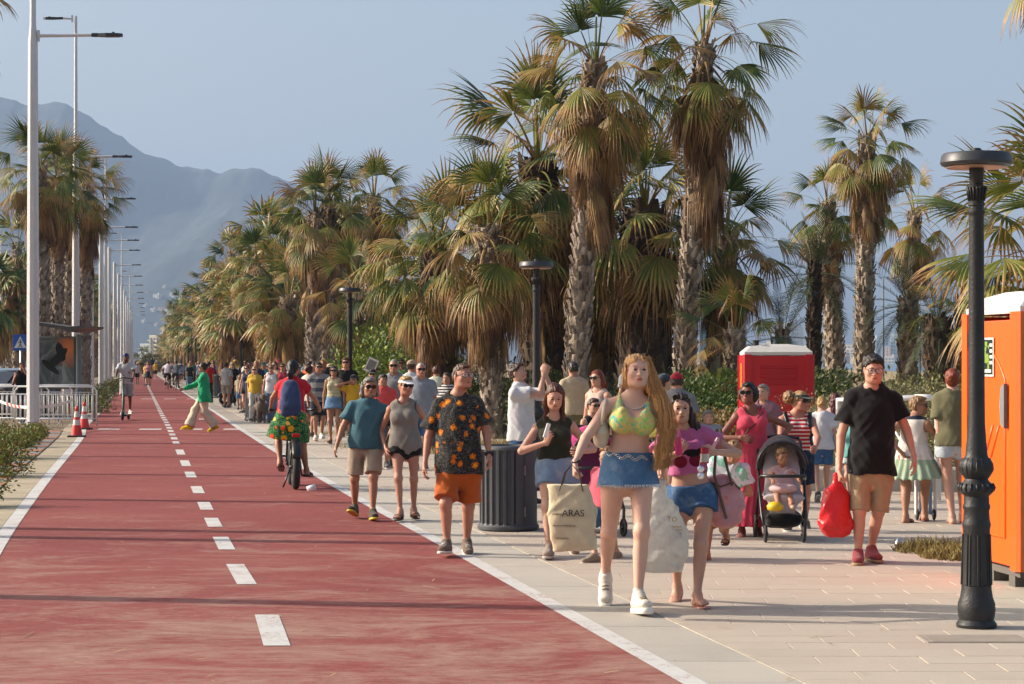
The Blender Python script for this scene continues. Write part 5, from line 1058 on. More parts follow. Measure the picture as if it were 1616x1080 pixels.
def crowd():
    """the walkers farther off: fourteen built figures, each copied as a person of its own with clothes of its own colour"""
    protos = []; r = random.Random(21); keep = at(808, 700)
    spec = [('m', 'tee', 'shorts', 'short', .2, 0), ('f', 'tank', 'shorts', 'long', -.2, 0), ('m', 'tee', 'trousers', 'short', .25, 0), ('f', 'tee', 'skirt', 'pony', .15, 0), ('m', 'tee', 'shorts', 'buzz', -.25, 1), ('f', 'tank', 'skirt', 'long', .2, 0), ('m', 'tank', 'shorts', 'short', .1, 0), ('f', 'tee', 'shorts', 'bun', -.15, 2), ('m', 'tee', 'shorts', 'short', .0, 1), ('f', 'tee', 'trousers', 'long', .2, 0)]
    for i, (sx, up, lo, hk, st, hd) in enumerate(spec):
        root, g, s = walker(808 + i, 700, 0, 'x', sx, up=up, lo=lo, hk=hk, st=st, H=1.68 if sx == 'f' else 1.78, h=.022, detail=0, sunnies=i % 3 != 2, sk=('tan', 'fair', 'brown', 'ruddy')[i % 4], hairc=('black', 'brown', 'blond', 'grey', 'black', 'auburn', 'brown')[i % 7], capc='#b8b4ac' if hd == 1 else None, hatc='#c6b890' if hd == 2 else None, face=0); protos.append(root)
    cols = [('white', '#c6c4c0'), ('red', '#a82a30'), ('black', '#1a1a1d'), ('navy', '#26304a'), ('pink', '#c58a96'), ('beige', '#b0a084'), ('pale blue', '#8ba4bc'), ('yellow', '#c7a23c'), ('grey', '#85868a'), ('green', '#4d7a5c'), ('orange', '#c8622c'), ('teal', '#3d7a82')]
    low = [('dark', '#2a2c32'), ('denim', '#4f6c8c'), ('beige', '#9c8c70'), ('white', '#bdbab4'), ('khaki', '#6b6a4c'), ('black', '#161618')]
    def put(i, x, y, rz, s, lab, grp, used):
        src = protos[i]; c = clone(src) if used else src; c.location = (x, y, 0); c.rotation_euler = (0, 0, rz); c.scale = (s,) * 3; a, b = r.choice(cols), r.choice(low); c['label'] = lab(a[0], b[0]); c['group'] = grp
        for ch in c.children:
            n = ch.name.split('.')[0]; m = None
            if n in ('t_shirt', 'tank_top'): m = cloth('c_' + a[1], a[1])
            elif n in ('shorts', 'trousers', 'skirt'): m = cloth('c_' + b[1], b[1])
            elif n in ('cap', 'sun_hat'): m = cloth('c_' + a[1], a[1])
            if m: ch.material_slots[0].link = 'OBJECT'; ch.material_slots[0].material = m
        return a, b
    used = set(); L = []; n = 0
    for d0, d1, cnt, w in ((56, 75, 15, 5.2), (75, 100, 26, 6.2), (100, 140, 34, 7.), (140, 220, 44, 7.), (220, 330, 24, 7.)):
        for _ in range(cnt):
            d = r.uniform(d0, d1); x = xat(R_EDGE, d) + .5 + r.random() ** 1.1 * w; L.append((x, d))
    for _ in range(9): d = r.uniform(150, 300); L.append((xat(L_EDGE, d) + r.uniform(.4, 3.6), d))
    for px, d in ((628, 62), (640, 70), (676, 60), (570, 75), (596, 80), (655, 66), (505, 62), (735, 55), (760, 60), (905, 34), (1000, 36), (888, 38)): L.append((X(px, d), d))
    for x, d in L:
        i = r.randrange(len(protos)); tow = r.random() < .62; rz = r.uniform(-.35, .35) + (math.radians(-10) if tow else math.pi); s = r.uniform(.92, 1.04) * (.72 if r.random() < .13 else 1); kind = 'coming' if tow else 'going'; sx = 'man' if spec[i][0] == 'm' else 'woman'
        hd = {1: ', cap', 2: ', sun hat'}.get(spec[i][5], ''); where = 'under the palms' if d < 75 else 'in the crowd' if d < 140 else 'far off'
        lab = (lambda a, b, sx=sx, kind=kind, hd=hd, where=where: '%s in %s top, %s bottoms%s, %s %s' % (sx, a, b, hd, kind, where)); put(i, x, d, rz, s, lab, 'people strolling in the far crowd', i in used); used.add(i); n += 1
    for i, p in enumerate(protos):
        if i not in used:
            for ch in list(p.children): bpy.data.objects.remove(ch)
            bpy.data.objects.remove(p)
# ---------------------------------------------------------------- ground, path, pavement, hills, haze
VP = Vector((-.176, 1, 0)).normalized()                 # the promenade runs this way
def course(pts, far=520.):
    """polyline of x against distance, running on along the promenade"""
    pts = list(pts); x, y = pts[-1]; pts.append((x + (far - y) * -.176, far)); out = []
    for i in range(len(pts) - 1):                        # rounded off into an even curve
        (x0, y0), (x1, y1) = pts[i], pts[i + 1]; sl = lambda j: (pts[min(j + 1, len(pts) - 1)][0] - pts[max(j - 1, 0)][0]) / (pts[min(j + 1, len(pts) - 1)][1] - pts[max(j - 1, 0)][1])
        m0, m1, h = sl(i), sl(i + 1), y1 - y0
        for k in range(8):
            t = k / 8; out.append(((2 * t ** 3 - 3 * t * t + 1) * x0 + (t ** 3 - 2 * t * t + t) * h * m0 + (3 * t * t - 2 * t ** 3) * x1 + (t ** 3 - t * t) * h * m1, y0 + t * h))
    out.append(pts[-1]); return out
R_EDGE = course([(2.7, 2), (.99, 11.3), (.12, 16), (-.66, 20.2), (-2.0, 27.2), (-4.3, 39.8), (-7.0, 55), (-10.05, 72.5)])
L_EDGE = course([(-2.2, 2), (-3.0, 9), (-3.95, 15), (-5.15, 21.5), (-6.9, 31.4), (-9.75, 47.9), (-11.1, 55), (-14.1, 72.5)])
CENTRE = course([(0, 2), (-.95, 9), (-1.5, 13.4), (-2.15, 16.9), (-2.98, 21.5), (-4.72, 31.4), (-7.6, 47.9), (-8.95, 55.6), (-11.95, 72.5)])
def xat(line, y):
    for (x0, y0), (x1, y1) in zip(line, line[1:]):
        if y <= y1: return x0 + (x1 - x0) * (y - y0) / (y1 - y0)
    return line[-1][0]
def strip(name, la, lb, z, m, y0=2., y1=520., n=140, oa=0., ob=0., kind=None, parent=None, zb=None):
    ys = [y0 + (y1 - y0) * (i / n) ** 2.2 for i in range(n + 1)]; b = MB(); vs = []
    for y in ys: vs += [(xat(la, y) + oa, y, z), (xat(lb, y) + ob, y, z)]
    fs = [(2 * i, 2 * i + 1, 2 * i + 3, 2 * i + 2) for i in range(n)]
    b.add(vs, fs); o = b.build(name, m, parent); 
    if kind: o['kind'] = kind
    return o
# materials
def path_mat():
    m, nt, b = nmat('red_asphalt'); v = coords(nt); vr = coords(nt, 'Object', (.55, 4.2, 1), (0, 0, .06))
    big = noise(nt, v, .35, 6, .62, .4); wear = noise(nt, coords(nt, 'Object', (.6, .9, 1)), 1.1, 10, .78, .9); streak = noise(nt, coords(nt, 'Object', (1.3, 4.5, 1)), 3.2, 10, .85, .8); fine = noise(nt, v, 90, 3, .7); mid = noise(nt, v, 9, 5, .7)
    c = ramp(nt, big, [(.3, hx('#783633')), (.6, hx('#83403c')), (.8, hx('#874843'))])
    c = mixc(nt, .6, c, fine, 'OVERLAY'); c = mixc(nt, .45, c, mid, 'OVERLAY')
    s = N(nt, 'ShaderNodeSeparateXYZ'); nt.links.new(v, s.inputs[0])
    near = N(nt, 'ShaderNodeMapRange'); nt.links.new(s.outputs[1], near.inputs[0]); near.inputs[1].default_value = 24; near.inputs[2].default_value = 10; near.inputs[3].default_value = 0; near.inputs[4].default_value = .10
    wv = math_(nt, 'ADD', math_(nt, 'ADD', math_(nt, 'MULTIPLY', wear, .6), math_(nt, 'MULTIPLY', streak, .4)), near.outputs[0])
    w = ramp(nt, wv, [(.53, (0, 0, 0, 1)), (.72, (.85, .85, .85, 1))])
    c = mixc(nt, w, c, hx('#a58e7e')); nt.links.new(c, b.inputs['Base Color']); b.inputs['Roughness'].default_value = .88; b.inputs['Specular IOR Level'].default_value = .3
    bump(nt, b, fine, .5, .006); return m
def worn_paint(key='road_paint', col='#c9c9c6', under='#83403c'):
    m, nt, b = nmat(key); v = coords(nt); n = noise(nt, v, 26, 6, .75); n2 = noise(nt, v, 3, 4, .6)
    f = ramp(nt, math_(nt, 'ADD', math_(nt, 'MULTIPLY', n, .65), math_(nt, 'MULTIPLY', n2, .35)), [(.53, (0, 0, 0, 1)), (.63, (.85, .85, .85, 1))])
    c = mixc(nt, f, mixc(nt, n2, hx(col), hx('#b3b2ad')), hx(under)); nt.links.new(c, b.inputs['Base Color']); b.inputs['Roughness'].default_value = .7; return m
def stone(key, cols, sc=3., rough=.85, grain=120, dirt=True):
    if key in _MC: return _MC[key]
    m, nt, b = nmat(key); v = coords(nt, 'Object'); oi = N(nt, 'ShaderNodeObjectInfo'); geo = N(nt, 'ShaderNodeNewGeometry')
    n = noise(nt, v, sc, 6, .65, .5); g = noise(nt, v, grain, 3, .7)
    f = math_(nt, 'ADD', math_(nt, 'MULTIPLY', n, .55), math_(nt, 'ADD', math_(nt, 'MULTIPLY', geo.outputs['Random Per Island'], .28), math_(nt, 'MULTIPLY', oi.outputs['Random'], .17)))
    k = len(cols); c = ramp(nt, f, [(.25 + .5 * i / (k - 1), hx(x)) for i, x in enumerate(cols)]); c = mixc(nt, .3, c, g, 'OVERLAY')
    nt.links.new(c, b.inputs['Base Color']); b.inputs['Roughness'].default_value = rough; b.inputs['Specular IOR Level'].default_value = .3; bump(nt, b, g, .35, .004); _MC[key] = m; return m
def sand_mat():
    m, nt, b = nmat('sandy_soil'); v = coords(nt); n = noise(nt, v, .25, 7, .65, .4); g = noise(nt, v, 14, 5, .75)
    c = ramp(nt, n, [(.3, hx('#6d5f42')), (.5, hx('#9b8763')), (.7, hx('#5f6138'))]); c = mixc(nt, .5, c, g, 'OVERLAY'); nt.links.new(c, b.inputs['Base Color']); b.inputs['Roughness'].default_value = .95; bump(nt, b, g, .8, .04); return m
MAT['tile'] = stone('paving_tile', ['#9a8f82', '#a79c8f', '#b0a597', '#ac9e91', '#b4a99b'], .35, .8)
MAT['tile_pink'] = stone('pink_paving', ['#ad968a', '#b39c8f', '#b7a598'], .8, .8)
MAT['kerb'] = stone('kerb_concrete', ['#98938a', '#a9a399', '#b3ada2'], 1.2, .85)
def build_ground():
    b = MB(); n = 40                                     # one sheet to the horizon, falling gently to the beach on the right
    vs, fs = [], []; xs = [-9000, -3000, -900, -300, -120, -60, -30, -20, -14, 0, 20, 60, 150, 300, 900, 3000, 9000]; ys = [-30, 0, 10, 20, 40, 70, 110, 170, 260, 400, 650, 1200, 2500, 5000, 9500]
    for y in ys:
        for x in xs: vs.append((x, y, -.05 if y < 700 else -.9))
    for j in range(len(ys) - 1):
        for i in range(len(xs) - 1): a = j * len(xs) + i; fs.append((a, a + 1, a + len(xs) + 1, a + len(xs)))
    b.add(vs, fs); tag(b.build('ground', sand_mat()), kind='structure')
    strip('bicycle_path', L_EDGE, R_EDGE, 0., path_mat(), kind='structure', n=200)
    wp = worn_paint()
    strip('painted_edge_line', R_EDGE, R_EDGE, .004, wp, oa=-.13, ob=.0, kind='structure', n=200); strip('painted_edge_line', L_EDGE, L_EDGE, .004, wp, oa=0., ob=.15, kind='structure', n=200)
    b = MB()                                             # centre dashes
    rows = [(971, 1020, 428, .16), (891, 923, 381, .15), (848, 868, 352, .15), (818, 832, 334, .15), (793, 805, 322, .15), (768, 779, 311, .15), (745, 754, 301, .15), (727, 736, 295, .15), (710, 718, 289, .15)]
    for (ya, yb, px, w) in rows:
        d0, d1 = depth(yb), depth(ya); s = -.2
        b.add([(xat(CENTRE, d0) - w / 2, d0, .004), (xat(CENTRE, d0) + w / 2, d0, .004), (xat(CENTRE, d1) + w / 2, d1, .004), (xat(CENTRE, d1) - w / 2, d1, .004)], [(0, 1, 2, 3)])
    y = depth(701)
    while y < 300:
        b.add([(xat(CENTRE, y) - .07, y, .004), (xat(CENTRE, y) + .07, y, .004), (xat(CENTRE, y + 1.4) + .07, y + 1.4, .004), (xat(CENTRE, y + 1.4) - .07, y + 1.4, .004)], [(0, 1, 2, 3)]); y += 2.5
    tag(b.build('painted_centre_dashes', wp), kind='structure')
    b = MB()                                             # two rows of crossing marks
    for yy, spans in ((678, [(157, 191), (222, 257), (288, 322), (355, 391)]), (682, []), (630, [(224, 245), (260, 279), (296, 316)]), (662, [(316, 326)]), (598, [(225, 236), (243, 254)])):
        for a, c in spans:
            d = depth(yy); k = d / F_PX; b.add([((a - 808) * k, d - .33, .0045), ((c - 808) * k, d - .33, .0045), ((c - 808) * k - .1, d + .5, .0045), ((a - 808) * k - .1, d + .5, .0045)], [(0, 1, 2, 3)])
    for i in range(14):                                   # the second line of the crossing, dashed across the path
        pass
    tag(b.build('painted_crossing_marks', wp), kind='structure')
    # pavement bed and its slabs
    far_r = [(x + 8.7 + (max(0, 22 - y) * .35), y) for x, y in R_EDGE]
    pv = strip('pavement', R_EDGE, far_r, -.006, stone('pavement_bed', ['#857d73', '#978e84', '#a0978c'], .5), kind='structure')
    kb = strip('kerb_strip', R_EDGE, R_EDGE, -.008, stone('kerb_bed', ['#5f5b55', '#77726a'], 1.), ob=.56, kind='structure')
    # kerb stones: concrete flags along the path
    def slab(poly, z0, z1, bev=.006):
        c = [sum(p[i] for p in poly) / len(poly) for i in (0, 1)]; q = [(p[0] + (c[0] - p[0]) * bev / max(.05, math.hypot(p[0] - c[0], p[1] - c[1])), p[1] + (c[1] - p[1]) * bev / max(.05, math.hypot(p[0] - c[0], p[1] - c[1]))) for p in poly]
        n = len(poly); vs = [(x, y, z0) for x, y in poly] + [(x, y, z1 - bev * .6) for x, y in poly] + [(x, y, z1) for x, y in q]; fs = [tuple(range(2 * n, 3 * n))]
        for l in (0, 1): fs += [(l * n + i, l * n + (i + 1) % n, (l + 1) * n + (i + 1) % n, (l + 1) * n + i) for i in range(n)]
        return vs, fs
    r = random.Random(5); y = 8.; i = 0
    while y < 60:
        L = .8; g = .006; x0, x1 = xat(R_EDGE, y), xat(R_EDGE, y + L); poly = [(x0 + .004, y + g), (x0 + .518, y + g), (x1 + .518, y + L - g), (x1 + .004, y + L - g)]
        v, f = slab(poly, -.03, -.002 + r.uniform(-.0015, .0015)); MB().add(v, f).build('kerb_stone', MAT['kerb'], kb); y += L
    b = MB(); ys = [8 + 1.0 * i for i in range(260)]      # the thin pale joint beside the kerb
    for ya, yb in zip(ys, ys[1:]): v, f = slab([(xat(R_EDGE, ya) + .52, ya), (xat(R_EDGE, ya) + .545, ya), (xat(R_EDGE, yb) + .545, yb), (xat(R_EDGE, yb) + .52, yb)], -.03, .0015, .003); b.add(v, f)
    o = b.build('edging_strip', mat('pale_metal', hx('#a89f90'), .7, var=.2), kb)
    # slabs: rows across, running joint; near ones single, the rest one piece of geometry
    near, rest, rest_p, nsl = [], MB(), MB(), 0; y = 8.6; row = 0
    while y < 75:
        D = .30; W = .60; x = xat(R_EDGE, y) + .56; off = (row % 2) * .3 + r.uniform(-.02, .02); xx = x; first = True
        lim = (808 + 60) * (y + 1) / F_PX + 1.2
        while xx < min(lim, xat(far_r, y)):
            w = W - off if first and off > .05 else W; first = False; g = .002
            xa, xb = xx + g, xx + w - g; z = -.001 + r.uniform(-.001, .001) + (r.random() < .03) * .0015; k = .2 * (1 if xx - x < .01 else 0)
            sh = lambda X, Y: X
            if xx - x < .01:
                v, f = slab([(xat(R_EDGE, y) + .549, y + g), (xb, y + g), (xb, y + D - g), (xat(R_EDGE, y + D) + .549, y + D - g)], -.02, z, .004)
            else: v, f = slab([(xa, y + g), (xb, y + g), (xb, y + D - g), (xa, y + D - g)], -.02, z, .004)
            pink = (y > 17.8 and y < 18.7 and xx > 2.4) or (vn(xx * .45, y * .5) > .62)
            if nsl < 298 and xx < lim - .4 and y < 17.5: near.append((v, f, pink)); nsl += 1
            else: (rest_p if pink else rest).add(v, f)
            xx += w
        y += D; row += 1
    for v, f, pink in near: MB().add(v, f).build('paving_slab', MAT['tile_pink'] if pink else MAT['tile'], pv)
    tag(rest.build('paving_slabs', MAT['tile'], pv), kind='stuff'); tag(rest_p.build('pink_paving_slabs', MAT['tile_pink'], pv), kind='stuff')
    # left kerb: pale small flags, then a strip of bare earth
    lb = strip('planting_strip', L_EDGE, L_EDGE, -.02, mulch_mat(), oa=-3.2, ob=-.0, kind='structure'); st = MB(); cnt = 0; y = 14.
    MAT['left_flag'] = stone('left_flag', ['#8d8371', '#a2967f', '#b3a690'], 1.5)
    while y < 120:
        L = .4; g = .006; x0, x1 = xat(L_EDGE, y), xat(L_EDGE, y + L); v, f = slab([(x0 - .42, y + g), (x0 - .004, y + g), (x1 - .004, y + L - g), (x1 - .42, y + L - g)], -.03, .0 + r.uniform(-.002, .002))
        if y > 18 and y < 56: MB().add(v, f).build('edge_flag', MAT['left_flag'], lb)
        else: st.add(v, f)
        y += L
    tag(st.build('far_edge_flags', MAT['left_flag'], lb), kind='stuff')
    # slate coloured slabs and brick ends among the planting
    y = 26.; i = 0
    while y < 52:
        x0 = xat(L_EDGE, y) - .46; L = .9; v, f = slab([(x0 - .62, y), (x0, y), (x0 - .13, y + L), (x0 - .75, y + L)], -.03, .004 + r.uniform(0, .01)); MB().add(v, f).build('border_slab', MAT['slate'] if i % 2 == 0 else MAT['brickred'], lb); y += L + .04; i += 1
    rd = MB(); rd.add([(-60, 30, -.03), (-14, 30, -.03), (-14 - 86, 520, -.03), (-160, 520, -.03)], [(0, 1, 2, 3)]) # the carriageway beyond
    tag(rd.build('road', stone('asphalt', ['#3c3c3d', '#4a4a4a', '#565553'], .5)), kind='structure')
    lt = MB()                                            # bits of dry palm leaf blown over the path and the paving
    for _ in range(420):
        y = 9 + 60 * r.random() ** 2; x = r.uniform(xat(L_EDGE, y), xat(R_EDGE, y) + 6); a = r.uniform(0, 3.14); l = r.uniform(.008, .05) * (1 + (r.random() < .06) * 2.5); w = r.uniform(.002, .006); c, s = math.cos(a), math.sin(a)
        lt.add([(x - c * l - s * w, y - s * l + c * w, .006), (x + c * l - s * w, y + s * l + c * w, .012), (x + c * l + s * w, y + s * l - c * w, .012), (x - c * l + s * w, y - s * l - c * w, .006)], [(3, 2, 1, 0)])
    tag(lt.build('leaf_litter', stone('litter', ['#5d4a34', '#a08a62', '#c0ad88'], 3.)), 'dry palm leaf bits strewn over path and paving', 'leaf litter', kind='stuff')
    return pv, kb, lb
def vn(x, y): return float(vnoise(np.float32(x + 50), np.float32(y + 50), np.float32(3.3))) * .9
def mulch_mat():
    m, nt, b = nmat('bark_mulch'); v = coords(nt); n = noise(nt, v, 22, 6, .75); k = noise(nt, v, 1.5, 5, .6)
    c = ramp(nt, math_(nt, 'ADD', math_(nt, 'MULTIPLY', n, .6), math_(nt, 'MULTIPLY', k, .4)), [(.35, hx('#3d3328')), (.5, hx('#7b6a55')), (.65, hx('#a08c72'))]); nt.links.new(c, b.inputs['Base Color']); b.inputs['Roughness'].default_value = .95; bump(nt, b, n, .9, .03); return m
MAT['slate'] = stone('slate_slab', ['#5d6266', '#74787b', '#888886'], 2.); MAT['brickred'] = stone('brick_slab', ['#8a5a44', '#9c6a50', '#a57a60'], 2.)
# ---------------------------------------------------------------- mountains, town, bay
def hills():
    m, nt, b = nmat('wooded_hill'); v = coords(nt); n = noise(nt, v, .012, 8, .7, .6); n2 = noise(nt, v, .0022, 6, .6)
    c = ramp(nt, math_(nt, 'ADD', math_(nt, 'MULTIPLY', n, .5), math_(nt, 'MULTIPLY', n2, .5)), [(.36, hx('#1f2a27')), (.5, hx('#27322f')), (.64, hx('#353d3c'))]); nt.links.new(c, b.inputs['Base Color']); b.inputs['Roughness'].default_value = .95
    def ridge(name, D, prof, depth_, seed, rough):
        """a range whose skyline passes through the given (px,py) points as seen from the promenade, with real slopes in front of and behind it"""
        r = np.random.RandomState(seed); nx, ny = 300, 51; xs = np.linspace(prof[0][0], prof[-1][0], nx); top = np.interp(xs, [p[0] for p in prof], [p[1] for p in prof])
        vs = []; 
        for j in range(ny):
            t = j / (ny - 1); d = D + (t - .72) * depth_; e = min(t / .72, 1.) if t <= .72 else 1 - (t - .72) / .28
            for i in range(nx):
                X = (xs[i] - 808) * D / F_PX; Htop = (HOR - top[i]) * D / F_PX + CAM_H; X2 = X * (1 + .0 * t)
                spur = float(vnoise(np.float32(X / 420. + seed), np.float32(d / 900. + 3), np.float32(seed))) * .5 + float(vnoise(np.float32(X / 150. + seed), np.float32(d / 260. + 3), np.float32(seed + 1))) * .22
                h = Htop * (e ** 1.25) * (1 + spur * rough * (1 - e) * 1.6) + Htop * .012 * (float(vnoise(np.float32(X / 34.), np.float32(d / 60.), np.float32(2))) + .6 * float(vnoise(np.float32(X / 13.), np.float32(d / 30.), np.float32(5)))) * (e > .3)
                vs.append((X2, d, h - 2))
        fs = [(j * nx + i, j * nx + i + 1, (j + 1) * nx + i + 1, (j + 1) * nx + i) for j in range(ny - 1) for i in range(nx - 1)]
        tag(MB().add(vs, fs).build(name, m, None, True), kind='structure')
    ridge('mountain', 5200, [(-420, 250), (-200, 190), (-60, 165), (0, 153), (30, 160), (60, 166), (105, 163), (135, 176), (160, 195), (205, 226), (250, 250), (290, 262), (350, 272), (370, 264), (400, 262), (450, 282), (520, 312), (620, 360), (760, 430), (900, 500), (1000, 560)], 2600, 3, .9)
    ridge('far_mountain', 8800, [(300, 470), (420, 400), (520, 330), (600, 296), (660, 292), (760, 296), (860, 315), (960, 330), (1060, 345), (1130, 352), (1210, 385), (1260, 400), (1350, 408), (1420, 405), (1500, 420), (1616, 430), (1900, 440), (2300, 500)], 3200, 8, .8)
def town():
    """white and pale houses on the slope, the blocks at the end of the promenade and the town across the bay"""
    W = [stone('far_wall_%d' % i, [c, c2], .02, .9) for i, (c, c2) in enumerate((('#b8b2a4', '#c8c2b4'), ('#c5b6a0', '#b5a58e'), ('#b98d78', '#c6a08a'), ('#a9b3b2', '#bcc4c2')))]
    win = mat('far_window', (.10, .12, .14, 1), .3, var=0); roof = stone('far_roof', ['#8b5a45', '#a06a50'], .05, .9)
    def block(px, py0, py1, w, D, wall, label, floors, bays, group, rr=False, dep=14., balc=False, under=None):
        k = D / F_PX; H = (py0 - py1) * k; z0 = (HOR - py0) * k + CAM_H; x = (px - 808) * k; Wd = w * k
        t = thing('apartment_block' if floors > 2 else 'house', label, 'building', (x, D, z0), group=group, rz=-math.radians(32))
        b = MB(); b.box((0, dep / 2, H / 2 - (6 if under is None else under / 2)), (Wd, dep, H + 12) if under is None else (Wd, dep, H + under)); b.build('wall', wall, t)
        for f in range(floors):
            for c in range(bays):
                hh = H / floors; ww = Wd / bays; xx = -Wd / 2 + (c + .5) * ww; zz = (f + .5) * hh
                b = MB(); b.box((xx, -.12, zz), (ww * .5, .3, hh * .5)); b.build('window', win, t)
                if balc and c % 2 == 0: b = MB(); b.box((xx, -1.0, zz - hh * .32), (ww * .95, 1.8, hh * .24)); b.build('balcony', wall, t)
        if rr: b = MB(); b.prism([(-Wd * .54, 0), (Wd * .54, 0), (0, H * .4)], 0, dep * 1.1, Matrix.Translation((0, dep * 1.05, H)) @ Matrix.Rotation(math.pi / 2, 4, 'X')); b.build('roof', roof, t)
        else: b = MB(); b.box((0, dep / 2, H + .5), (Wd * 1.02, dep * 1.02, 1.0)); b.box((Wd * .2, dep / 2, H + 2.2), (Wd * .25, dep * .4, 3.)); b.build('roof', wall, t)
    g = 'apartment blocks where the promenade ends'
    for i, (px, y0, y1, w, wi, fl, by) in enumerate([(246, 572, 532, 26, 0, 6, 4), (281, 572, 528, 34, 0, 6, 5), (316, 572, 530, 30, 0, 6, 4), (262, 572, 520, 16, 0, 7, 2), (300, 572, 521, 14, 0, 7, 2), (228, 572, 545, 18, 3, 4, 3)]):
        block(px, y0, y1, w, 1150 + i * 25, W[wi], ['pale apartment block left of the end of the promenade', 'widest cream apartment block at the end of the promenade', 'cream apartment block half behind the palms at the end of the promenade', 'cream stair tower above the left far blocks', 'cream stair tower above the right far blocks', 'low grey far block beside the white lamp row'][i], fl, by, g, balc=True)
    r = random.Random(4)
    spots_ = [(246, 471, 12, 5), (250, 470, 7, 4), (271, 469, 10, 6), (258, 455, 5, 3), (240, 492, 7, 4), (252, 490, 8, 4), (262, 493, 7, 5), (268, 502, 3, 6), (283, 482, 4, 3), (300, 478, 10, 4), (297, 508, 6, 4), (309, 500, 5, 8), (228, 485, 5, 3), (232, 462, 4, 2), (320, 512, 8, 5), (285, 470, 4, 2), (318, 488, 5, 3), (338, 495, 6, 3), (225, 510, 5, 4), (245, 515, 5, 3)]
    bpy.context.view_layer.update(); dg = bpy.context.evaluated_depsgraph_get()
    for i, (px, py, w, h) in enumerate(spots_):
        v = Vector(((px - 808) / F_PX, 1, (HOR - py) / F_PX)).normalized(); hit, loc, *_ = SC.ray_cast(dg, Vector((0, 0, CAM_H)) + v * 1400, v)
        if not hit: continue
        block(px, py, py - h, w, loc.y, W[(0, 2, 0, 1)[i % 4]], '%s on the hillside, %s of the slope above the far blocks' % (('small white house', 'house with terracotta roof', 'white villa', 'cream house')[i % 4], 'upper part' if py < 480 else 'lower part'), 1 if h < 5 else 2, 2 if w > 5 else 1, 'houses on the hillside', rr=i % 4 == 1, dep=10, under=4)
    names = ['white', 'cream', 'terracotta', 'grey-green']
    for i in range(64):
        px = [r.uniform(1215, 1530), r.uniform(1060, 1215)][i % 5 == 4]; tall = i % 9 == 0; h = r.uniform(8, 20) + (18 if tall else 0); w = r.uniform(10, 30) if not tall else r.uniform(8, 13); base = 578 + r.uniform(-20, 0); k = (0, 2, 0, 3, 1, 2, 1, 0, 3)[i % 9]
        block(px, base, base - h, w, 2500 + r.uniform(0, 500), W[k], '%s %s building across the bay' % (names[k], 'tower' if tall else 'low'), max(2, int(h / 4)), max(2, int(w / 5)), 'buildings across the bay')
    for px, y1, w in ((1242, 512, 9), (1256, 517, 10), (1412, 528, 14), (1440, 532, 12), (1378, 534, 13), (1518, 505, 12)): block(px, 578, y1, w, 2700, W[0 if px < 1300 else 3], 'pale high-rise standing above the town across the bay', 9, 3, 'high-rises across the bay', balc=True)
def sea():
    m, nt, b = nmat('sea_water'); b.inputs['Base Color'].default_value = (.05, .11, .15, 1); b.inputs['Roughness'].default_value = .25; n = noise(nt, coords(nt, 'Object', (.03, .3, 1)), 1., 5); bump(nt, b, n, .4, .3)
    MB().add([(-40, 340, -.03), (2500, 340, -.03), (6000, 3400, -.03), (300, 3400, -.03)], [(0, 1, 2, 3)])
    b2 = MB().add([(60, 200, -.03), (1200, 200, -.03), (2600, 3300, -.03), (250, 3300, -.03)], [(0, 1, 2, 3)]); tag(b2.build('sea', m), kind='structure')
def haze():
    m = bpy.data.materials.new('haze'); m.use_nodes = True; nt = m.node_tree; nt.nodes.clear(); o = nt.nodes.new('ShaderNodeOutputMaterial'); v = nt.nodes.new('ShaderNodeVolumePrincipled')
    v.inputs['Color'].default_value = HAZE_COL; v.inputs['Density'].default_value = HAZE_D; v.inputs['Anisotropy'].default_value = HAZE_G; nt.links.new(v.outputs[0], o.inputs['Volume'])
    b = MB().box((0, 4700, 448), (19000, 9900, 900)); h = b.build('haze', m); h['kind'] = 'stuff'; h.location.z = 0
HAZE_D, HAZE_COL, HAZE_G = .00016, (.43, .60, .90, 1), .0
# ---------------------------------------------------------------- palms
def leaf_mat(key, stops, rough=.5):
    m, nt, b = nmat(key); a = N(nt, 'ShaderNodeAttribute', attribute_name='tone'); v = coords(nt); n = noise(nt, v, 3.5, 4, .6); oi = N(nt, 'ShaderNodeObjectInfo'); n2 = noise(nt, v, 30, 3, .7)
    f = math_(nt, 'ADD', a.outputs['Fac'], math_(nt, 'ADD', math_(nt, 'MULTIPLY', math_(nt, 'SUBTRACT', n, .5), .35), math_(nt, 'MULTIPLY', math_(nt, 'SUBTRACT', oi.outputs['Random'], .5), .26)))
    c = ramp(nt, f, [(p, hx(x)) for p, x in stops]); c = mixc(nt, .3, c, n2, 'OVERLAY'); nt.links.new(c, b.inputs['Base Color']); b.inputs['Roughness'].default_value = rough; b.inputs['Specular IOR Level'].default_value = .35
    tr = N(nt, 'ShaderNodeBsdfTranslucent'); nt.links.new(c, tr.inputs[0]); mx = N(nt, 'ShaderNodeMixShader'); mx.inputs[0].default_value = .22; out = nt.nodes['Material Output']
    nt.links.new(b.outputs[0], mx.inputs[1]); nt.links.new(tr.outputs[0], mx.inputs[2]); nt.links.new(mx.outputs[0], out.inputs[0]); return m
MAT['fan'] = leaf_mat('fan_leaf', [(0, '#33441f'), (.2, '#56672c'), (.38, '#80803a'), (.54, '#a4854e'), (.74, '#96724a'), (1, '#594230')])
MAT['date'] = leaf_mat('feather_leaf', [(0, '#28351f'), (.3, '#454f2e'), (.6, '#707045'), (1, '#8a7350')])
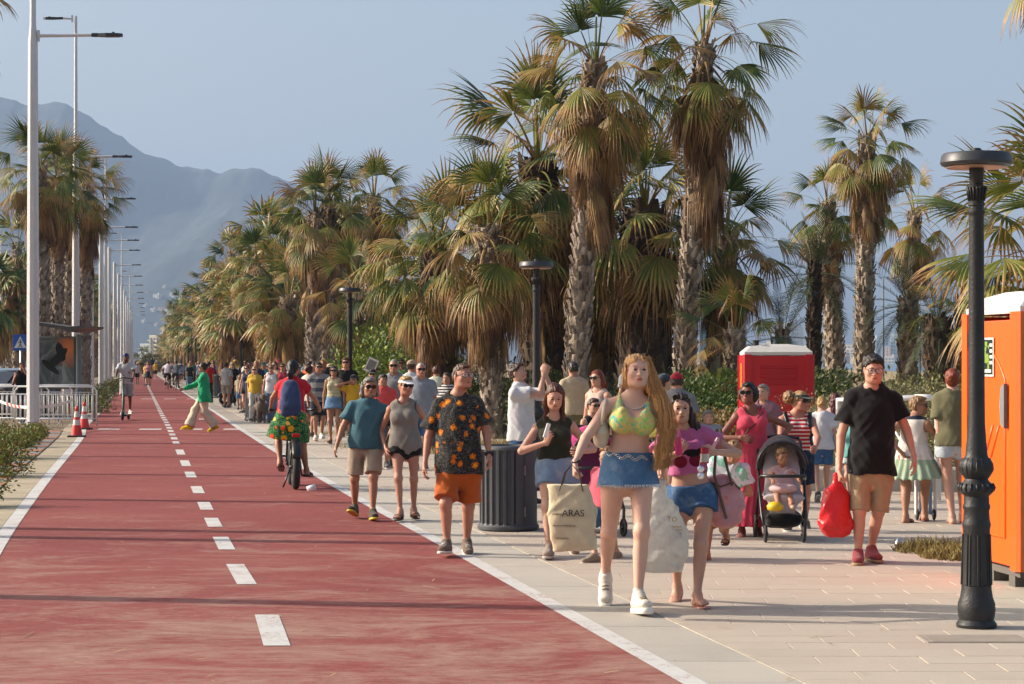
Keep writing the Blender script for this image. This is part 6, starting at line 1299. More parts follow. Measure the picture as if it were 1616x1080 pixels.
def bark_mat():
    m, nt, b = nmat('palm_bark'); v = coords(nt); geo = N(nt, 'ShaderNodeNewGeometry'); n = noise(nt, coords(nt, 'Object', (1, 1, 3)), 9, 5, .7)
    f = math_(nt, 'ADD', math_(nt, 'MULTIPLY', geo.outputs['Random Per Island'], .5), math_(nt, 'MULTIPLY', n, .5)); c = ramp(nt, f, [(.2, hx('#3f342b')), (.4, hx('#6c5e50')), (.6, hx('#978878')), (.8, hx('#ada093'))]); nt.links.new(c, b.inputs['Base Color']); b.inputs['Roughness'].default_value = .92; bump(nt, b, noise(nt, v, 40, 4, .7), .6, .02); return m
MAT['bark'] = bark_mat(); MAT['darkbark'] = stone('dark_bark', ['#2e2620', '#4a3d32', '#5c4d40'], 5., .95, 40)
def with_tone(me, tone):
    a = me.attributes.new('tone', 'FLOAT', 'POINT'); a.data.foreach_set('value', np.asarray(tone, np.float32)); return me
def fan_geo(el, seed, R=1.0, Lp=.95, spread=105, nseg=24, tone0=.12, tip=.55, droop=.5, fold=.25, hang=0., az=0., cols=None):
    """one fan leaf: petiole and pleated segments that part towards their drooping tips; returns verts, faces, tones"""
    r = random.Random(seed); e = math.radians(el); V, Fc, T = [], [], []
    d = Vector((math.cos(e), 0, math.sin(e))); P = [Vector((0, 0, 0))]; n = 6; dd = d.copy()
    for i in range(n): dd = (dd + Vector((0, 0, -.06 - droop * .05))).normalized(); P.append(P[-1] + dd * Lp / n)
    side = Vector((0, 1, 0)); w0 = .024
    for i, p in enumerate(P):
        w = w0 * (1.3 - .7 * i / n); up = Vector((-dd.z, 0, dd.x)) * w * .5; V += [p - side * w, p + up, p + side * w]; T += [min(1, tone0 + .22)] * 3
    for i in range(n):
        a = i * 3; Fc += [(a, a + 1, a + 4, a + 3), (a + 1, a + 2, a + 5, a + 4), (a, a + 3, a + 5, a + 2)]
    hub = P[-1]; ax = dd.copy(); nn = Vector((-ax.z, 0, ax.x)); nt_ = 7; ts = (0.04, .2, .38, .52, .68, .84, 1.)
    tw = math.radians(r.uniform(-25, 25)); sd = side * math.cos(tw) + nn * math.sin(tw); nn = nn * math.cos(tw) - side * math.sin(tw)
    spread *= r.uniform(.62, 1.0); fold = fold * r.uniform(1., 2.6)
    for k in range(nseg):
        ph = math.radians(spread) * (2 * (k + .5) / nseg - 1); L = R * (1 - .28 * abs(ph) / math.radians(105)) * r.uniform(.9, 1.06)
        dr = ax * math.cos(ph) + sd * math.sin(ph) - nn * fold * abs(math.sin(ph)); dr.normalize(); ws = math.radians(spread) / nseg; lat = (-ax * math.sin(ph) + sd * math.cos(ph)).normalized()
        p = hub.copy(); prev = 0; cur = dr.copy(); base = len(V); dp = droop * r.uniform(.5, 1.6); tj = r.uniform(-.1, .15); curl = r.uniform(-.3, .3)
        for j, t in enumerate(ts):
            p = p + cur * (t - prev) * L; prev = t
            if t > .3: cur = (cur + Vector((0, 0, -1)) * dp * (t - .2) * .55 + lat * curl * .12 + Vector((0, 0, -1)) * hang).normalized()
            elif hang: cur = (cur + Vector((0, 0, -1)) * hang).normalized()
            hw = t * L * ws if t < .45 else .45 * L * ws * (1 - (t - .45) / .55) ** .8 * 1.0; hw = max(hw, .003)
            up = Vector((-cur.z, 0, cur.x)) if abs(cur.z) < .95 else nn
            V += [p - lat * hw, p + nn * hw * .55, p + lat * hw]; tt = min(1, max(0, tone0 + tj + (tip - tone0 + .15) * max(0, (t - .45) / .55) ** 1.3)); T += [tt, tt - .05, tt]
        for j in range(len(ts) - 1):
            a = base + j * 3; Fc += [(a, a + 1, a + 4, a + 3), (a + 1, a + 2, a + 5, a + 4)]
    return V, Fc, T
def feather_geo(el, seed, L=2.3, droop=.5, npair=30, ll=.42, tone=.2):
    r = random.Random(seed); e = math.radians(el); V, Fc, T = [], [], []; n = 12; dd = Vector((math.cos(e), 0, math.sin(e))); P = [Vector((0, 0, 0))]; D = [dd.copy()]
    for i in range(n): dd = (dd + Vector((0, 0, -.02 - droop * .022 * i))).normalized(); P.append(P[-1] + dd * L / n); D.append(dd.copy())
    side = Vector((0, 1, 0))
    for i, p in enumerate(P):
        w = .022 * (1.1 - i / n); up = Vector((-D[i].z, 0, D[i].x)) * w; V += [p - side * w, p + up, p + side * w]; T += [tone + .3] * 3
    for i in range(n): a = i * 3; Fc += [(a, a + 1, a + 4, a + 3), (a + 1, a + 2, a + 5, a + 4), (a, a + 3, a + 5, a + 2)]
    for k in range(npair):
        u = .12 + .86 * k / npair; i = min(int(u * n), n - 1); f = u * n - i; p = P[i].lerp(P[i + 1], f); d = D[i]; up = Vector((-d.z, 0, d.x))
        for sg in (-1, 1):
            l = ll * (math.sin(math.pi * (u * .85 + .12)) ** .6) * r.uniform(.85, 1.1); q = (d * .75 + side * sg * .85 + up * r.uniform(.05, .45)).normalized(); m = p + q * l * .55; q2 = (q + Vector((0, 0, -.35 * droop))).normalized(); t = m + q2 * l * .45; w = d * .013; b = len(V); tt = tone + r.uniform(-.1, .2)
            V += [p - w, p + w, m - w * 1.1, m + w * 1.1, t]; T += [tt] * 4 + [tt + .25]; Fc += [(b, b + 1, b + 3, b + 2), (b + 2, b + 3, b + 4)]
    return V, Fc, T
def geo_mesh(name, geo, m):
    V, Fc, T = geo; me = bpy.data.meshes.new(name); me.from_pydata([tuple(v) for v in V], [], Fc); me.materials.append(m); me.polygons.foreach_set('use_smooth', [False] * len(me.polygons)); return with_tone(me, T)
FAN = {}
def fans():
    for el in (85, 65, 45, 25, 8, -10, -28, -45):
        FAN[el] = [geo_mesh('frond', fan_geo(el, 100 + el * 3 + k, tone0=(.08, .18, .34)[k] + (.17 if el < -5 else 0), tip=(.45, .65, .8)[k] + (.2 if el < 0 else 0), droop=.6 + .35 * k + (.6 if el < 20 else 0)), MAT['fan']) for k in range(3)] + [geo_mesh('frond', fan_geo(el, 300 + el, tone0=.42, tip=.95, droop=1.0, fold=.4), MAT['fan'])]
    FAN['dry'] = [geo_mesh('dry_frond', fan_geo(e, 400 + i, R=1.0, Lp=.7, spread=55 + 12 * (i % 3), nseg=20, tone0=.58 + .07 * (i % 4), tip=.8 + .05 * (i % 3), droop=1.6, fold=.5, hang=.35), MAT['fan']) for i, e in enumerate((-20, -40, -55, -70, -80, -62))]
    FAN['date'] = {el: [geo_mesh('frond', feather_geo(el, 500 + el + k, droop=.5 + .25 * k, tone=.08 + .12 * k), MAT['date']) for k in range(2)] for el in (80, 60, 40, 20, 0, -20, -45)}
def crown_plan(nfan, ndry, seed, low=-45, skirt=1.2, date=False):
    """(mesh, azimuth, z, radial, scale) for every leaf of a crown"""
    r = random.Random(seed); out = []; A = r.uniform(0, 6.28)
    els = sorted(FAN['date'] if date else [k for k in FAN if isinstance(k, int)], reverse=True); els = [e for e in els if e >= low]
    for i in range(nfan):
        u = (i + .5) / nfan; el = els[min(int(u ** .85 * len(els)), len(els) - 1)]; me = r.choice(FAN['date'][el] if date else FAN[el]); A += 2.39996 + r.uniform(-.25, .25); out.append((me, A, -.45 * u + r.uniform(-.06, .06), .06 + .06 * u, r.uniform(.85, 1.12), r.uniform(-.15, .15)))
    for i in range(ndry):
        u = (i + .5) / max(1, ndry); me = FAN['dry'][min(5, int(u * 4) + r.randint(0, 2))]; A += 2.39996 + r.uniform(-.3, .3); out.append((me, A, -.4 - skirt * u + r.uniform(-.1, .1), .12, r.uniform(.75, 1.1), r.uniform(-.2, .2)))
    return out
def trunk_geo(H, r0, r1, lean, seed, boots=(0., 1.), dens=1., curve=.0, size=1.):
    r = random.Random(seed); b = MB(); n = 14; k = max(8, int(H / .16)); lx, ly = lean
    ax = lambda t: Vector((lx * t + curve * math.sin(t * math.pi), ly * t, H * t)); vs = []
    for i in range(k + 1):
        t = i / k; c = ax(t); rr = (r0 * (1 + .35 * math.exp(-t * H * 1.6)) * (1 - t) + r1 * t)
        for j in range(n): a = 2 * math.pi * j / n; q = rr * (1 + .05 * r.uniform(-1, 1)) * (1 + .05 * math.sin(i * 2.1)); vs.append(c + Vector((math.cos(a) * q, math.sin(a) * q, 0)))
    fs = [(i * n + j, i * n + (j + 1) % n, (i + 1) * n + (j + 1) % n, (i + 1) * n + j) for i in range(k) for j in range(n)] + [tuple(k * n + j for j in range(n))]
    b.add(vs, fs); s = MB(); z = H * boots[0]; A = 0
    cnt = int((boots[1] - boots[0]) * H / .115 * 7 * dens)
    for i in range(cnt):
        t = boots[0] + (boots[1] - boots[0]) * (i + r.random()) / cnt; A += 2.39996; a = A + r.uniform(-.2, .2); rr = (r0 * (1 + .35 * math.exp(-t * H * 1.6)) * (1 - t) + r1 * t); c = ax(t); o = Vector((math.cos(a), math.sin(a), 0)); tg = Vector((-o.y, o.x, 0)); w = r.uniform(.05, .09) * size; h = r.uniform(.10, .2) * size; out = r.uniform(.02, .075) * size
        p = c + o * rr * .97; sk = r.uniform(-.05, .05)
        v = [p - tg * w, p + tg * w, p + o * .02 - Vector((0, 0, .05)), p - tg * w * .55 + o * out + Vector((0, 0, h)) + tg * sk, p + tg * w * .55 + o * out + Vector((0, 0, h)) + tg * sk, p + o * (out + .028) + Vector((0, 0, h * .85)) + tg * sk]
        s.add(v, [(0, 2, 5, 3), (2, 1, 4, 5), (3, 5, 4), (0, 3, 4, 1)])
    return b, s
def palm(label, x, y, H, seed, r0=.24, r1=.19, lean=(0, 0), nfan=36, ndry=36, skirt=1.3, S=1., low=-45, date=False, group=None, boots=(0., 1.), dens=1., z0=-.05, dark=False, curve=0., size=1., cat='palm tree'):
    t = thing('date_palm' if date else 'fan_palm', label, cat, (x, y, z0), group=group); b, s = trunk_geo(H, r0, r1, lean, seed, boots, dens, curve, size); m = MAT['darkbark'] if dark else MAT['bark']
    b.build('trunk', m, t, True); st = s.build('leaf_bases', m, t); st['kind'] = 'stuff'
    for me, A, z, rad, sc, tilt in crown_plan(nfan, ndry, seed, low, skirt, date):
        o = bpy.data.objects.new(me.name.split('.')[0], me); SC.collection.objects.link(o); o.parent = t
        o.location = (lean[0] + math.cos(A) * rad, lean[1] + math.sin(A) * rad, H + z); o.rotation_euler = (tilt, 0, A); sc *= S; o.scale = (sc, sc, sc)
    return t
def crown_mesh(name, plan, m, every=1):
    """a whole far-off crown as one mesh"""
    V, Q, T = [], [], []; n = 0; fsz = []
    vs, fs, ts = [], [], []
    for me, A, z, rad, sc, tilt in plan:
        k = len(me.vertices); co = np.empty(k * 3, np.float32); me.vertices.foreach_get('co', co); co = co.reshape(-1, 3) * sc; tn = np.empty(k, np.float32); me.attributes['tone'].data.foreach_get('value', tn)
        c, s_ = math.cos(A), math.sin(A); ct, st = math.cos(tilt), math.sin(tilt); y2, z2 = co[:, 1] * ct - co[:, 2] * st, co[:, 1] * st + co[:, 2] * ct
        p = np.stack([co[:, 0] * c - y2 * s_ + c * rad, co[:, 0] * s_ + y2 * c + s_ * rad, z2 + z], 1); vs.append(p); ts.append(tn)
        fs += [tuple(i + n for i in f.vertices) for f in me.polygons]; n += k
    me = bpy.data.meshes.new(name); me.from_pydata(np.concatenate(vs).tolist(), [], fs); me.materials.append(m); return with_tone(me, np.concatenate(ts))
def light_fans():
    """coarser leaves for the crowns far down the promenade"""
    global FAN; keep = FAN; L = {}
    for el in (80, 50, 20, -15, -40): L[el] = [geo_mesh('frond', fan_geo(el, 700 + el + k, nseg=9, tone0=(.1, .25)[k] + (.12 if el < 0 else 0), tip=.7, droop=.6 + .3 * k), MAT['fan']) for k in range(2)]
    L['dry'] = [geo_mesh('dry_frond', fan_geo(e, 800 + i, R=1.0, Lp=.7, spread=60, nseg=8, tone0=.6, tip=.85, droop=1.6, fold=.5, hang=.35), MAT['fan']) for i, e in enumerate((-20, -40, -55, -70, -80, -62))]
    FAN = L; out = [crown_mesh('crown', crown_plan(26, 38, 900 + k, skirt=1.2 + .5 * (k % 3)), MAT['fan']) for k in range(5)]; FAN = keep; return out
def X(px, d): return (px - 808) * d / F_PX
def build_palms():
    fans(); g = 'fan palms on the sea side of the promenade'
    Hc = lambda py, d: (HOR - py) * d / F_PX + CAM_H + .05
    P = [ # label, px trunk, depth, crown py, seed, lean px, opts
        ('tall fan palm right behind the dark lamp post, pale scaly trunk', 903, 42, 100, 1, 36, dict(r0=.22, r1=.19, nfan=36, ndry=60, skirt=1.9, S=1.0)),
        ('tall fan palm leaning right behind the blonde woman, long brown skirt', 1072, 43, 70, 2, 40, dict(r0=.20, r1=.17, nfan=34, ndry=70, skirt=2.2, S=1.05)),
        ('broad shaggy fan palm with its skirt hanging low left of the pale trunk', 862, 50, 255, 3, -14, dict(r0=.5, r1=.4, nfan=56, ndry=90, skirt=2.2, S=1.5, dark=True, size=1.5)),
        ('low broad fan palm with straw skirt behind the couple', 690, 52, 400, 4, 0, dict(r0=.42, r1=.34, nfan=44, ndry=90, skirt=1.7, S=1.2, dark=True, size=1.4)),
        ('slim fan palm with bare lower trunk left of the man in white', 778, 47, 360, 5, -8, dict(r0=.22, r1=.22, nfan=30, ndry=50, skirt=1.0, S=1.15)),
        ('thick dark fan palm right behind the blonde head', 1018, 49, 330, 6, 0, dict(r0=.62, r1=.5, nfan=50, ndry=56, skirt=1.5, S=1.35, dark=True, size=1.6)),
        ('shaggy fan palm right of the leaning tall palm', 1126, 50, 372, 7, 20, dict(r0=.28, r1=.25, nfan=34, ndry=44, skirt=1.8, S=1.08)),
        ('young fan palm with upright green fans beside the red toilet', 1160, 42, 520, 8, 0, dict(r0=.2, r1=.17, nfan=22, ndry=12, skirt=.4, S=.72)),
        ('dark fan palm trunk between the pale trunk and the thick one', 960, 52, 400, 9, -10, dict(r0=.22, r1=.22, nfan=30, ndry=36, skirt=1.4, S=1.2)),
        ('tall fan palm of the left pair above the cyclist', 492, 74, 335, 10, 6, dict(r0=.25, r1=.22, nfan=34, ndry=44, skirt=1.8, S=1.1)),
        ('tall fan palm of the right pair above the cyclist', 515, 75, 318, 11, 4, dict(r0=.26, r1=.22, nfan=34, ndry=40, skirt=1.8, S=1.1)),
        ('tall fan palm standing behind the second dark lamp', 580, 80, 310, 12, 10, dict(r0=.25, r1=.22, nfan=32, ndry=34, skirt=1.3, S=1.05)),
        ('low fan palm behind the second dark lamp, yellow fans', 560, 70, 455, 13, 0, dict(r0=.3, r1=.25, nfan=30, ndry=44, skirt=1.1, S=1.0)),
        ('low bushy fan palm left of the trunk pair', 455, 78, 470, 14, 0, dict(r0=.3, r1=.28, nfan=32, ndry=50, skirt=1.4, S=1.05)),
        ('tall fan palm left of the trunk pair', 418, 92, 420, 15, -10, dict(r0=.26, r1=.22, nfan=30, ndry=36, skirt=1.5, S=1.0)),
        ('tallest fan palm of the group over the man in black', 1362, 60, 215, 16, 6, dict(r0=.26, r1=.22, nfan=38, ndry=36, skirt=1.4, S=.95)),
        ('fan palm left of and behind the tallest one on the right', 1322, 62, 320, 17, -16, dict(r0=.27, r1=.22, nfan=26, ndry=34, skirt=1.4, S=.85)),
        ('dark fan palm between the tallest one and the near lamp', 1432, 66, 335, 18, 12, dict(r0=.22, r1=.17, nfan=24, ndry=20, skirt=.9, S=.98)),
        ('fan palm half hidden behind the orange toilet', 1522, 58, 470, 19, 0, dict(r0=.26, r1=.22, nfan=24, ndry=26, skirt=.8, S=.85)),
        ('big green fan palm leaning in behind the orange toilet', 1668, 27, 375, 20, -8, dict(r0=.3, r1=.28, nfan=40, ndry=8, skirt=.4, S=1.02, low=-10)),
        ('tall left palm nearest the street lamps, leftmost trunk', 72, 72, 262, 21, -10, dict(r0=.24, r1=.21, nfan=36, ndry=36, skirt=1.1, S=1.05)),
        ('second trunk of the left palm group', 90, 78, 280, 22, 0, dict(r0=.24, r1=.21, nfan=34, ndry=36, skirt=1.1, S=1.05)),
        ('third trunk of the left palm group', 106, 86, 290, 23, 6, dict(r0=.25, r1=.22, nfan=34, ndry=36, skirt=1.2, S=1.1)),
        ('dark trunk of the left palm group behind the second lamp', 128, 82, 300, 24, 8, dict(r0=.3, r1=.27, nfan=34, ndry=44, skirt=1.5, S=1.05)),
    ]
    for lab, px, d, cy, sd, lp, o in P:
        palm(lab, X(px, d), d, Hc(cy, d), sd, lean=(lp * d / F_PX, 0), group=g if px > 200 else 'fan palms on the street side', **o)
    D = [('dark feathery date palm left of the tall fan palm', 1285, 54, 415, 31, 0, dict(r0=.17, r1=.14, nfan=28, ndry=0, S=.74, dark=True)),
         ('date palm with drooping fronds over the far town', 1432, 60, 470, 32, 0, dict(r0=.26, r1=.24, nfan=28, ndry=4, skirt=.4, S=.72)),
         ('short date palm with shaggy head right of the man in black', 1480, 58, 500, 33, 0, dict(r0=.3, r1=.38, nfan=30, ndry=18, skirt=.7, S=.6, dark=True)),
         ('low date palm fronds arching behind the red toilet', 1235, 50, 520, 34, 0, dict(r0=.13, r1=.13, nfan=16, ndry=0, S=.62)),
         ]
    for lab, px, d, cy, sd, lp, o in D: palm(lab, X(px, d), d, Hc(cy, d), sd, date=True, group='date palms behind the pavement', **o)
    CR = light_fans(); r = random.Random(11); tr = []
    for k in range(4):
        H = 6.2 + k * .9; b, s = trunk_geo(H, .27, .22, (r.uniform(-.3, .3), 0), 60 + k, dens=.35, size=1.5); b.v += []; off = len(b.v); b.v += s.v; b.f += [tuple(i + off for i in f) for f in s.f]; b.m += [0] * len(s.f); tr.append((H, b.mesh('trunk', MAT['bark'])))
    def far(x, y, lab, grp, hmul=1.):
        k = r.randrange(4); H, tm = tr[k]; q = r.uniform(.85, 1.1) * hmul; t = thing('fan_palm', lab, 'palm tree', (x, y, -.05), r.uniform(0, 6.28), grp); o = bpy.data.objects.new('trunk', tm); SC.collection.objects.link(o); o.parent = t; o.scale = (1, 1, q)
        lx = tm.vertices[len(tm.vertices) // 3].co.x * .3; c = bpy.data.objects.new('crown', r.choice(CR)); SC.collection.objects.link(c); c.parent = t; sc = r.uniform(1.1, 1.45); c.location = (0, 0, H * q); sc *= hmul ** .5 if hmul < .6 else 1; c.scale = (sc, sc, sc); c.rotation_euler = (0, 0, r.uniform(0, 6.28))
    y = 88.
    while y < 430:
        for lane in range(3 if y < 260 else 2): far(6.2 - .176 * y + lane * 3.4 + r.uniform(-.9, .9), y + r.uniform(-2, 2), '%s shaggy fan palm, %s from the path, %s stretch of the far sea-side row' % (('tall', 'low', 'middling')[(int(y) + lane) % 3], ('first', 'second', 'third')[lane], 'near' if y < 130 else 'middle' if y < 220 else 'far' if y < 320 else 'farthest'), 'far row of palms on the sea side', (.93, .6, .8)[(int(y) + lane) % 3])
        y += 5.6
    y = 112.
    while y < 420: far(-18.8 - .172 * (y - 75) + r.uniform(-1.2, 1.2), y, 'fan palm in the %s stretch of the far row on the street side' % ('near' if y < 160 else 'middle' if y < 260 else 'farthest'), 'far row of palms on the street side'); y += 7.5
    for px, d in ((14, 120), (34, 135), (-8, 110), (118, 160), (120, 190), (30, 170), (8, 200)): far(X(px, d), d, 'bushy palm beyond the parked cars on the left', 'palms beyond the road', .75)
    for px, d in ((236, 330), (226, 300), (250, 360), (262, 420), (243, 300), (272, 460), (215, 380), (290, 440)): far(X(px, d), d, 'small dark palm closing the far end of the path', 'palms at the far end of the path', .34)
    # a single hanging frond tip entering at the upper left, and one at the upper right
    palm('palm out of frame at upper left whose drooping leaf tips hang in view', X(-112, 45), 45, 9.6, 41, nfan=30, ndry=10, S=1.15, group='fan palms on the street side')
    palm('palm out of frame at upper right whose leaf tips hang in view', X(1702, 40), 40, 9.9, 42, nfan=24, ndry=6, S=1.1, group=g)
# ---------------------------------------------------------------- street furniture and the other objects
MAT['iron'] = mat('cast_iron', hx('#2b2c2e'), .5, .3, .25, 9, .3, 60); MAT['lampdisc'] = mat('lamp_disc', hx('#3a3c40'), .45, .2, .1); MAT['diffuser'] = mat('lamp_diffuser', hx('#b08a72'), .4, var=.03)
def lamp_post():
    t = thing('lamp_post', 'near dark cast-iron lamp post with disc head in front of the orange toilet', 'lamp post', (0, 0, 0), group='dark lamp posts along the promenade')
    b = MB(); b.lathe([(.155, 0), (.16, .02), (.15, .035), (.135, .05), (.142, .07), (.148, .11), (.146, .15), (.128, .19), (.118, .24), (.105, .62), (.112, .64), (.112, .66), (.104, .68), (.100, .74), (.108, .755), (.108, .77), (.100, .785), (.098, .83), (.135, .86), (.14, .885), (.13, .905), (.10, .925), (.092, .94), (.11, .96), (.128, .99), (.130, 1.03), (.115, 1.06), (.095, 1.075), (.088, 1.09), (.085, 1.12), (.075, 1.2), (.067, 1.3), (.064, 1.6), (.058, 2.6), (.06, 2.61), (.068, 2.62), (.068, 2.635), (.058, 2.645), (.058, 2.665), (.066, 2.672), (.066, 2.685), (.06, 2.69), (.064, 2.75), (.075, 2.78), (.075, 2.795), (.05, 2.80), (.055, 2.81), (.058, 2.935)], 28)
    b.v = [(x * .8, y * .8, z) for x, y, z in b.v]; b.build('post', MAT['iron'], t, True, 35)
    OB = [MB(), MB(), MB()]                              # gadroons on the collars, raised panels on the foot
    for k in range(18):
        a = 2 * math.pi * k / 18; c, s = math.cos(a), math.sin(a)
        OB[0].tube([(c * .128, s * .128, .865), (c * .142, s * .142, .885), (c * .126, s * .126, .91)], .011, 5); OB[1].tube([(c * .103, s * .103, .965), (c * .127, s * .127, 1.0), (c * .124, s * .124, 1.03), (c * .10, s * .10, 1.068)], .010, 5); OB[2].tube([(c * .062, s * .062, 2.7), (c * .07, s * .07, 2.75), (c * .08, s * .08, 2.785)], .007, 5)
    for q_ in OB: q_.v = [(x * .8, y * .8, z) for x, y, z in q_.v]; q_.build('collar_ornament', MAT['iron'], t, True)
    for k in range(8):
        a = 2 * math.pi * (k + .5) / 8; r0, r1 = .119, .107; b = MB(); w = .034
        P = [Vector((r0 * math.cos(a + x / r0), r0 * math.sin(a + x / r0), .27)) for x in (-w, w)] + [Vector((r1 * math.cos(a + x / r1), r1 * math.sin(a + x / r1), .59)) for x in (w * .9, -w * .9)]
        P = [Vector((p.x * .81, p.y * .81, p.z)) for p in P]; b.tube(P + [P[0]], .004, 4, False); b.build('panel_moulding', MAT['iron'], t)
    b = MB(); b.lathe([(.02, 2.915), (.19, 2.915), (.218, 2.925), (.228, 2.94), (.22, 2.985), (.208, 3.0), (.03, 3.008), (.03, 3.03), (.02, 3.035)], 40); h = b.build('lamp_head', MAT['lampdisc'], t, True, 30)
    b = MB(); b.lathe([(.06, 2.908), (.19, 2.908), (.19, 2.914), (.06, 2.914)], 36); b.build('diffuser', MAT['diffuser'], h)
    return t
def street_lamp(tall=True):
    t = thing('street_lamp', 'tall white street lamp nearest the hedge, its foot in the bushes', 'street lamp', (0, 0, 0), group='white street lamps along the path'); wp = mat('lamp_white', (.62, .62, .64, 1), .35, .1, .04)
    b = MB(); b.lathe([(.20, 0), (.20, .02), (.155, .03), (.15, .06), (.15, .1), (.145, 3), (.115, 9.2)] + ([(.075, 9.6), (.055, 14.4), (.05, 14.6)] if tall else [(.11, 9.55), (.04, 9.6)]), 10); b.build('pole', wp, t, True, 30)
    dk = mat('luminaire', hx('#3a3f46'), .4, .3, .08)
    for z, sg, L in ((9.35, 1, 1.25), (14.5, -1, .35))[:2 if tall else 1]:
        b = MB(); b.box((sg * .13, 0, z), (.06, .05, .26)); b.tube([(sg * .1, 0, z), (sg * (.13 + L), 0, z + .02)], .04, 8); a = b.build('arm', wp, t, True, 30)
        b = MB(); x = .13 + L; b.box((sg * (x + .08), 0, z + .02), (.2, .09, .09), bev=.02); b.prism([(sg * (x + .15), -.07), (sg * (x + .35), -.14), (sg * (x + .62), -.12), (sg * (x + .72), -.05), (sg * (x + .72), .05), (sg * (x + .62), .12), (sg * (x + .35), .14), (sg * (x + .15), .07)][::sg], z - .02, z + .05); b.lathe([(.04, z + .05), (.035, z + .09)], 8, Matrix.Translation((sg * (x + .5), 0, 0))); b.build('luminaire', dk, t)
    return t
def litter_bin():
    t = thing('litter_bin', 'ribbed dark grey litter bin right of the man in orange shorts', 'litter bin', (0, 0, 0), group='ribbed grey litter bins'); m = mat('bin_grey', hx('#4b4d51'), .55, .2, .1, 4)
    b = MB(); n = 144; vs, fs = [], []; prof = [(.285, .0), (.31, .015), (.312, .045), (.298, .06), (.29, .075), (.292, .80), (.296, .83), (.292, .85), (.28, .865), (.262, .87), (.25, .85), (.25, .6)]
    for i, (r, z) in enumerate(prof):
        for k in range(n):
            q = r - (.02 if (k % 6 in (0, 1, 2)) and 4 <= i <= 5 and not (96 < k < 122) else 0); a = 2 * math.pi * k / n; vs.append((q * math.cos(a), q * math.sin(a), z))
    for i in range(len(prof) - 1):
        for k in range(n): fs.append((i * n + k, i * n + (k + 1) % n, (i + 1) * n + (k + 1) % n, (i + 1) * n + k))
    fs.append(tuple(range(n - 1, -1, -1))); b.add(vs, fs); body_ = b.build('body', m, t, True, 14)
    dd = MB(); a0, a1 = 2 * math.pi * 104 / 144, 2 * math.pi * 121 / 144; k = 10; vs = []
    for z in (.06, .77):
        for i in range(k + 1):
            a = a0 + (a1 - a0) * i / k; vs += [(.299 * math.cos(a), .299 * math.sin(a), z), (.292 * math.cos(a), .292 * math.sin(a), z)]
    h = 2 * (k + 1); fs = []
    for i in range(k): a = 2 * i; fs += [(a, a + 2, h + a + 2, h + a), (h + a, h + a + 2, h + a + 3, h + a + 1), (a + 1, a + 3, a + 2, a)]
    fs += [(0, h, h + 1, 1), (2 * k, 2 * k + 1, h + 2 * k + 1, h + 2 * k)]
    dd.add(vs, fs); door = dd.build('door', m, t, True, 30)
    for z in (.2, .62): b = MB(); b.box((.303 * math.cos(a0 - .01), .303 * math.sin(a0 - .01), z), (.012, .012, .1), rz=a0); b.build('hinge', MAT['steel'], door)
    return t
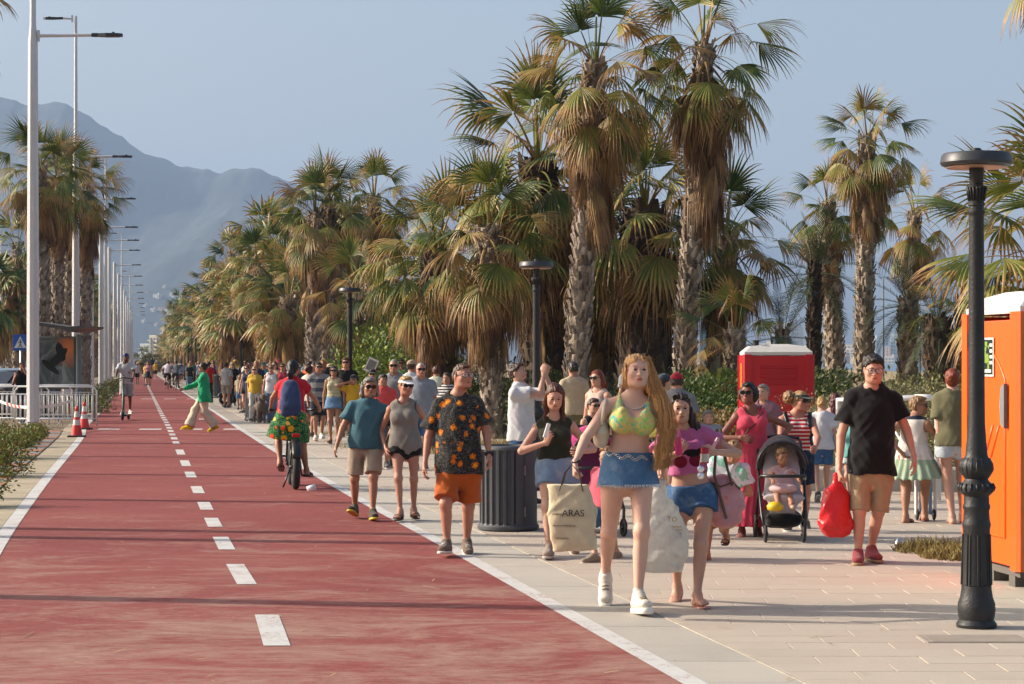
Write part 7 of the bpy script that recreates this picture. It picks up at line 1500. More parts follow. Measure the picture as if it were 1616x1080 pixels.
def toilet(label, col, door_col=None, roof_col='#c9c6c0', name='portable_toilet', pallet=True):
    """a portable toilet: 1.1 m square, 2.15 m high; its door looks along -Y of its own frame"""
    t = thing(name, label, 'portable toilet', (0, 0, 0)); m = mat('plastic_' + col, hx(col), .42, var=.05, vscale=2.5, bstr=.1, bscale=200, coat=.1); md = m if door_col is None else mat('plastic_' + door_col, hx(door_col), .42, var=.05, vscale=2.5, coat=.1); W = .55
    b = MB(); b.box((0, 0, .10), (1.1, 1.1, .05)); [b.box((x, 0, .04), (.12, 1.12, .08)) for x in (-.42, 0, .42)]; b.build('base', mat('skid_grey', hx('#5f5b56'), .8), t)
    for x in (-1, 1): b = MB(); b.box((x * W, 0, 1.08), (.03, 1.0, 1.92)); [b.box((x * (W + .018), 0, 1.55 + .09 * k), (.02, .62, .035), bev=.008) for k in range(4)]; b.box((x * (W + .015), 0, .7), (.014, .8, 1.0), bev=.006); b.build('side_wall', m, t)
    b = MB(); b.box((0, W, 1.08), (1.0, .03, 1.92)); [b.box((0, W + .018, 1.60 + .085 * k), (.62, .022, .034), bev=.009) for k in range(4)]; b.box((0, W + .015, .85), (.74, .014, 1.2), bev=.006); b.build('back_wall', m, t)
    for x in (-1, 1):
        for y in (-1, 1): b = MB(); b.prism([(x * (W + .03), y * (W - .09)), (x * (W + .03), y * (W + .01)), (x * (W - .0), y * (W + .035)), (x * (W - .11), y * (W + .035)), (x * (W - .11), y * (W + .01)), (x * (W - .0), y * (W - .09))][::x * y], .12, 2.06); b.build('corner_post', m, t)
    b = MB(); b.box((0, -W + .005, 1.07), (.80, .035, 1.86), bev=.01); d = b.build('door', md, t)
    n = 14; arc = [(-.30, .35)] + [(-.30 + .6 * i / n, 1.55 + .2 * math.sin(math.pi * i / n)) for i in range(n + 1)] + [(.30, .35)]
    b = MB(); b.tube([(x, -W - .012, z) for x, z in arc] + [(-.30, -W - .012, .35)], .014, 6, False); [b.tube([(-.1 + .12 * k, -W - .014, .95), (.06 + .12 * k, -W - .014, 1.2)], .01, 6) for k in range(2)]; b.build('door_moulding', md, d, True)
    b = MB(); b.box((-.02, -W - .022, 1.72), (.22, .006, .3)); s = b.build('sticker', sticker_mat(), d)
    for x, z in ((.36, 1.35), (-.36, .62)):
        b = MB(); b.prism([(0, -.17), (.07, -.14), (.09, 0), (.07, .14), (0, .17)], 0, .03, Matrix.Translation((x, -W - .02, z)) @ Matrix.Rotation(math.pi / 2, 4, 'X') @ Matrix.Scale(-1 if x > 0 else 1, 4, (1, 0, 0))); b.build('handle', MAT['slate'], d)
    for z in (.45, 1.2, 1.85): b = MB(); b.box((-.425, -W - .018, z), (.03, .02, .12)); b.build('hinge', MAT['iron'], d)
    b = MB(); q = 1.1
    b.add([(-q / 2, -q / 2, 2.05), (q / 2, -q / 2, 2.05), (q / 2, q / 2, 2.05), (-q / 2, q / 2, 2.05), (-q / 2, -q / 2, 2.10), (q / 2, -q / 2, 2.10), (q / 2, q / 2, 2.10), (-q / 2, q / 2, 2.10), (-.44, -.44, 2.19), (.44, -.44, 2.19), (.44, .44, 2.19), (-.44, .44, 2.19), (-.16, -.38, 2.225), (.16, -.38, 2.225), (.16, .38, 2.225), (-.16, .38, 2.225)],
          [(3, 2, 1, 0)] + [(l + i, l + (i + 1) % 4, l + 4 + (i + 1) % 4, l + 4 + i) for l in (0, 4, 8) for i in range(4)] + [(12, 13, 14, 15)]); rf = b.build('roof', mat('roof_' + roof_col, hx(roof_col), .5, var=.06), t, False)
    b = MB(); b.lathe([(.05, 2.2), (.05, 2.27), (.07, 2.27), (.07, 2.285)], 12, Matrix.Translation((.35, .35, 0))); b.build('vent_pipe', MAT['iron'], rf)
    return t
def sticker_mat():
    if 'sticker' in _MC: return _MC['sticker']
    m, nt, b = nmat('sticker'); v = coords(nt); s = N(nt, 'ShaderNodeSeparateXYZ'); nt.links.new(v, s.inputs[0]); x, z = s.outputs[0], s.outputs[2]
    def rect(x0, x1, z0, z1): return math_(nt, 'MULTIPLY', math_(nt, 'MULTIPLY', math_(nt, 'GREATER_THAN', x, x0), math_(nt, 'LESS_THAN', x, x1)), math_(nt, 'MULTIPLY', math_(nt, 'GREATER_THAN', z, z0), math_(nt, 'LESS_THAN', z, z1)))
    c = mixc(nt, rect(-.115, .075, 1.585, 1.855), hx('#d6d8d4'), hx('#1c2b22')); n = noise(nt, v, 18, 2); c = mixc(nt, math_(nt, 'MULTIPLY', rect(-.1, .0, 1.62, 1.84), math_(nt, 'GREATER_THAN', n, .47)), c, hx('#7f9a3a')); 
    for k in range(4): c = mixc(nt, rect(-.0 + .01, .065, 1.80 - .045 * k, 1.825 - .045 * k), c, hx('#cfd3cf'))
    c = mixc(nt, rect(-.09, .04, 1.60, 1.625), c, hx('#cfd3cf')); nt.links.new(c, b.inputs['Base Color']); b.inputs['Roughness'].default_value = .3; _MC['sticker'] = m; return m
def cone(label, x, y, dull=False):
    t = thing('traffic_cone', label, 'traffic cone', (x, y, 0), group='traffic cones by the barrier'); o = mat('cone_red', hx('#d8362f'), .5, var=.08); w = mat('cone_white', hx('#d6d2cc'), .5, var=.06)
    b = MB(); b.box((0, 0, .02), (.36, .36, .04), bev=.01); b.build('base', MAT['rubber'], t)
    R = lambda z: .135 - .11 * z / .68
    for i, (z0, z1, m) in enumerate(((.04, .27, o), (.27, .39, w), (.39, .45, o), (.45, .58, w), (.58, .70, o))): b = MB(); b.lathe([(R(z0), z0), (R(z1), z1)], 20, cap=(i == 4)); b.build('body' if i == 0 else 'band', m, t, True)
    return t
def barrier(label, x, y, rz, L=2.3, tall=1.):
    t = thing('crowd_barrier', label, 'barrier', (x, y, 0), rz, 'white steel barriers round the works'); m = mat('barrier_white', (.68, .68, .68, 1), .4, var=.05); h = 1.05 * tall
    b = MB(); b.tube([(-L / 2, 0, .05), (-L / 2, 0, h - .1), (-L / 2 + .1, 0, h), (L / 2 - .1, 0, h), (L / 2, 0, h - .1), (L / 2, 0, .05)], .021, 8); b.tube([(-L / 2, 0, .22), (L / 2, 0, .22)], .018, 8); b.tube([(-L / 2, 0, h - .2), (L / 2, 0, h - .2)], .012, 6); b.build('frame', m, t, True)
    n = int(L / .12)
    for k in range(1, n): b = MB(); xx = -L / 2 + L * k / n; b.tube([(xx, 0, .22), (xx, 0, h - .2)], .009, 5); b.build('bar', m, t, True)
    for s in (-1, 1): b = MB(); b.tube([(s * L * .36, -.28, .02), (s * L * .36, 0, .2), (s * L * .36, .28, .02)], .016, 6); b.build('foot', m, t, True)
    return t
def tape(label, pts, group=None):
    m, nt, b = nmat('barrier_tape'); v = coords(nt, 'Generated'); w = coords(nt, 'Object', (1, 1, 1)); s = N(nt, 'ShaderNodeSeparateXYZ'); nt.links.new(w, s.inputs[0]); f = math_(nt, 'FRACT', math_(nt, 'ADD', math_(nt, 'MULTIPLY', s.outputs[0], 5.), math_(nt, 'MULTIPLY', s.outputs[2], 5.))); f2 = math_(nt, 'FRACT', math_(nt, 'MULTIPLY', s.outputs[0], .55))
    nt.links.new(mixc(nt, math_(nt, 'MULTIPLY', math_(nt, 'LESS_THAN', f, .5), math_(nt, 'LESS_THAN', f2, .5)), hx('#d8d4d0'), hx('#c43138')), b.inputs['Base Color']); b.inputs['Roughness'].default_value = .4
    q = MB(); vs = []; P = [Vector(pts[0]).lerp(Vector(pts[0]), 0)]
    out = []
    for a, c in zip(pts, pts[1:]):
        a, c = Vector(a), Vector(c)
        for i in range(8): t = i / 8; p = a.lerp(c, t); p.z -= .06 * math.sin(math.pi * t); out.append(p)
    out.append(Vector(pts[-1]))
    for p in out: vs += [p - Vector((0, 0, .035)), p + Vector((0, 0, .035))]
    q.add(vs, [(2 * i, 2 * i + 2, 2 * i + 3, 2 * i + 1) for i in range(len(out) - 1)]); o = q.build('barrier_tape', m); o.modifiers.new('t', 'SOLIDIFY').thickness = .003; return tag(o, label, 'barrier tape', group)
def bus_shelter():
    x, y = X(92, 60), 60; t = thing('bus_shelter', 'grey bus shelter with a large stormy picture panel on its end', 'bus shelter', (x, y, -.02)); g = mat('shelter_grey', hx('#6b6f70'), .4, .5, .08)
    k = 60 / F_PX; L = lambda px: (px - 92) * k; Z = lambda py: (HOR - py) * k + CAM_H + .02
    b = MB(); b.lathe([(.12, 0), (.085, .05), (.085, Z(528))], 14, Matrix.Translation((L(124), 0, 0))); b.build('post', g, t, True, 40)
    b = MB(); b.lathe([(.06, 0), (.06, Z(528))], 12, Matrix.Translation((L(56), 0, 0))); b.build('post', g, t, True, 40)
    b = MB(); pr = [(L(60), Z(513)), (L(112), Z(521)), (L(122), Z(525)), (L(146), Z(518)), (L(147), Z(515)), (L(122), Z(517)), (L(60), Z(508))]; b.prism([(p[0], p[1]) for p in pr], -1.6, 1.2, Matrix.Rotation(math.pi / 2, 4, 'X')); b.build('roof', mat('shelter_roof', hx('#4d4a47'), .5, .3), t)
    b = MB(); b.box(((L(61) + L(119)) / 2, 0, (Z(531) + Z(614)) / 2), (L(119) - L(61), .1, Z(531) - Z(614)), bev=.02); f = b.build('display_case', g, t)
    m, nt, bs = nmat('poster'); v = coords(nt, 'Generated'); n = noise(nt, v, 2.2, 6, .6, 1.2); s = N(nt, 'ShaderNodeSeparateXYZ'); nt.links.new(v, s.inputs[0]); gl = N(nt, 'ShaderNodeVectorMath', operation='DISTANCE'); nt.links.new(v, gl.inputs[0]); gl.inputs[1].default_value = (.85, .0, .8)
    c = ramp(nt, n, [(.3, hx('#2b3036')), (.5, hx('#5a6264')), (.65, hx('#87918e'))]); w = N(nt, 'ShaderNodeMapRange'); nt.links.new(math_(nt, 'ADD', gl.outputs['Value'], math_(nt, 'MULTIPLY', n, .35)), w.inputs[0]); w.inputs[1].default_value = .6; w.inputs[2].default_value = .2
    c = mixc(nt, w.outputs[0], c, hx('#d07a44'))
    for (px, pz, rot, sx, sz) in ((.52, .58, -.6, .36, .10), (.62, .72, -.55, .12, .22), (.32, .42, .5, .3, .07)):
        mp = N(nt, 'ShaderNodeMapping', vector_type='TEXTURE'); nt.links.new(v, mp.inputs[0]); mp.inputs['Location'].default_value = (px, .0, pz); mp.inputs['Rotation'].default_value = (0, rot, 0); mp.inputs['Scale'].default_value = (sx, 5, sz); ln = N(nt, 'ShaderNodeVectorMath', operation='LENGTH'); nt.links.new(mp.outputs[0], ln.inputs[0]); c = mixc(nt, math_(nt, 'LESS_THAN', math_(nt, 'ADD', ln.outputs['Value'], math_(nt, 'MULTIPLY', n, .5)), 1.2), c, hx('#15181b'))
    nt.links.new(c, bs.inputs['Base Color']); bs.inputs['Roughness'].default_value = .15
    b = MB(); b.box(((L(63) + L(117)) / 2, -.055, (Z(534) + Z(612)) / 2), (L(117) - L(63), .012, Z(534) - Z(612))); b.build('poster', m, f)
    b = MB(); b.box((L(112), .9, .5), (1.2, .35, .05)); [b.box((L(112) + q, .9, .24), (.05, .3, .5)) for q in (-.5, .5)]; b.build('bench', g, t)
def ped_sign():
    x = X(32, 78); t = thing('crossing_sign', 'blue square pedestrian crossing sign on a post beyond the shelter', 'road sign', (x, 78, 0)); k = 78 / F_PX; zc = (HOR - 541) * k + CAM_H; w = .27
    b = MB(); b.tube([(0, .03, 0), (0, .03, zc + .1)], .03, 8); b.build('post', MAT['steel'], t, True)
    b = MB(); b.box((0, 0, zc), (2 * w, .02, 2 * w + .04), bev=.004); p = b.build('plate', mat('sign_blue', hx('#1f57a8'), .4, var=.03), t)
    b = MB(); b.prism([(-w * .82, -w * .72), (w * .82, -w * .72), (0, w * .86)], 0, .004, Matrix.Translation((0, -.012, zc)) @ Matrix.Rotation(math.pi / 2, 4, 'X')); b.build('triangle', mat('sign_white', hx('#dadada'), .4, var=0), p)
    b = MB(); q = -.02; b.lathe([(.001, -.03), (.03, 0), (.001, .03)], 8, Matrix.Translation((.0, q, zc + .10))); [b.tube(l, .014, 5) for l in ([(0, q, zc + .07), (0, q, zc - .05)], [(0, q, zc - .05), (-.06, q, zc - .18)], [(0, q, zc - .05), (.07, q, zc - .18)], [(0, q, zc + .05), (-.07, q, zc - .02)], [(0, q, zc + .05), (.07, q, zc)])]; b.build('walking_figure', MAT['black_plastic'], p)
def car(label, x, y, rz, col, group='parked cars beyond the barriers', z=-.03):
    t = thing('parked_car', label, 'car', (x, y, z), rz, group); m = mat('car_' + col, hx(col), .25, .3, .03, coat=.8); W = .88
    def shell(prof, w, nm, mt, par, inset=.0):
        b = MB(); n = len(prof); vs = []
        for yy, k in ((-w, .94), (-w * .93, 1.), (w * .93, 1.), (w, .94)): vs += [(px, yy, .55 + (pz - .55) * k) for px, pz in prof]
        fs = [tuple(range(n)), tuple(range(4 * n - 1, 3 * n - 1, -1))] + [(l * n + i, (l + 1) * n + i, (l + 1) * n + (i + 1) % n, l * n + (i + 1) % n) for l in range(3) for i in range(n)]
        return b.add(vs, fs).build(nm, mt, par, True, 35)
    bd = shell([(-2.1, .35), (-2.15, .6), (-2.05, .9), (-1.1, 1.0), (1.3, 1.02), (2.0, .98), (2.12, .7), (2.1, .35), (1.65, .28), (-1.7, .28)], W, 'body', m, t)
    shell([(-1.15, .98), (-.35, 1.42), (.2, 1.5), (1.3, 1.47), (1.85, 1.0)], W * .86, 'cabin', m, t); gm = mat('car_glass', (.02, .025, .03, 1), .05, var=0)
    for s in (-1, 1): b = MB(); b.prism([(-.95, 1.03), (-.3, 1.38), (.45, 1.42), (.45, 1.03)], 0, .012, Matrix.Translation((0, s * (W * .865 + .006), 0)) @ Matrix.Rotation(math.pi / 2, 4, 'X')); b.build('side_window', gm, t); b = MB(); b.prism([(.52, 1.03), (.52, 1.42), (1.2, 1.4), (1.6, 1.03)], 0, .012, Matrix.Translation((0, s * (W * .865 + .006), 0)) @ Matrix.Rotation(math.pi / 2, 4, 'X')); b.build('side_window', gm, t)
    b = MB(); b.add([(-1.12, -.66, 1.03), (-.42, -.6, 1.40), (-.42, .6, 1.40), (-1.12, .66, 1.03)], [(0, 3, 2, 1)]); b.build('windscreen', gm, t).location = (-.03, 0, .02)
    b = MB(); b.add([(1.84, -.66, 1.05), (1.38, -.6, 1.42), (1.38, .6, 1.42), (1.84, .66, 1.05)], [(0, 1, 2, 3)]); b.build('rear_window', gm, t).location = (.03, 0, .02)
    for xx in (-1.35, 1.35):
        for s in (-1, 1): M = Matrix.Translation((xx, s * .78, .32)) @ Matrix.Rotation(math.pi / 2, 4, 'X'); b = MB(); b.lathe([(.2, -.1), (.31, -.1), (.33, -.06), (.33, .06), (.31, .1), (.2, .1)], 24, M); w = b.build('wheel', MAT['rubber'], t, True, 40); b = MB(); b.lathe([(.03, -.11), (.19, -.1), (.19, .1), (.03, .11)], 10, M); b.build('rim', MAT['steel'], w)
    for s in (-1, 1): b = MB(); b.box((2.1, s * .62, .82), (.05, .3, .16), bev=.01); b.build('tail_light', mat('tail_red', hx('#8c1518'), .2, var=0), t); b = MB(); b.box((-2.08, s * .62, .72), (.08, .34, .15), bev=.01); b.build('headlight', mat('head_glass', (.6, .62, .65, 1), .1, var=0), t); b = MB(); b.box((-.75, s * .98, 1.02), (.12, .18, .13), bev=.02); b.build('mirror', m, t)
    return t
LEAF = {}
def bush(label, x, y, w, d, h, n, leaf, seed, col, name='shrub', cat='shrub', group=None, z=-.03, flowers=None, stuff=False, up=.3, coarse=.35):
    """a shrub of many small leaves on an uneven volume, with twigs"""
    r = random.Random(seed); b = MB(); P = []
    lumps = [(r.uniform(-.75, .75) * w / 2, r.uniform(-.7, .7) * d / 2, r.uniform(.3, .75) * h, r.uniform(.3, .5)) for _ in range(max(5, int(7 * w / max(h, .1))))]
    for i in range(n):
        lx, ly, lz, lr = r.choice(lumps); v = Vector((r.gauss(0, 1), r.gauss(0, 1), r.gauss(0, 1))).normalized() * (r.random() ** .35); R = lr * h * 1.15; p = Vector((lx + v.x * R * 1.2, ly + v.y * R * 1.1, lz + v.z * R * .9)); 
        if p.z < .0: p.z = r.uniform(0, .1)
        p.z = min(p.z, h * r.uniform(.9, 1.12)); o = Vector((v.x, v.y, v.z + up)).normalized(); s = leaf * r.uniform(.6, 1.3); a = Vector((r.gauss(0, 1), r.gauss(0, 1), r.gauss(0, .6))).normalized(); t = (o + a * .9).normalized(); q = t.cross(a).normalized()
        b.add([p, p + t * s * .5 + q * s * .24, p + t * s, p + t * s * .5 - q * s * .24], [(0, 1, 2, 3)])
    key = 'leaf_' + col
    if key not in _MC:
        m, nt, bs = nmat(key); geo = N(nt, 'ShaderNodeNewGeometry'); c0 = hx(col); c = ramp(nt, math_(nt, 'ADD', math_(nt, 'MULTIPLY', geo.outputs['Random Per Island'], .7), math_(nt, 'MULTIPLY', noise(nt, coords(nt), 1.6, 3), .3)), [(.1, tuple(x * .5 for x in c0[:3]) + (1,)), (.5, c0), (.85, (min(1, c0[0] * 1.9 + .03), min(1, c0[1] * 1.55 + .02), c0[2] * 1.2, 1))]); nt.links.new(c, bs.inputs['Base Color']); bs.inputs['Roughness'].default_value = .6
        tr = N(nt, 'ShaderNodeBsdfTranslucent'); nt.links.new(c, tr.inputs[0]); mx = N(nt, 'ShaderNodeMixShader'); mx.inputs[0].default_value = .25; nt.links.new(bs.outputs[0], mx.inputs[1]); nt.links.new(tr.outputs[0], mx.inputs[2]); nt.links.new(mx.outputs[0], nt.nodes['Material Output'].inputs[0]); _MC[key] = m
    t = thing(name, label, cat, (x, y, z), 0, group); f = b.build('foliage', _MC[key], t)
    tw = MB()
    for _ in range(14): lx, ly, lz, lr = r.choice(lumps); tw.tube([(lx * .4, ly * .4, 0), (lx * .8, ly * .8, lz * .5), (lx, ly, lz)], [.018, .012, .006], 4)
    tw.build('stem', MAT['darkbark'], t)
    if flowers:
        fb = MB()
        for _ in range(60): lx, ly, lz, lr = r.choice(lumps); v = Vector((r.gauss(0, 1), r.gauss(0, 1), abs(r.gauss(0, 1)))).normalized() * lr * h * 1.15; c = Vector((lx, ly, lz)) + v; fb.add([c + Vector((.02, 0, 0)), c + Vector((0, -.01, .02)), c - Vector((.02, 0, 0)), c - Vector((0, .01, .02))], [(0, 1, 2, 3)])
        fb.build('blossom', mat('blossom_' + flowers, hx(flowers), .6), t)
    return t
def grass(name, label, pts, n, h, col, seed, cat='grass'):
    r = random.Random(seed); b = MB()
    for _ in range(n):
        cx, cy, rx, ry = r.choice(pts); a, q = r.uniform(0, 6.28), math.sqrt(r.random()); p = Vector((cx + math.cos(a) * rx * q, cy + math.sin(a) * ry * q, -.02)); l = h * r.uniform(.4, 1.1) * (1.15 - q * .6); lean = Vector((r.gauss(0, .5), r.gauss(0, .5), 1)).normalized(); w = Vector((math.cos(a * 7), math.sin(a * 7), 0)) * .006; m = p + lean * l * .6; e = m + (lean + Vector((r.gauss(0, .4), r.gauss(0, .4), -.3))).normalized() * l * .4
        b.add([p - w, p + w, m + w * .7, m - w * .7, e], [(0, 1, 2, 3), (3, 2, 4)])
    m = stone('grass_' + col, [col, '#8a7a4a', '#a39062'], 2.); o = b.build(name, m); return tag(o, label, cat, kind='stuff')
def wheel(parent, c, r, w, name='wheel', spokes=8, tyre=None, axis='X', rim=None):
    M = Matrix.Translation(c) @ (Matrix.Rotation(math.pi / 2, 4, 'Y') if axis == 'X' else Matrix.Rotation(math.pi / 2, 4, 'X')); n = 28
    b = MB(); b.tube([(math.cos(2 * math.pi * k / n) * (r - w / 2), math.sin(2 * math.pi * k / n) * (r - w / 2), 0) for k in range(n + 1)], w / 2, 8, False, M); o = b.build(name, tyre or MAT['rubber'], parent, True)
    b = MB(); b.tube([(math.cos(2 * math.pi * k / n) * (r - w), math.sin(2 * math.pi * k / n) * (r - w), 0) for k in range(n + 1)], w * .22, 6, False, M); b.lathe([(.02, -w * .8), (.025, -w * .3), (.025, w * .3), (.02, w * .8)], 10, M)
    for k in range(spokes): a = 2 * math.pi * k / spokes; b.tube([(0, 0, 0), (math.cos(a) * (r - w), math.sin(a) * (r - w), 0)], .004 if spokes > 8 else .008, 4, M=M)
    b.build('rim', rim or MAT['steel'], o, True); return o
def ebike(label, x, y, rz, s=1., fat=.085, group=None, r=.30):
    """a small-wheeled bicycle pointing along +Y of its frame"""
    t = thing('bicycle', label, 'bicycle', (x, y, 0), rz, group, s); k = MAT['black_plastic']; wheel(t, (0, -.50, r), r, fat, 'rear_wheel', 16, rim=k); wheel(t, (0, .52, r), r, fat, 'front_wheel', 16, rim=k)
    b = MB(); [b.tube(l, q, 8) for l, q in (([(0, -.12, .30), (0, -.24, .78)], .022), ([(0, -.12, .30), (0, .40, .74)], .03), ([(0, .36, .82), (0, .42, .66)], .026), ([(.07, -.5, r), (.05, -.14, .30)], .013), ([(-.07, -.5, r), (-.05, -.14, .30)], .013), ([(.07, -.5, r), (.03, -.22, .70)], .011), ([(-.07, -.5, r), (-.03, -.22, .70)], .011))]; b.build('frame', k, t, True)
    b = MB(); [b.tube(l, .014, 7) for l in ([(.07, .52, r), (.06, .43, .66), (0, .42, .68)], [(-.07, .52, r), (-.06, .43, .66), (0, .42, .68)])]; b.build('fork', k, t, True)
    b = MB(); b.tube([(0, .36, .82), (0, .32, 1.0)], .016, 7); b.tube([(-.32, .20, 1.04), (-.18, .30, 1.03), (0, .33, 1.0), (.18, .30, 1.03), (.32, .20, 1.04)], .013, 7); b.tube([(-.32, .20, 1.04), (-.21, .28, 1.035)], .02, 7); b.tube([(.32, .20, 1.04), (.21, .28, 1.035)], .02, 7); b.build('handlebar', k, t, True)
    F = Field((-.2, -.45, .7), (.2, .05, 1.0), .012); F.ell((0, -.30, .88), (.13, .11, .045), None, .03); F.ell((0, -.16, .89), (.05, .14, .035), None, .04); finish(F, 'saddle', k, t)
    b = MB(); b.tube([(0, -.23, .74), (0, -.25, .86)], .016, 8); b.build('seat_post', MAT['steel'], t, True)
    b = MB(); b.tube([(0, -.50 + (r + .055) * math.cos(a), r + (r + .055) * math.sin(a)) for a in [math.radians(q) for q in range(15, 171, 12)]], fat * .62, 8, flat=.35); b.build('mudguard', k, t, True)
    b = MB(); b.box((0, -.62, .72), (.11, .05, .05), bev=.01); b.build('rear_light', mat('rear_red', hx('#b01018'), .25, var=0), t)
    for sg, a in ((-1, .9), (1, -2.2)):
        c = Vector((sg * .1, -.12 + math.cos(a) * .16, .30 + math.sin(a) * .16)); b = MB(); b.tube([(sg * .08, -.12, .30), tuple(c)], .012, 6); b.box(tuple(c + Vector((sg * .06, 0, 0))), (.10, .09, .025)); b.build('pedal', k, t, True)
    b = MB(); b.lathe([(.09, -.006), (.09, .006)], 20, Matrix.Translation((.055, -.12, .30)) @ Matrix.Rotation(math.pi / 2, 4, 'Y')); b.build('chainring', MAT['steel'], t)
    b = MB(); b.tube([(-.06, -.32, .28), (-.16, -.42, .03)], .012, 6); b.build('kickstand', k, t, True)
    return t
def scooter(label, x, y, s=1.):
    t = thing('kick_scooter', label, 'scooter', (x, y, 0), 0, s=s); k = MAT['black_plastic']; wheel(t, (0, -.42, .11), .11, .05, 'front_wheel', 5, rim=k); wheel(t, (0, .44, .11), .11, .05, 'rear_wheel', 5, rim=k)
    b = MB(); b.box((0, .08, .13), (.16, .62, .04), bev=.015); b.build('deck', k, t); b = MB(); b.tube([(0, -.28, .13), (0, -.40, .2), (0, -.36, .32), (0, -.28, 1.08)], .02, 8); b.tube([(-.03, -.42, .11), (-.03, -.40, .24)], .01, 6); b.tube([(.03, -.42, .11), (.03, -.40, .24)], .01, 6); b.build('stem', mat('scooter_green', hx('#3a4f49'), .4, .4), t, True)
    b = MB(); b.tube([(-.24, -.25, 1.08), (0, -.28, 1.1), (.24, -.25, 1.08)], .014, 8); b.build('handlebar', k, t, True); return t
def stroller(label, x, y, rz, s, canopy, fabric, seatc='#c8c0c0'):
    t = thing('stroller', label, 'stroller', (x, y, 0), rz, s=s); k = MAT['black_plastic']
    for sx in (-1, 1):
        wheel(t, (sx * .19, -.36, .09), .09, .035, 'front_wheel', 6, rim=k); wheel(t, (sx * .25, .33, .14), .14, .035, 'rear_wheel', 6, rim=k)
        b = MB(); b.tube([(sx * .19, -.36, .10), (sx * .22, -.28, .26), (sx * .23, .05, .56), (sx * .22, .40, .98), (sx * .20, .46, 1.02)], .015, 8); b.tube([(sx * .25, .33, .14), (sx * .23, .02, .55)], .013, 8); b.tube([(sx * .225, -.25, .28), (sx * .25, .33, .16)], .011, 7); b.build('side_frame', k, t, True)
    b = MB(); b.tube([(-.20, .46, 1.02), (0, .48, 1.04), (.20, .46, 1.02)], .018, 8); b.build('handlebar', k, t, True)
    b = MB(); b.tube([(-.23, .0, .62), (-.22, -.20, .66), (-.1, -.27, .66), (.1, -.27, .66), (.22, -.20, .66), (.23, .0, .62)], .017, 8); b.build('bumper_bar', k, t, True)
    sm = cloth('stroller_seat_' + seatc, seatc); F = Field((-.25, -.25, .25), (.25, .35, 1.), .013)
    F.loft((0, .02, .46), (0, .19, .95), (1, 0, 0), (0, .5, 1), (.17, .18, .14), (.035, .04, .03), .02, p=3); F.loft((0, -.16, .44), (0, .06, .45), (1, 0, 0), (0, 1), (.17, .17), (.035, .04), .03, p=3); F.loft((0, -.20, .25), (0, -.17, .44), (1, 0, 0), (0, 1), (.13, .16), (.012, .02), .02, p=3); F.warp(folds(.004, 4)); finish(F, 'seat', sm, t)
    F = Field((-.3, -.3, .6), (.3, .5, 1.12), .013); F.ell((0, .13, .72), (.255, .30, .34), None, .01); F.ell((0, .08, .68), (.235, .31, .33), None, .01, 1); F.clip((0, .0, .86), (0, -.85, -.5)); F.clip((0, 0, .7), (0, 0, -1)); F.clip((0, .34, 0), (0, 1, 0)); F.warp(lambda X, Y, Z: .003 * np.sin(Y * 60)); finish(F, 'canopy', canopy, t, 0)
    b = MB(); b.tube([(-.25 * math.cos(a), -.10 + .0 * a, .76 + .24 * math.sin(a)) for a in np.linspace(0, math.pi, 14)], .012, 6); b.build('canopy_rib', k, t, True)
    F = Field((-.25, -.3, .1), (.25, .35, .35), .013); F.loft((0, -.22, .22), (0, .28, .20), (1, 0, 0), (0, .5, 1), (.17, .19, .19), (.07, .09, .10), .02, p=3.5); F.warp(folds(.006, 8)); finish(F, 'basket', fabric, t); return t
def bag(name, label, cat, p, w, d, h, m, seed, lean=0., handles=None, sag=.012, taper=(.9, 1., .95), rz=0., text=None, knot=False, hm=None, group=None):
    """a soft bag whose mouth is at p and which hangs down h"""
    t = thing(name, label, cat, p, rz, group); F = Field((-w, -d - .05, -h - .06), (w, d + .05, .12), .009)
    if knot: F.loft((0, 0, .02), (lean, 0, -h), (1, 0, 0), (0, .12, .3, .6, .88, 1), np.array((.02, .05, .28, .46, .5, .40)) * w, np.array((.02, .04, .3, .5, .55, .42)) * d, .02, (0, 0), 2.4)
    else: F.loft((0, 0, 0), (lean, 0, -h), (1, 0, 0), (0, .5, .9, 1), np.array((taper[0], taper[1], taper[2], taper[2] * .95)) * w / 2, np.array((.5, 1, 1, .8)) * d / 2, .01, (1, 1), 4.)
    f = folds(sag, seed, 1.3, .2); F.warp(f); o = finish(F, 'body', m, t)
    if handles:
        for y in (-1, 1):
            b = MB(); x0 = w * .26; b.tube([(-x0, y * d * .3, -.04), (-x0 * .6, y * d * .2, handles * .6), (0, 0, handles), (x0 * .6, y * d * .2, handles * .6), (x0, y * d * .3, -.04)], .008, 6, flat=.4); b.build('handle', hm or m, t, True)
    return t
def text_on(parent, s, size, loc, m, rot=(math.pi / 2, 0, 0), name='lettering'):
    c = bpy.data.curves.new(name, 'FONT'); c.body = s; c.size = size; c.extrude = .0015; c.align_x = 'CENTER'; o = bpy.data.objects.new(name, c); SC.collection.objects.link(o); o.data.materials.append(m)
    dg = bpy.context.evaluated_depsgraph_get(); me = bpy.data.meshes.new_from_object(o.evaluated_get(dg)); bpy.data.objects.remove(o); me.name = name; q = link(bpy.data.objects.new(name, me), parent); q.location = loc; q.rotation_euler = rot; return q
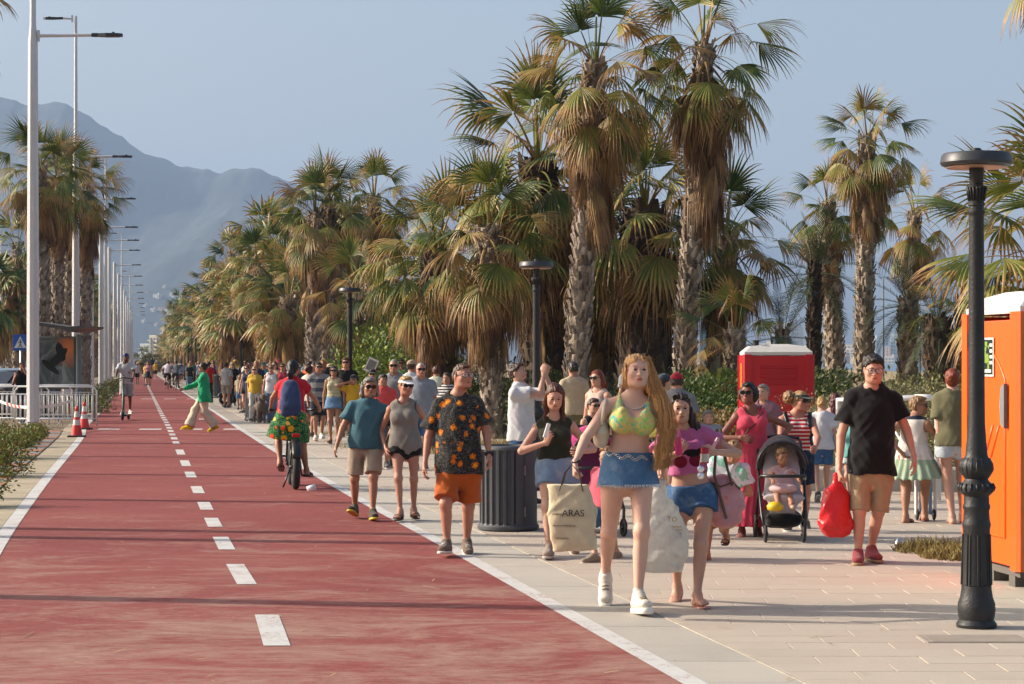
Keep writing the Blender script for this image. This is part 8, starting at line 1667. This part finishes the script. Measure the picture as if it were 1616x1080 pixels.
def dog(label, x, y, s=1.):
    t = thing('dog', label, 'dog', (x, y, 0), math.radians(20), s=s); F = Field((-.5, -.4, -.02), (.5, .4, .75), .014)
    F.loft((0, .22, .36), (0, -.14, .38), (1, 0, 0), (0, .5, 1), (.085, .09, .11), (.09, .10, .13), .03); F.cap((0, -.16, .42), (0, -.26, .55), .07, .06, .04); F.ell((0, -.31, .58), (.07, .085, .07), None, .03); F.cap((0, -.34, .57), (0, -.42, .54), .04, .03, .02)
    for q in (-1, 1):
        F.ell((q * .075, -.29, .55), (.025, .035, .07), None, .015); F.cap((q * .065, -.15, .32), (q * .065, -.16, .03), .045, .028, .03); F.ell((q * .065, -.185, .025), (.03, .045, .022), None, .01)
        F.cap((q * .07, .20, .33), (q * .07, .14, .22), .06, .04, .03); F.cap((q * .07, .14, .22), (q * .07, .24, .13), .04, .026, .02); F.cap((q * .07, .24, .13), (q * .07, .22, .03), .026, .024, .02); F.ell((q * .07, .195, .025), (.028, .042, .02), None, .01)
    F.cap((0, .27, .42), (0, .36, .54), .022, .03, .02); F.warp(lambda X, Y, Z: .008 * np.sin(X * 130 + 2 * np.sin(Z * 60)) * np.sin(Y * 120) * np.sin(Z * 130)); finish(F, 'body', cloth('dog_fur', '#5d5048', var=.4), t); b = MB(); b.lathe([(.001, -.012), (.014, 0), (.001, .012)], 8, Matrix.Translation((0, -.45, .55))); [b.lathe([(.001, -.01), (.01, 0), (.001, .01)], 8, Matrix.Translation((q * .03, -.375, .60))) for q in (-1, 1)]; b.build('nose_and_eyes', MAT['black_plastic'], t, True)
def build_objects():
    l = lamp_post(); p = at(1541, 990); l.location = p; k = (p.y / F_PX) * (990 - 235) / 3.03; l.scale = (k, k, k); L = [('dark lamp post in front of the scaly palm trunk, left of the blonde woman', .32, 28, 1.), ('dark lamp post over the grey-haired couple', X(552, 50), 50, 1.14), ('dark lamp post left of the tall palm pair', X(380, 108), 108, 1.17), ('dark lamp post just left of its twin over the crowd', X(366, 108), 108.5, 1.17)]
    for lab, x, y, s in L: c = clone(l); c.location = (x, y, 0); c.scale = (s, s, s); c['label'] = lab
    for i, (px, d) in enumerate(((333, 135), (342, 133), (309, 160), (303, 172), (297, 186), (292, 200), (287, 215), (279, 235), (273, 260), (265, 290))): c = clone(l); c.location = (X(px, d), d, 0); c.scale = (1.2,) * 3; c['label'] = 'distant dark lamp post in the far row above the crowd'
    # white street lamps; the nearest ones stand left of the picture and throw the long shadows across the path
    w = street_lamp(); w.location = (X(52, 50), 50, -.02); rows = [79.5, 100, 121, 134, 146, 168, 190, 212, 234, 256, 278, 300, 322, 345]; w2 = street_lamp(False); used2 = False
    lab = ['second white street lamp, its arm in front of the left palms', 'third white street lamp, the first short one', 'fourth white street lamp, just right of the third']
    for i, d in enumerate(rows):
        if d in (79.5, 134, 212, 300): c = clone(w)
        elif used2: c = clone(w2)
        else: c = w2; used2 = True
        c.location = (-11.24 - .170 * (d - 50), d, -.02); c['label'] = lab[i] if i < 3 else 'white street lamp in the %s stretch of the long row beside the path' % ('near', 'middle', 'far', 'farthest')[min(3, (i - 3) // 4)]
    for x, y in ((-5.2, 15.55), (-6.6, 20.8), (-7.0, 21.9), (-8.2, 26.6), (-9.6, 32.6), (-10.4, 38.6)): c = clone(w); c.location = (x, y, -.02); c['label'] = 'white street lamp left of the picture whose shadow crosses the red path'
    for px, d, h in ((2, 118, .62), (20, 128, .60), (62 / 3 * 3 - 1 - 41, 140, .58), (35, 150, .56), (74, 170, .56)): c = clone(w); c.location = (X(px, d), d, 0); c.scale = (h, h, h); c['label'] = 'pale street lamp beyond the road at far left'
    b = litter_bin(); p = at(802, 836); b.location = p; k = (97 * p.y / F_PX) / .62; b.scale = (k, k, k * .98); b.rotation_euler.z = math.radians(44)
    for lab, px, py, s in (('grey litter bin beside the small dog and the woman in white', 407, 664, 1.25), ('smaller grey litter bin behind the child with a bicycle', 345, 628, 1.2), ('far grey litter bin beside the walking crowd', 304, 612, 1.15)): c = clone(b); q = at(px, py); c.location = q; c.scale = (s, s, s * 1.05); c['label'] = lab
    o = toilet('bright orange portable toilet behind the near lamp post', '#f05c0c'); o.rotation_euler.z = math.radians(-83); o.location = (4.255, 16.55, 0); o.scale = (1.1, 1, 1)
    o = toilet('turquoise portable toilet cut off by the right edge', '#3fa7b5', '#58a9b4'); o.rotation_euler.z = math.radians(-83); o.location = (4.45, 15.30, 0)
    o = toilet('red portable toilet with white roof among the shrubs', '#b3121f'); o.rotation_euler.z = math.radians(180 - 2); o.location = (X(1224, 33), 33, -.2); o.scale = (.94, .94, .97)
    b2 = MB(); b2.box((-.5, -.57, 1.55), (.01, .1, .5)); 
    b = MB(); b.box((.565 + .02, .30, 1.65), (.008, .18, .55)); yl = b.build('yellow_sticker', mat('yellow_sticker', hx('#d9a21b'), .4), o)
    for lab, px, d, col, s in (('distant teal portable toilet above the crowd', 350, 165, '#2f7f8c', 1.1), ('distant orange portable toilet right of the teal one', 370, 165, '#c8401c', 1.1), ('grey portable toilet with white rim beside the crowd', 445, 122, '#7d8280', 1.0)): o = toilet(lab, col); o.rotation_euler.z = math.radians(180); o.location = (X(px, d), d, 0); o.scale = (s, s, s)
    t = thing('notice_board', 'brown notice board standing behind the grey toilet', 'notice board', (X(446, 126), 126, 0)); b = MB(); b.box((0, 0, 2.35), (1.0, .06, .6)); b.build('board', mat('board_brown', hx('#5a4334'), .7), t); b = MB(); [b.box((q, .0, 1.1), (.07, .07, 2.6)) for q in (-.52, .52)]; b.build('post', MAT['darkbark'], t)
    cone('front traffic cone, bright red, at the end of the barrier', *at(121, 690)[:2]); cone('second traffic cone just behind the front one', *at(133, 678)[:2])
    for i, (px, d, rz, L) in enumerate(((88, 55, .03, 2.1), (48, 56, -.02, 2.2), (10, 55.5, .03, 2.2), (84, 59, .0, 2.2), (40, 60, .02, 2.2), (4, 60, -.03, 2.2))): barrier(['white barrier nearest the traffic cones', 'white barrier behind the first street lamp', 'white barrier at the left edge', 'white barrier in the second row under the picture panel', 'white barrier in the second row behind the street lamp', 'white barrier in the second row at the left edge'][i], X(px, d), d, rz, L)
    d = 54.8; tape('red and white tape strung along the white barriers', [(X(-6, d), d, .72), (X(50, 50.2), 50.2, .62), (X(116, d), d, .72)])
    bus_shelter(); ped_sign()
    car('dark blue car parked behind the man in the black vest', X(8, 66), 66, math.radians(75), '#1b2836'); car('grey car behind the dark car', X(22, 78), 78, math.radians(80), '#6f7880'); car('pale car farther along the kerb', X(50, 95), 95, math.radians(80), '#a4a8a8')
    car('white van-like car parked under the palms', X(612, 66), 66, math.radians(20), '#c8c8c6', 'vehicles under the palms')
    # planting
    r = random.Random(3)
    for i, (px, py, w, h) in enumerate(((-55, 800, 1.0, .5), (-4, 752, .95, .5), (6, 724, .95, .52), (34, 706, .8, .42), (52, 693, .6, .34), (-8, 702, 1.1, .55))): p = at(px, py); bush(['low reddish-green hedge plant nearest the camera at the left edge', 'bushy hedge plant at the left edge below the barriers', 'tall hedge plant left of the first street lamp', 'hedge plant round the foot of the first street lamp', 'small hedge plant right of the street lamp foot', 'hedge plant behind the others at the left edge'][i], p.x, p.y, w, .9, h, 2600, .05, 20 + i, '#5f6a28', 'hedge_plant', 'shrub', 'hedge plants along the left kerb', flowers='#8c5a3a')
    for i, (px, py) in enumerate(((139, 652), (150, 641), (160, 632), (168, 624), (174, 618), (179, 612), (184, 607))): p = at(px, py); bush('low hedge plant in the strip between street lamps and path', p.x, p.y, 1.3, 2.2, .6, 1300, .09, 40 + i, '#55602a', 'hedge_plant', 'shrub', 'hedge plants between the street lamps', flowers='#9a4a3a')
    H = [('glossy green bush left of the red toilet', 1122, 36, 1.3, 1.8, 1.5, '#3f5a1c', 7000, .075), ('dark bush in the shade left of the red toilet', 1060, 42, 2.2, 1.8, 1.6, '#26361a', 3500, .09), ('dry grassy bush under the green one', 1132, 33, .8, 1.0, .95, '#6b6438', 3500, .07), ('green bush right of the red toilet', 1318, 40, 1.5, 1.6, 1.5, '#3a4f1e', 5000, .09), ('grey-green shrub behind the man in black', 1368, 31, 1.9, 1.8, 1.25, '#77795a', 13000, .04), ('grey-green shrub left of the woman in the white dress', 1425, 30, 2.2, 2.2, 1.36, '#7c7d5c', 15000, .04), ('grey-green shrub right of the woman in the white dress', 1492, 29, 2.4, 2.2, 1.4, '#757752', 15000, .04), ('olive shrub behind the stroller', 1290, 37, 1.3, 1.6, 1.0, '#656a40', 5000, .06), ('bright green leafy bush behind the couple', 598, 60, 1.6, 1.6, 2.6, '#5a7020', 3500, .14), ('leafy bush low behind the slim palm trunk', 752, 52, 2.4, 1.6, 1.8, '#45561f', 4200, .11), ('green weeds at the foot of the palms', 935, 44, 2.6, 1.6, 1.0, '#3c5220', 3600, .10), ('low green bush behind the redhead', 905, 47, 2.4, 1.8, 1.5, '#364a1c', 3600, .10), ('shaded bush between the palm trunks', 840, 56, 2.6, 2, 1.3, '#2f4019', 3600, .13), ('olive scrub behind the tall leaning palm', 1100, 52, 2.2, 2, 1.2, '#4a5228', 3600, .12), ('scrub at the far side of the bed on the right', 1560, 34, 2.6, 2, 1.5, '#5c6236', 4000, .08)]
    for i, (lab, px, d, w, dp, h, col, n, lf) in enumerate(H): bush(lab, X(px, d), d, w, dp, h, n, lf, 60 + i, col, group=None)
    for i in range(26):
        d = 62 + i * 8.; bush('dark undergrowth below the far row of palms', 8.2 - .176 * d + r.uniform(-1, 2.5), d, 4.2, 3, r.uniform(1.2, 2.2), 1100, .28, 90 + i, ('#3c4a20', '#55552c')[i % 2], 'shrub', 'shrub', 'undergrowth below the far palms')
    for i in range(12):
        px, d = r.uniform(1200, 1640), r.uniform(70, 150); bush('low dune scrub between the palms and the bay', X(px, d), d, 5, 3, .9, 900, .3, 130 + i, '#4c5230', 'shrub', 'shrub', 'dune scrub towards the bay')
    grass('dry_grass', 'dry grass tuft in the paving gap left of the orange toilet', [(X(1478, 19), 19.0, .38, .5), (X(1500, 18.6), 18.4, .3, .4)], 2600, .2, '#6f6a3a', 1)
    grass('bed_grass', 'dry grass under the palms', [(X(px, d), d, 2.2, 1.6) for px, d in ((700, 42), (780, 40), (640, 50), (860, 42), (950, 42), (1080, 40), (1180, 36))], 9000, .35, '#7a7440', 2)
    b = MB(); b.add([(X(1440, 20.5), 19.6, 0), (X(1530, 20), 19.6, 0), (X(1535, 17.6), 17.7, 0), (X(1462, 18), 17.9, 0)], [(0, 3, 2, 1)]); 
    # concrete ledge behind the people on the right
    b = MB(); M = Matrix.Translation((X(1420, 29), 28, .14)) @ Matrix.Rotation(math.radians(-4), 4, 'Z')
    tg = b.box((0, 0, 0), (5.2, .5, .32), M, bev=.02).build('concrete_ledge', MAT['kerb']); tag(tg, 'low grey concrete ledge behind the woman in the white dress', 'ledge')
    t = thing('handrail', 'white tubular handrail beside the woman in olive t-shirt', 'handrail', (X(1476, 26), 26, 0)); b = MB(); b.tube([(-.25, 0, 1.25), (-.05, 0, 1.25), (.03, 0, 1.15), (.03, 0, 0)], .04, 8); b.tube([(-.25, 0, 1.25), (-1.0, 1.2, 1.2), (-1.0, 1.2, 0)], .035, 8); b.build('rail', MAT['white_paint'], t, True)
    t = thing('beach_trolley', 'folded white and blue beach cart by the woman in the white dress', 'beach cart', (X(1462, 22.5), 22.7, 0)); b = MB(); [b.tube([(-.34, .05, 1.05), (0, 0, .42), (.02 + .03 * q, -.02, .06)], .014, 6) for q in (-1, 1)]; b.build('handle', MAT['white_paint'], t, True); 
    for q in range(5): b = MB(); b.box((-.07 + q * .05, 0, .34), (.03, .05, .56), bev=.008); b.build('slat', mat('blue_slat', hx('#6f9cc0'), .4) if q % 2 else MAT['white_paint'], t)
    b = MB(); b.box((.02, 0, .62), (.16, .07, .06)); b.build('hinge_block', MAT['white_paint'], t); 
    for q in (-1, 1): wheel(t, (.03 + q * .09, 0, .06), .06, .03, 'wheel', 5)
    b = MB(); b.box((0, 0, .001), (.62, .36, .004)); b.box((0, 0, .003), (.56, .3, .003)); o = b.build('inspection_cover', mat('cover_dark', hx('#8f857a'), .8)); o.location = at(1542, 1012); o.location.y += .1; tag(o, 'rectangular dark cover plate set in the paving by the lamp foot', 'inspection cover')
    t = thing('plastic_cup', 'crushed clear plastic cup lying on the red path', 'litter', at(485, 783)); b = MB(); b.lathe([(.03, 0), (.045, .11), (.047, .11), (.032, 0)], 12, Matrix.Rotation(math.radians(82), 4, 'Y') @ Matrix.Translation((-.04, 0, 0))); b.build('cup', mat('clear_plastic', (.7, .72, .74, 1), .15, var=0), t, True); t.location.z = .05
    t = thing('bolt_stub', 'short metal stub leaning beside the grass tuft', 'metal stub', at(1414, 866)); b = MB(); b.tube([(0, 0, 0), (.03, 0, .09)], .025, 8); b.lathe([(.04, 0), (.04, .02)], 8, Matrix.Translation((-.0, 0, 0))); b.build('stub', MAT['steel'], t, True)
    # pale-blue feather flags in the dunes behind the palms
    for i, (px, py) in enumerate(((1105, 505), (1140, 560), (1238, 520))):
        d = 70; t = thing('banner', ['tall pale blue banner between the palm trunks', 'short pale blue banner left of the red toilet', 'slim pale blue banner right of the low date palm'][i], 'banner', (X(px, d), d, 0)); z = (HOR - py) * d / F_PX + CAM_H; b = MB(); b.tube([(0, 0, 0), (0, 0, z)], .03, 6); b.build('pole', MAT['steel'], t); b = MB(); b.prism([(.03, z - 2.2), (.5 - .2 * (i > 0), z - 2.1), (.55 - .2 * (i > 0), z - .6), (.03, z - .02)], 0, .015, Matrix.Rotation(math.pi / 2, 4, 'X')); b.build('flag', mat('banner_blue', hx('#7fb3cf'), .7), t)
    for px, d, h in ((1394, 90, 3.2), (1300, 110, 3.), (1452, 120, 2.8)): t = thing('mast', 'slim bare mast standing between the palms and the bay', 'mast', (X(px, d), d, 0), group='masts by the beach'); b = MB(); b.lathe([(.05, 0), (.03, h + 2)], 8); b.build('pole', MAT['slate'], t, True)
    # placard
    t = thing('placard', 'white placard held up over the crowd left of the bald man', 'placard', (X(586, 52), 52, 0)); k = 52 / F_PX; zc = (HOR - 577) * k + CAM_H; b = MB(); b.box((0, 0, 0), (.26, .02, .36), Matrix.Translation((0, 0, zc)) @ Matrix.Rotation(math.radians(25), 4, 'Y')); b.build('sheet', MAT['white_paint'], t); b = MB(); b.box((0, -.013, 0), (.20, .004, .26), Matrix.Translation((0, 0, zc)) @ Matrix.Rotation(math.radians(25), 4, 'Y')); b.build('print', MAT['slate'], t); b = MB(); b.tube([(-.08, .02, zc - .15), (-.25, .02, zc - .75)], .012, 6); b.build('stick', MAT['darkbark'], t)
# ---------------------------------------------------------------- build it all
def run():
    for f in (build_ground, hills, sea, town, haze, build_palms, build_objects, blonde_woman, pink_girl, floral_man, black_tee_man, foreground, bags, riders, midground, crowd):
        t = time.time(); f(); print('%-16s %.1f s' % (f.__name__, time.time() - t))
    print('total %.1f s, %d objects' % (time.time() - T_START, len(bpy.data.objects)))
run()
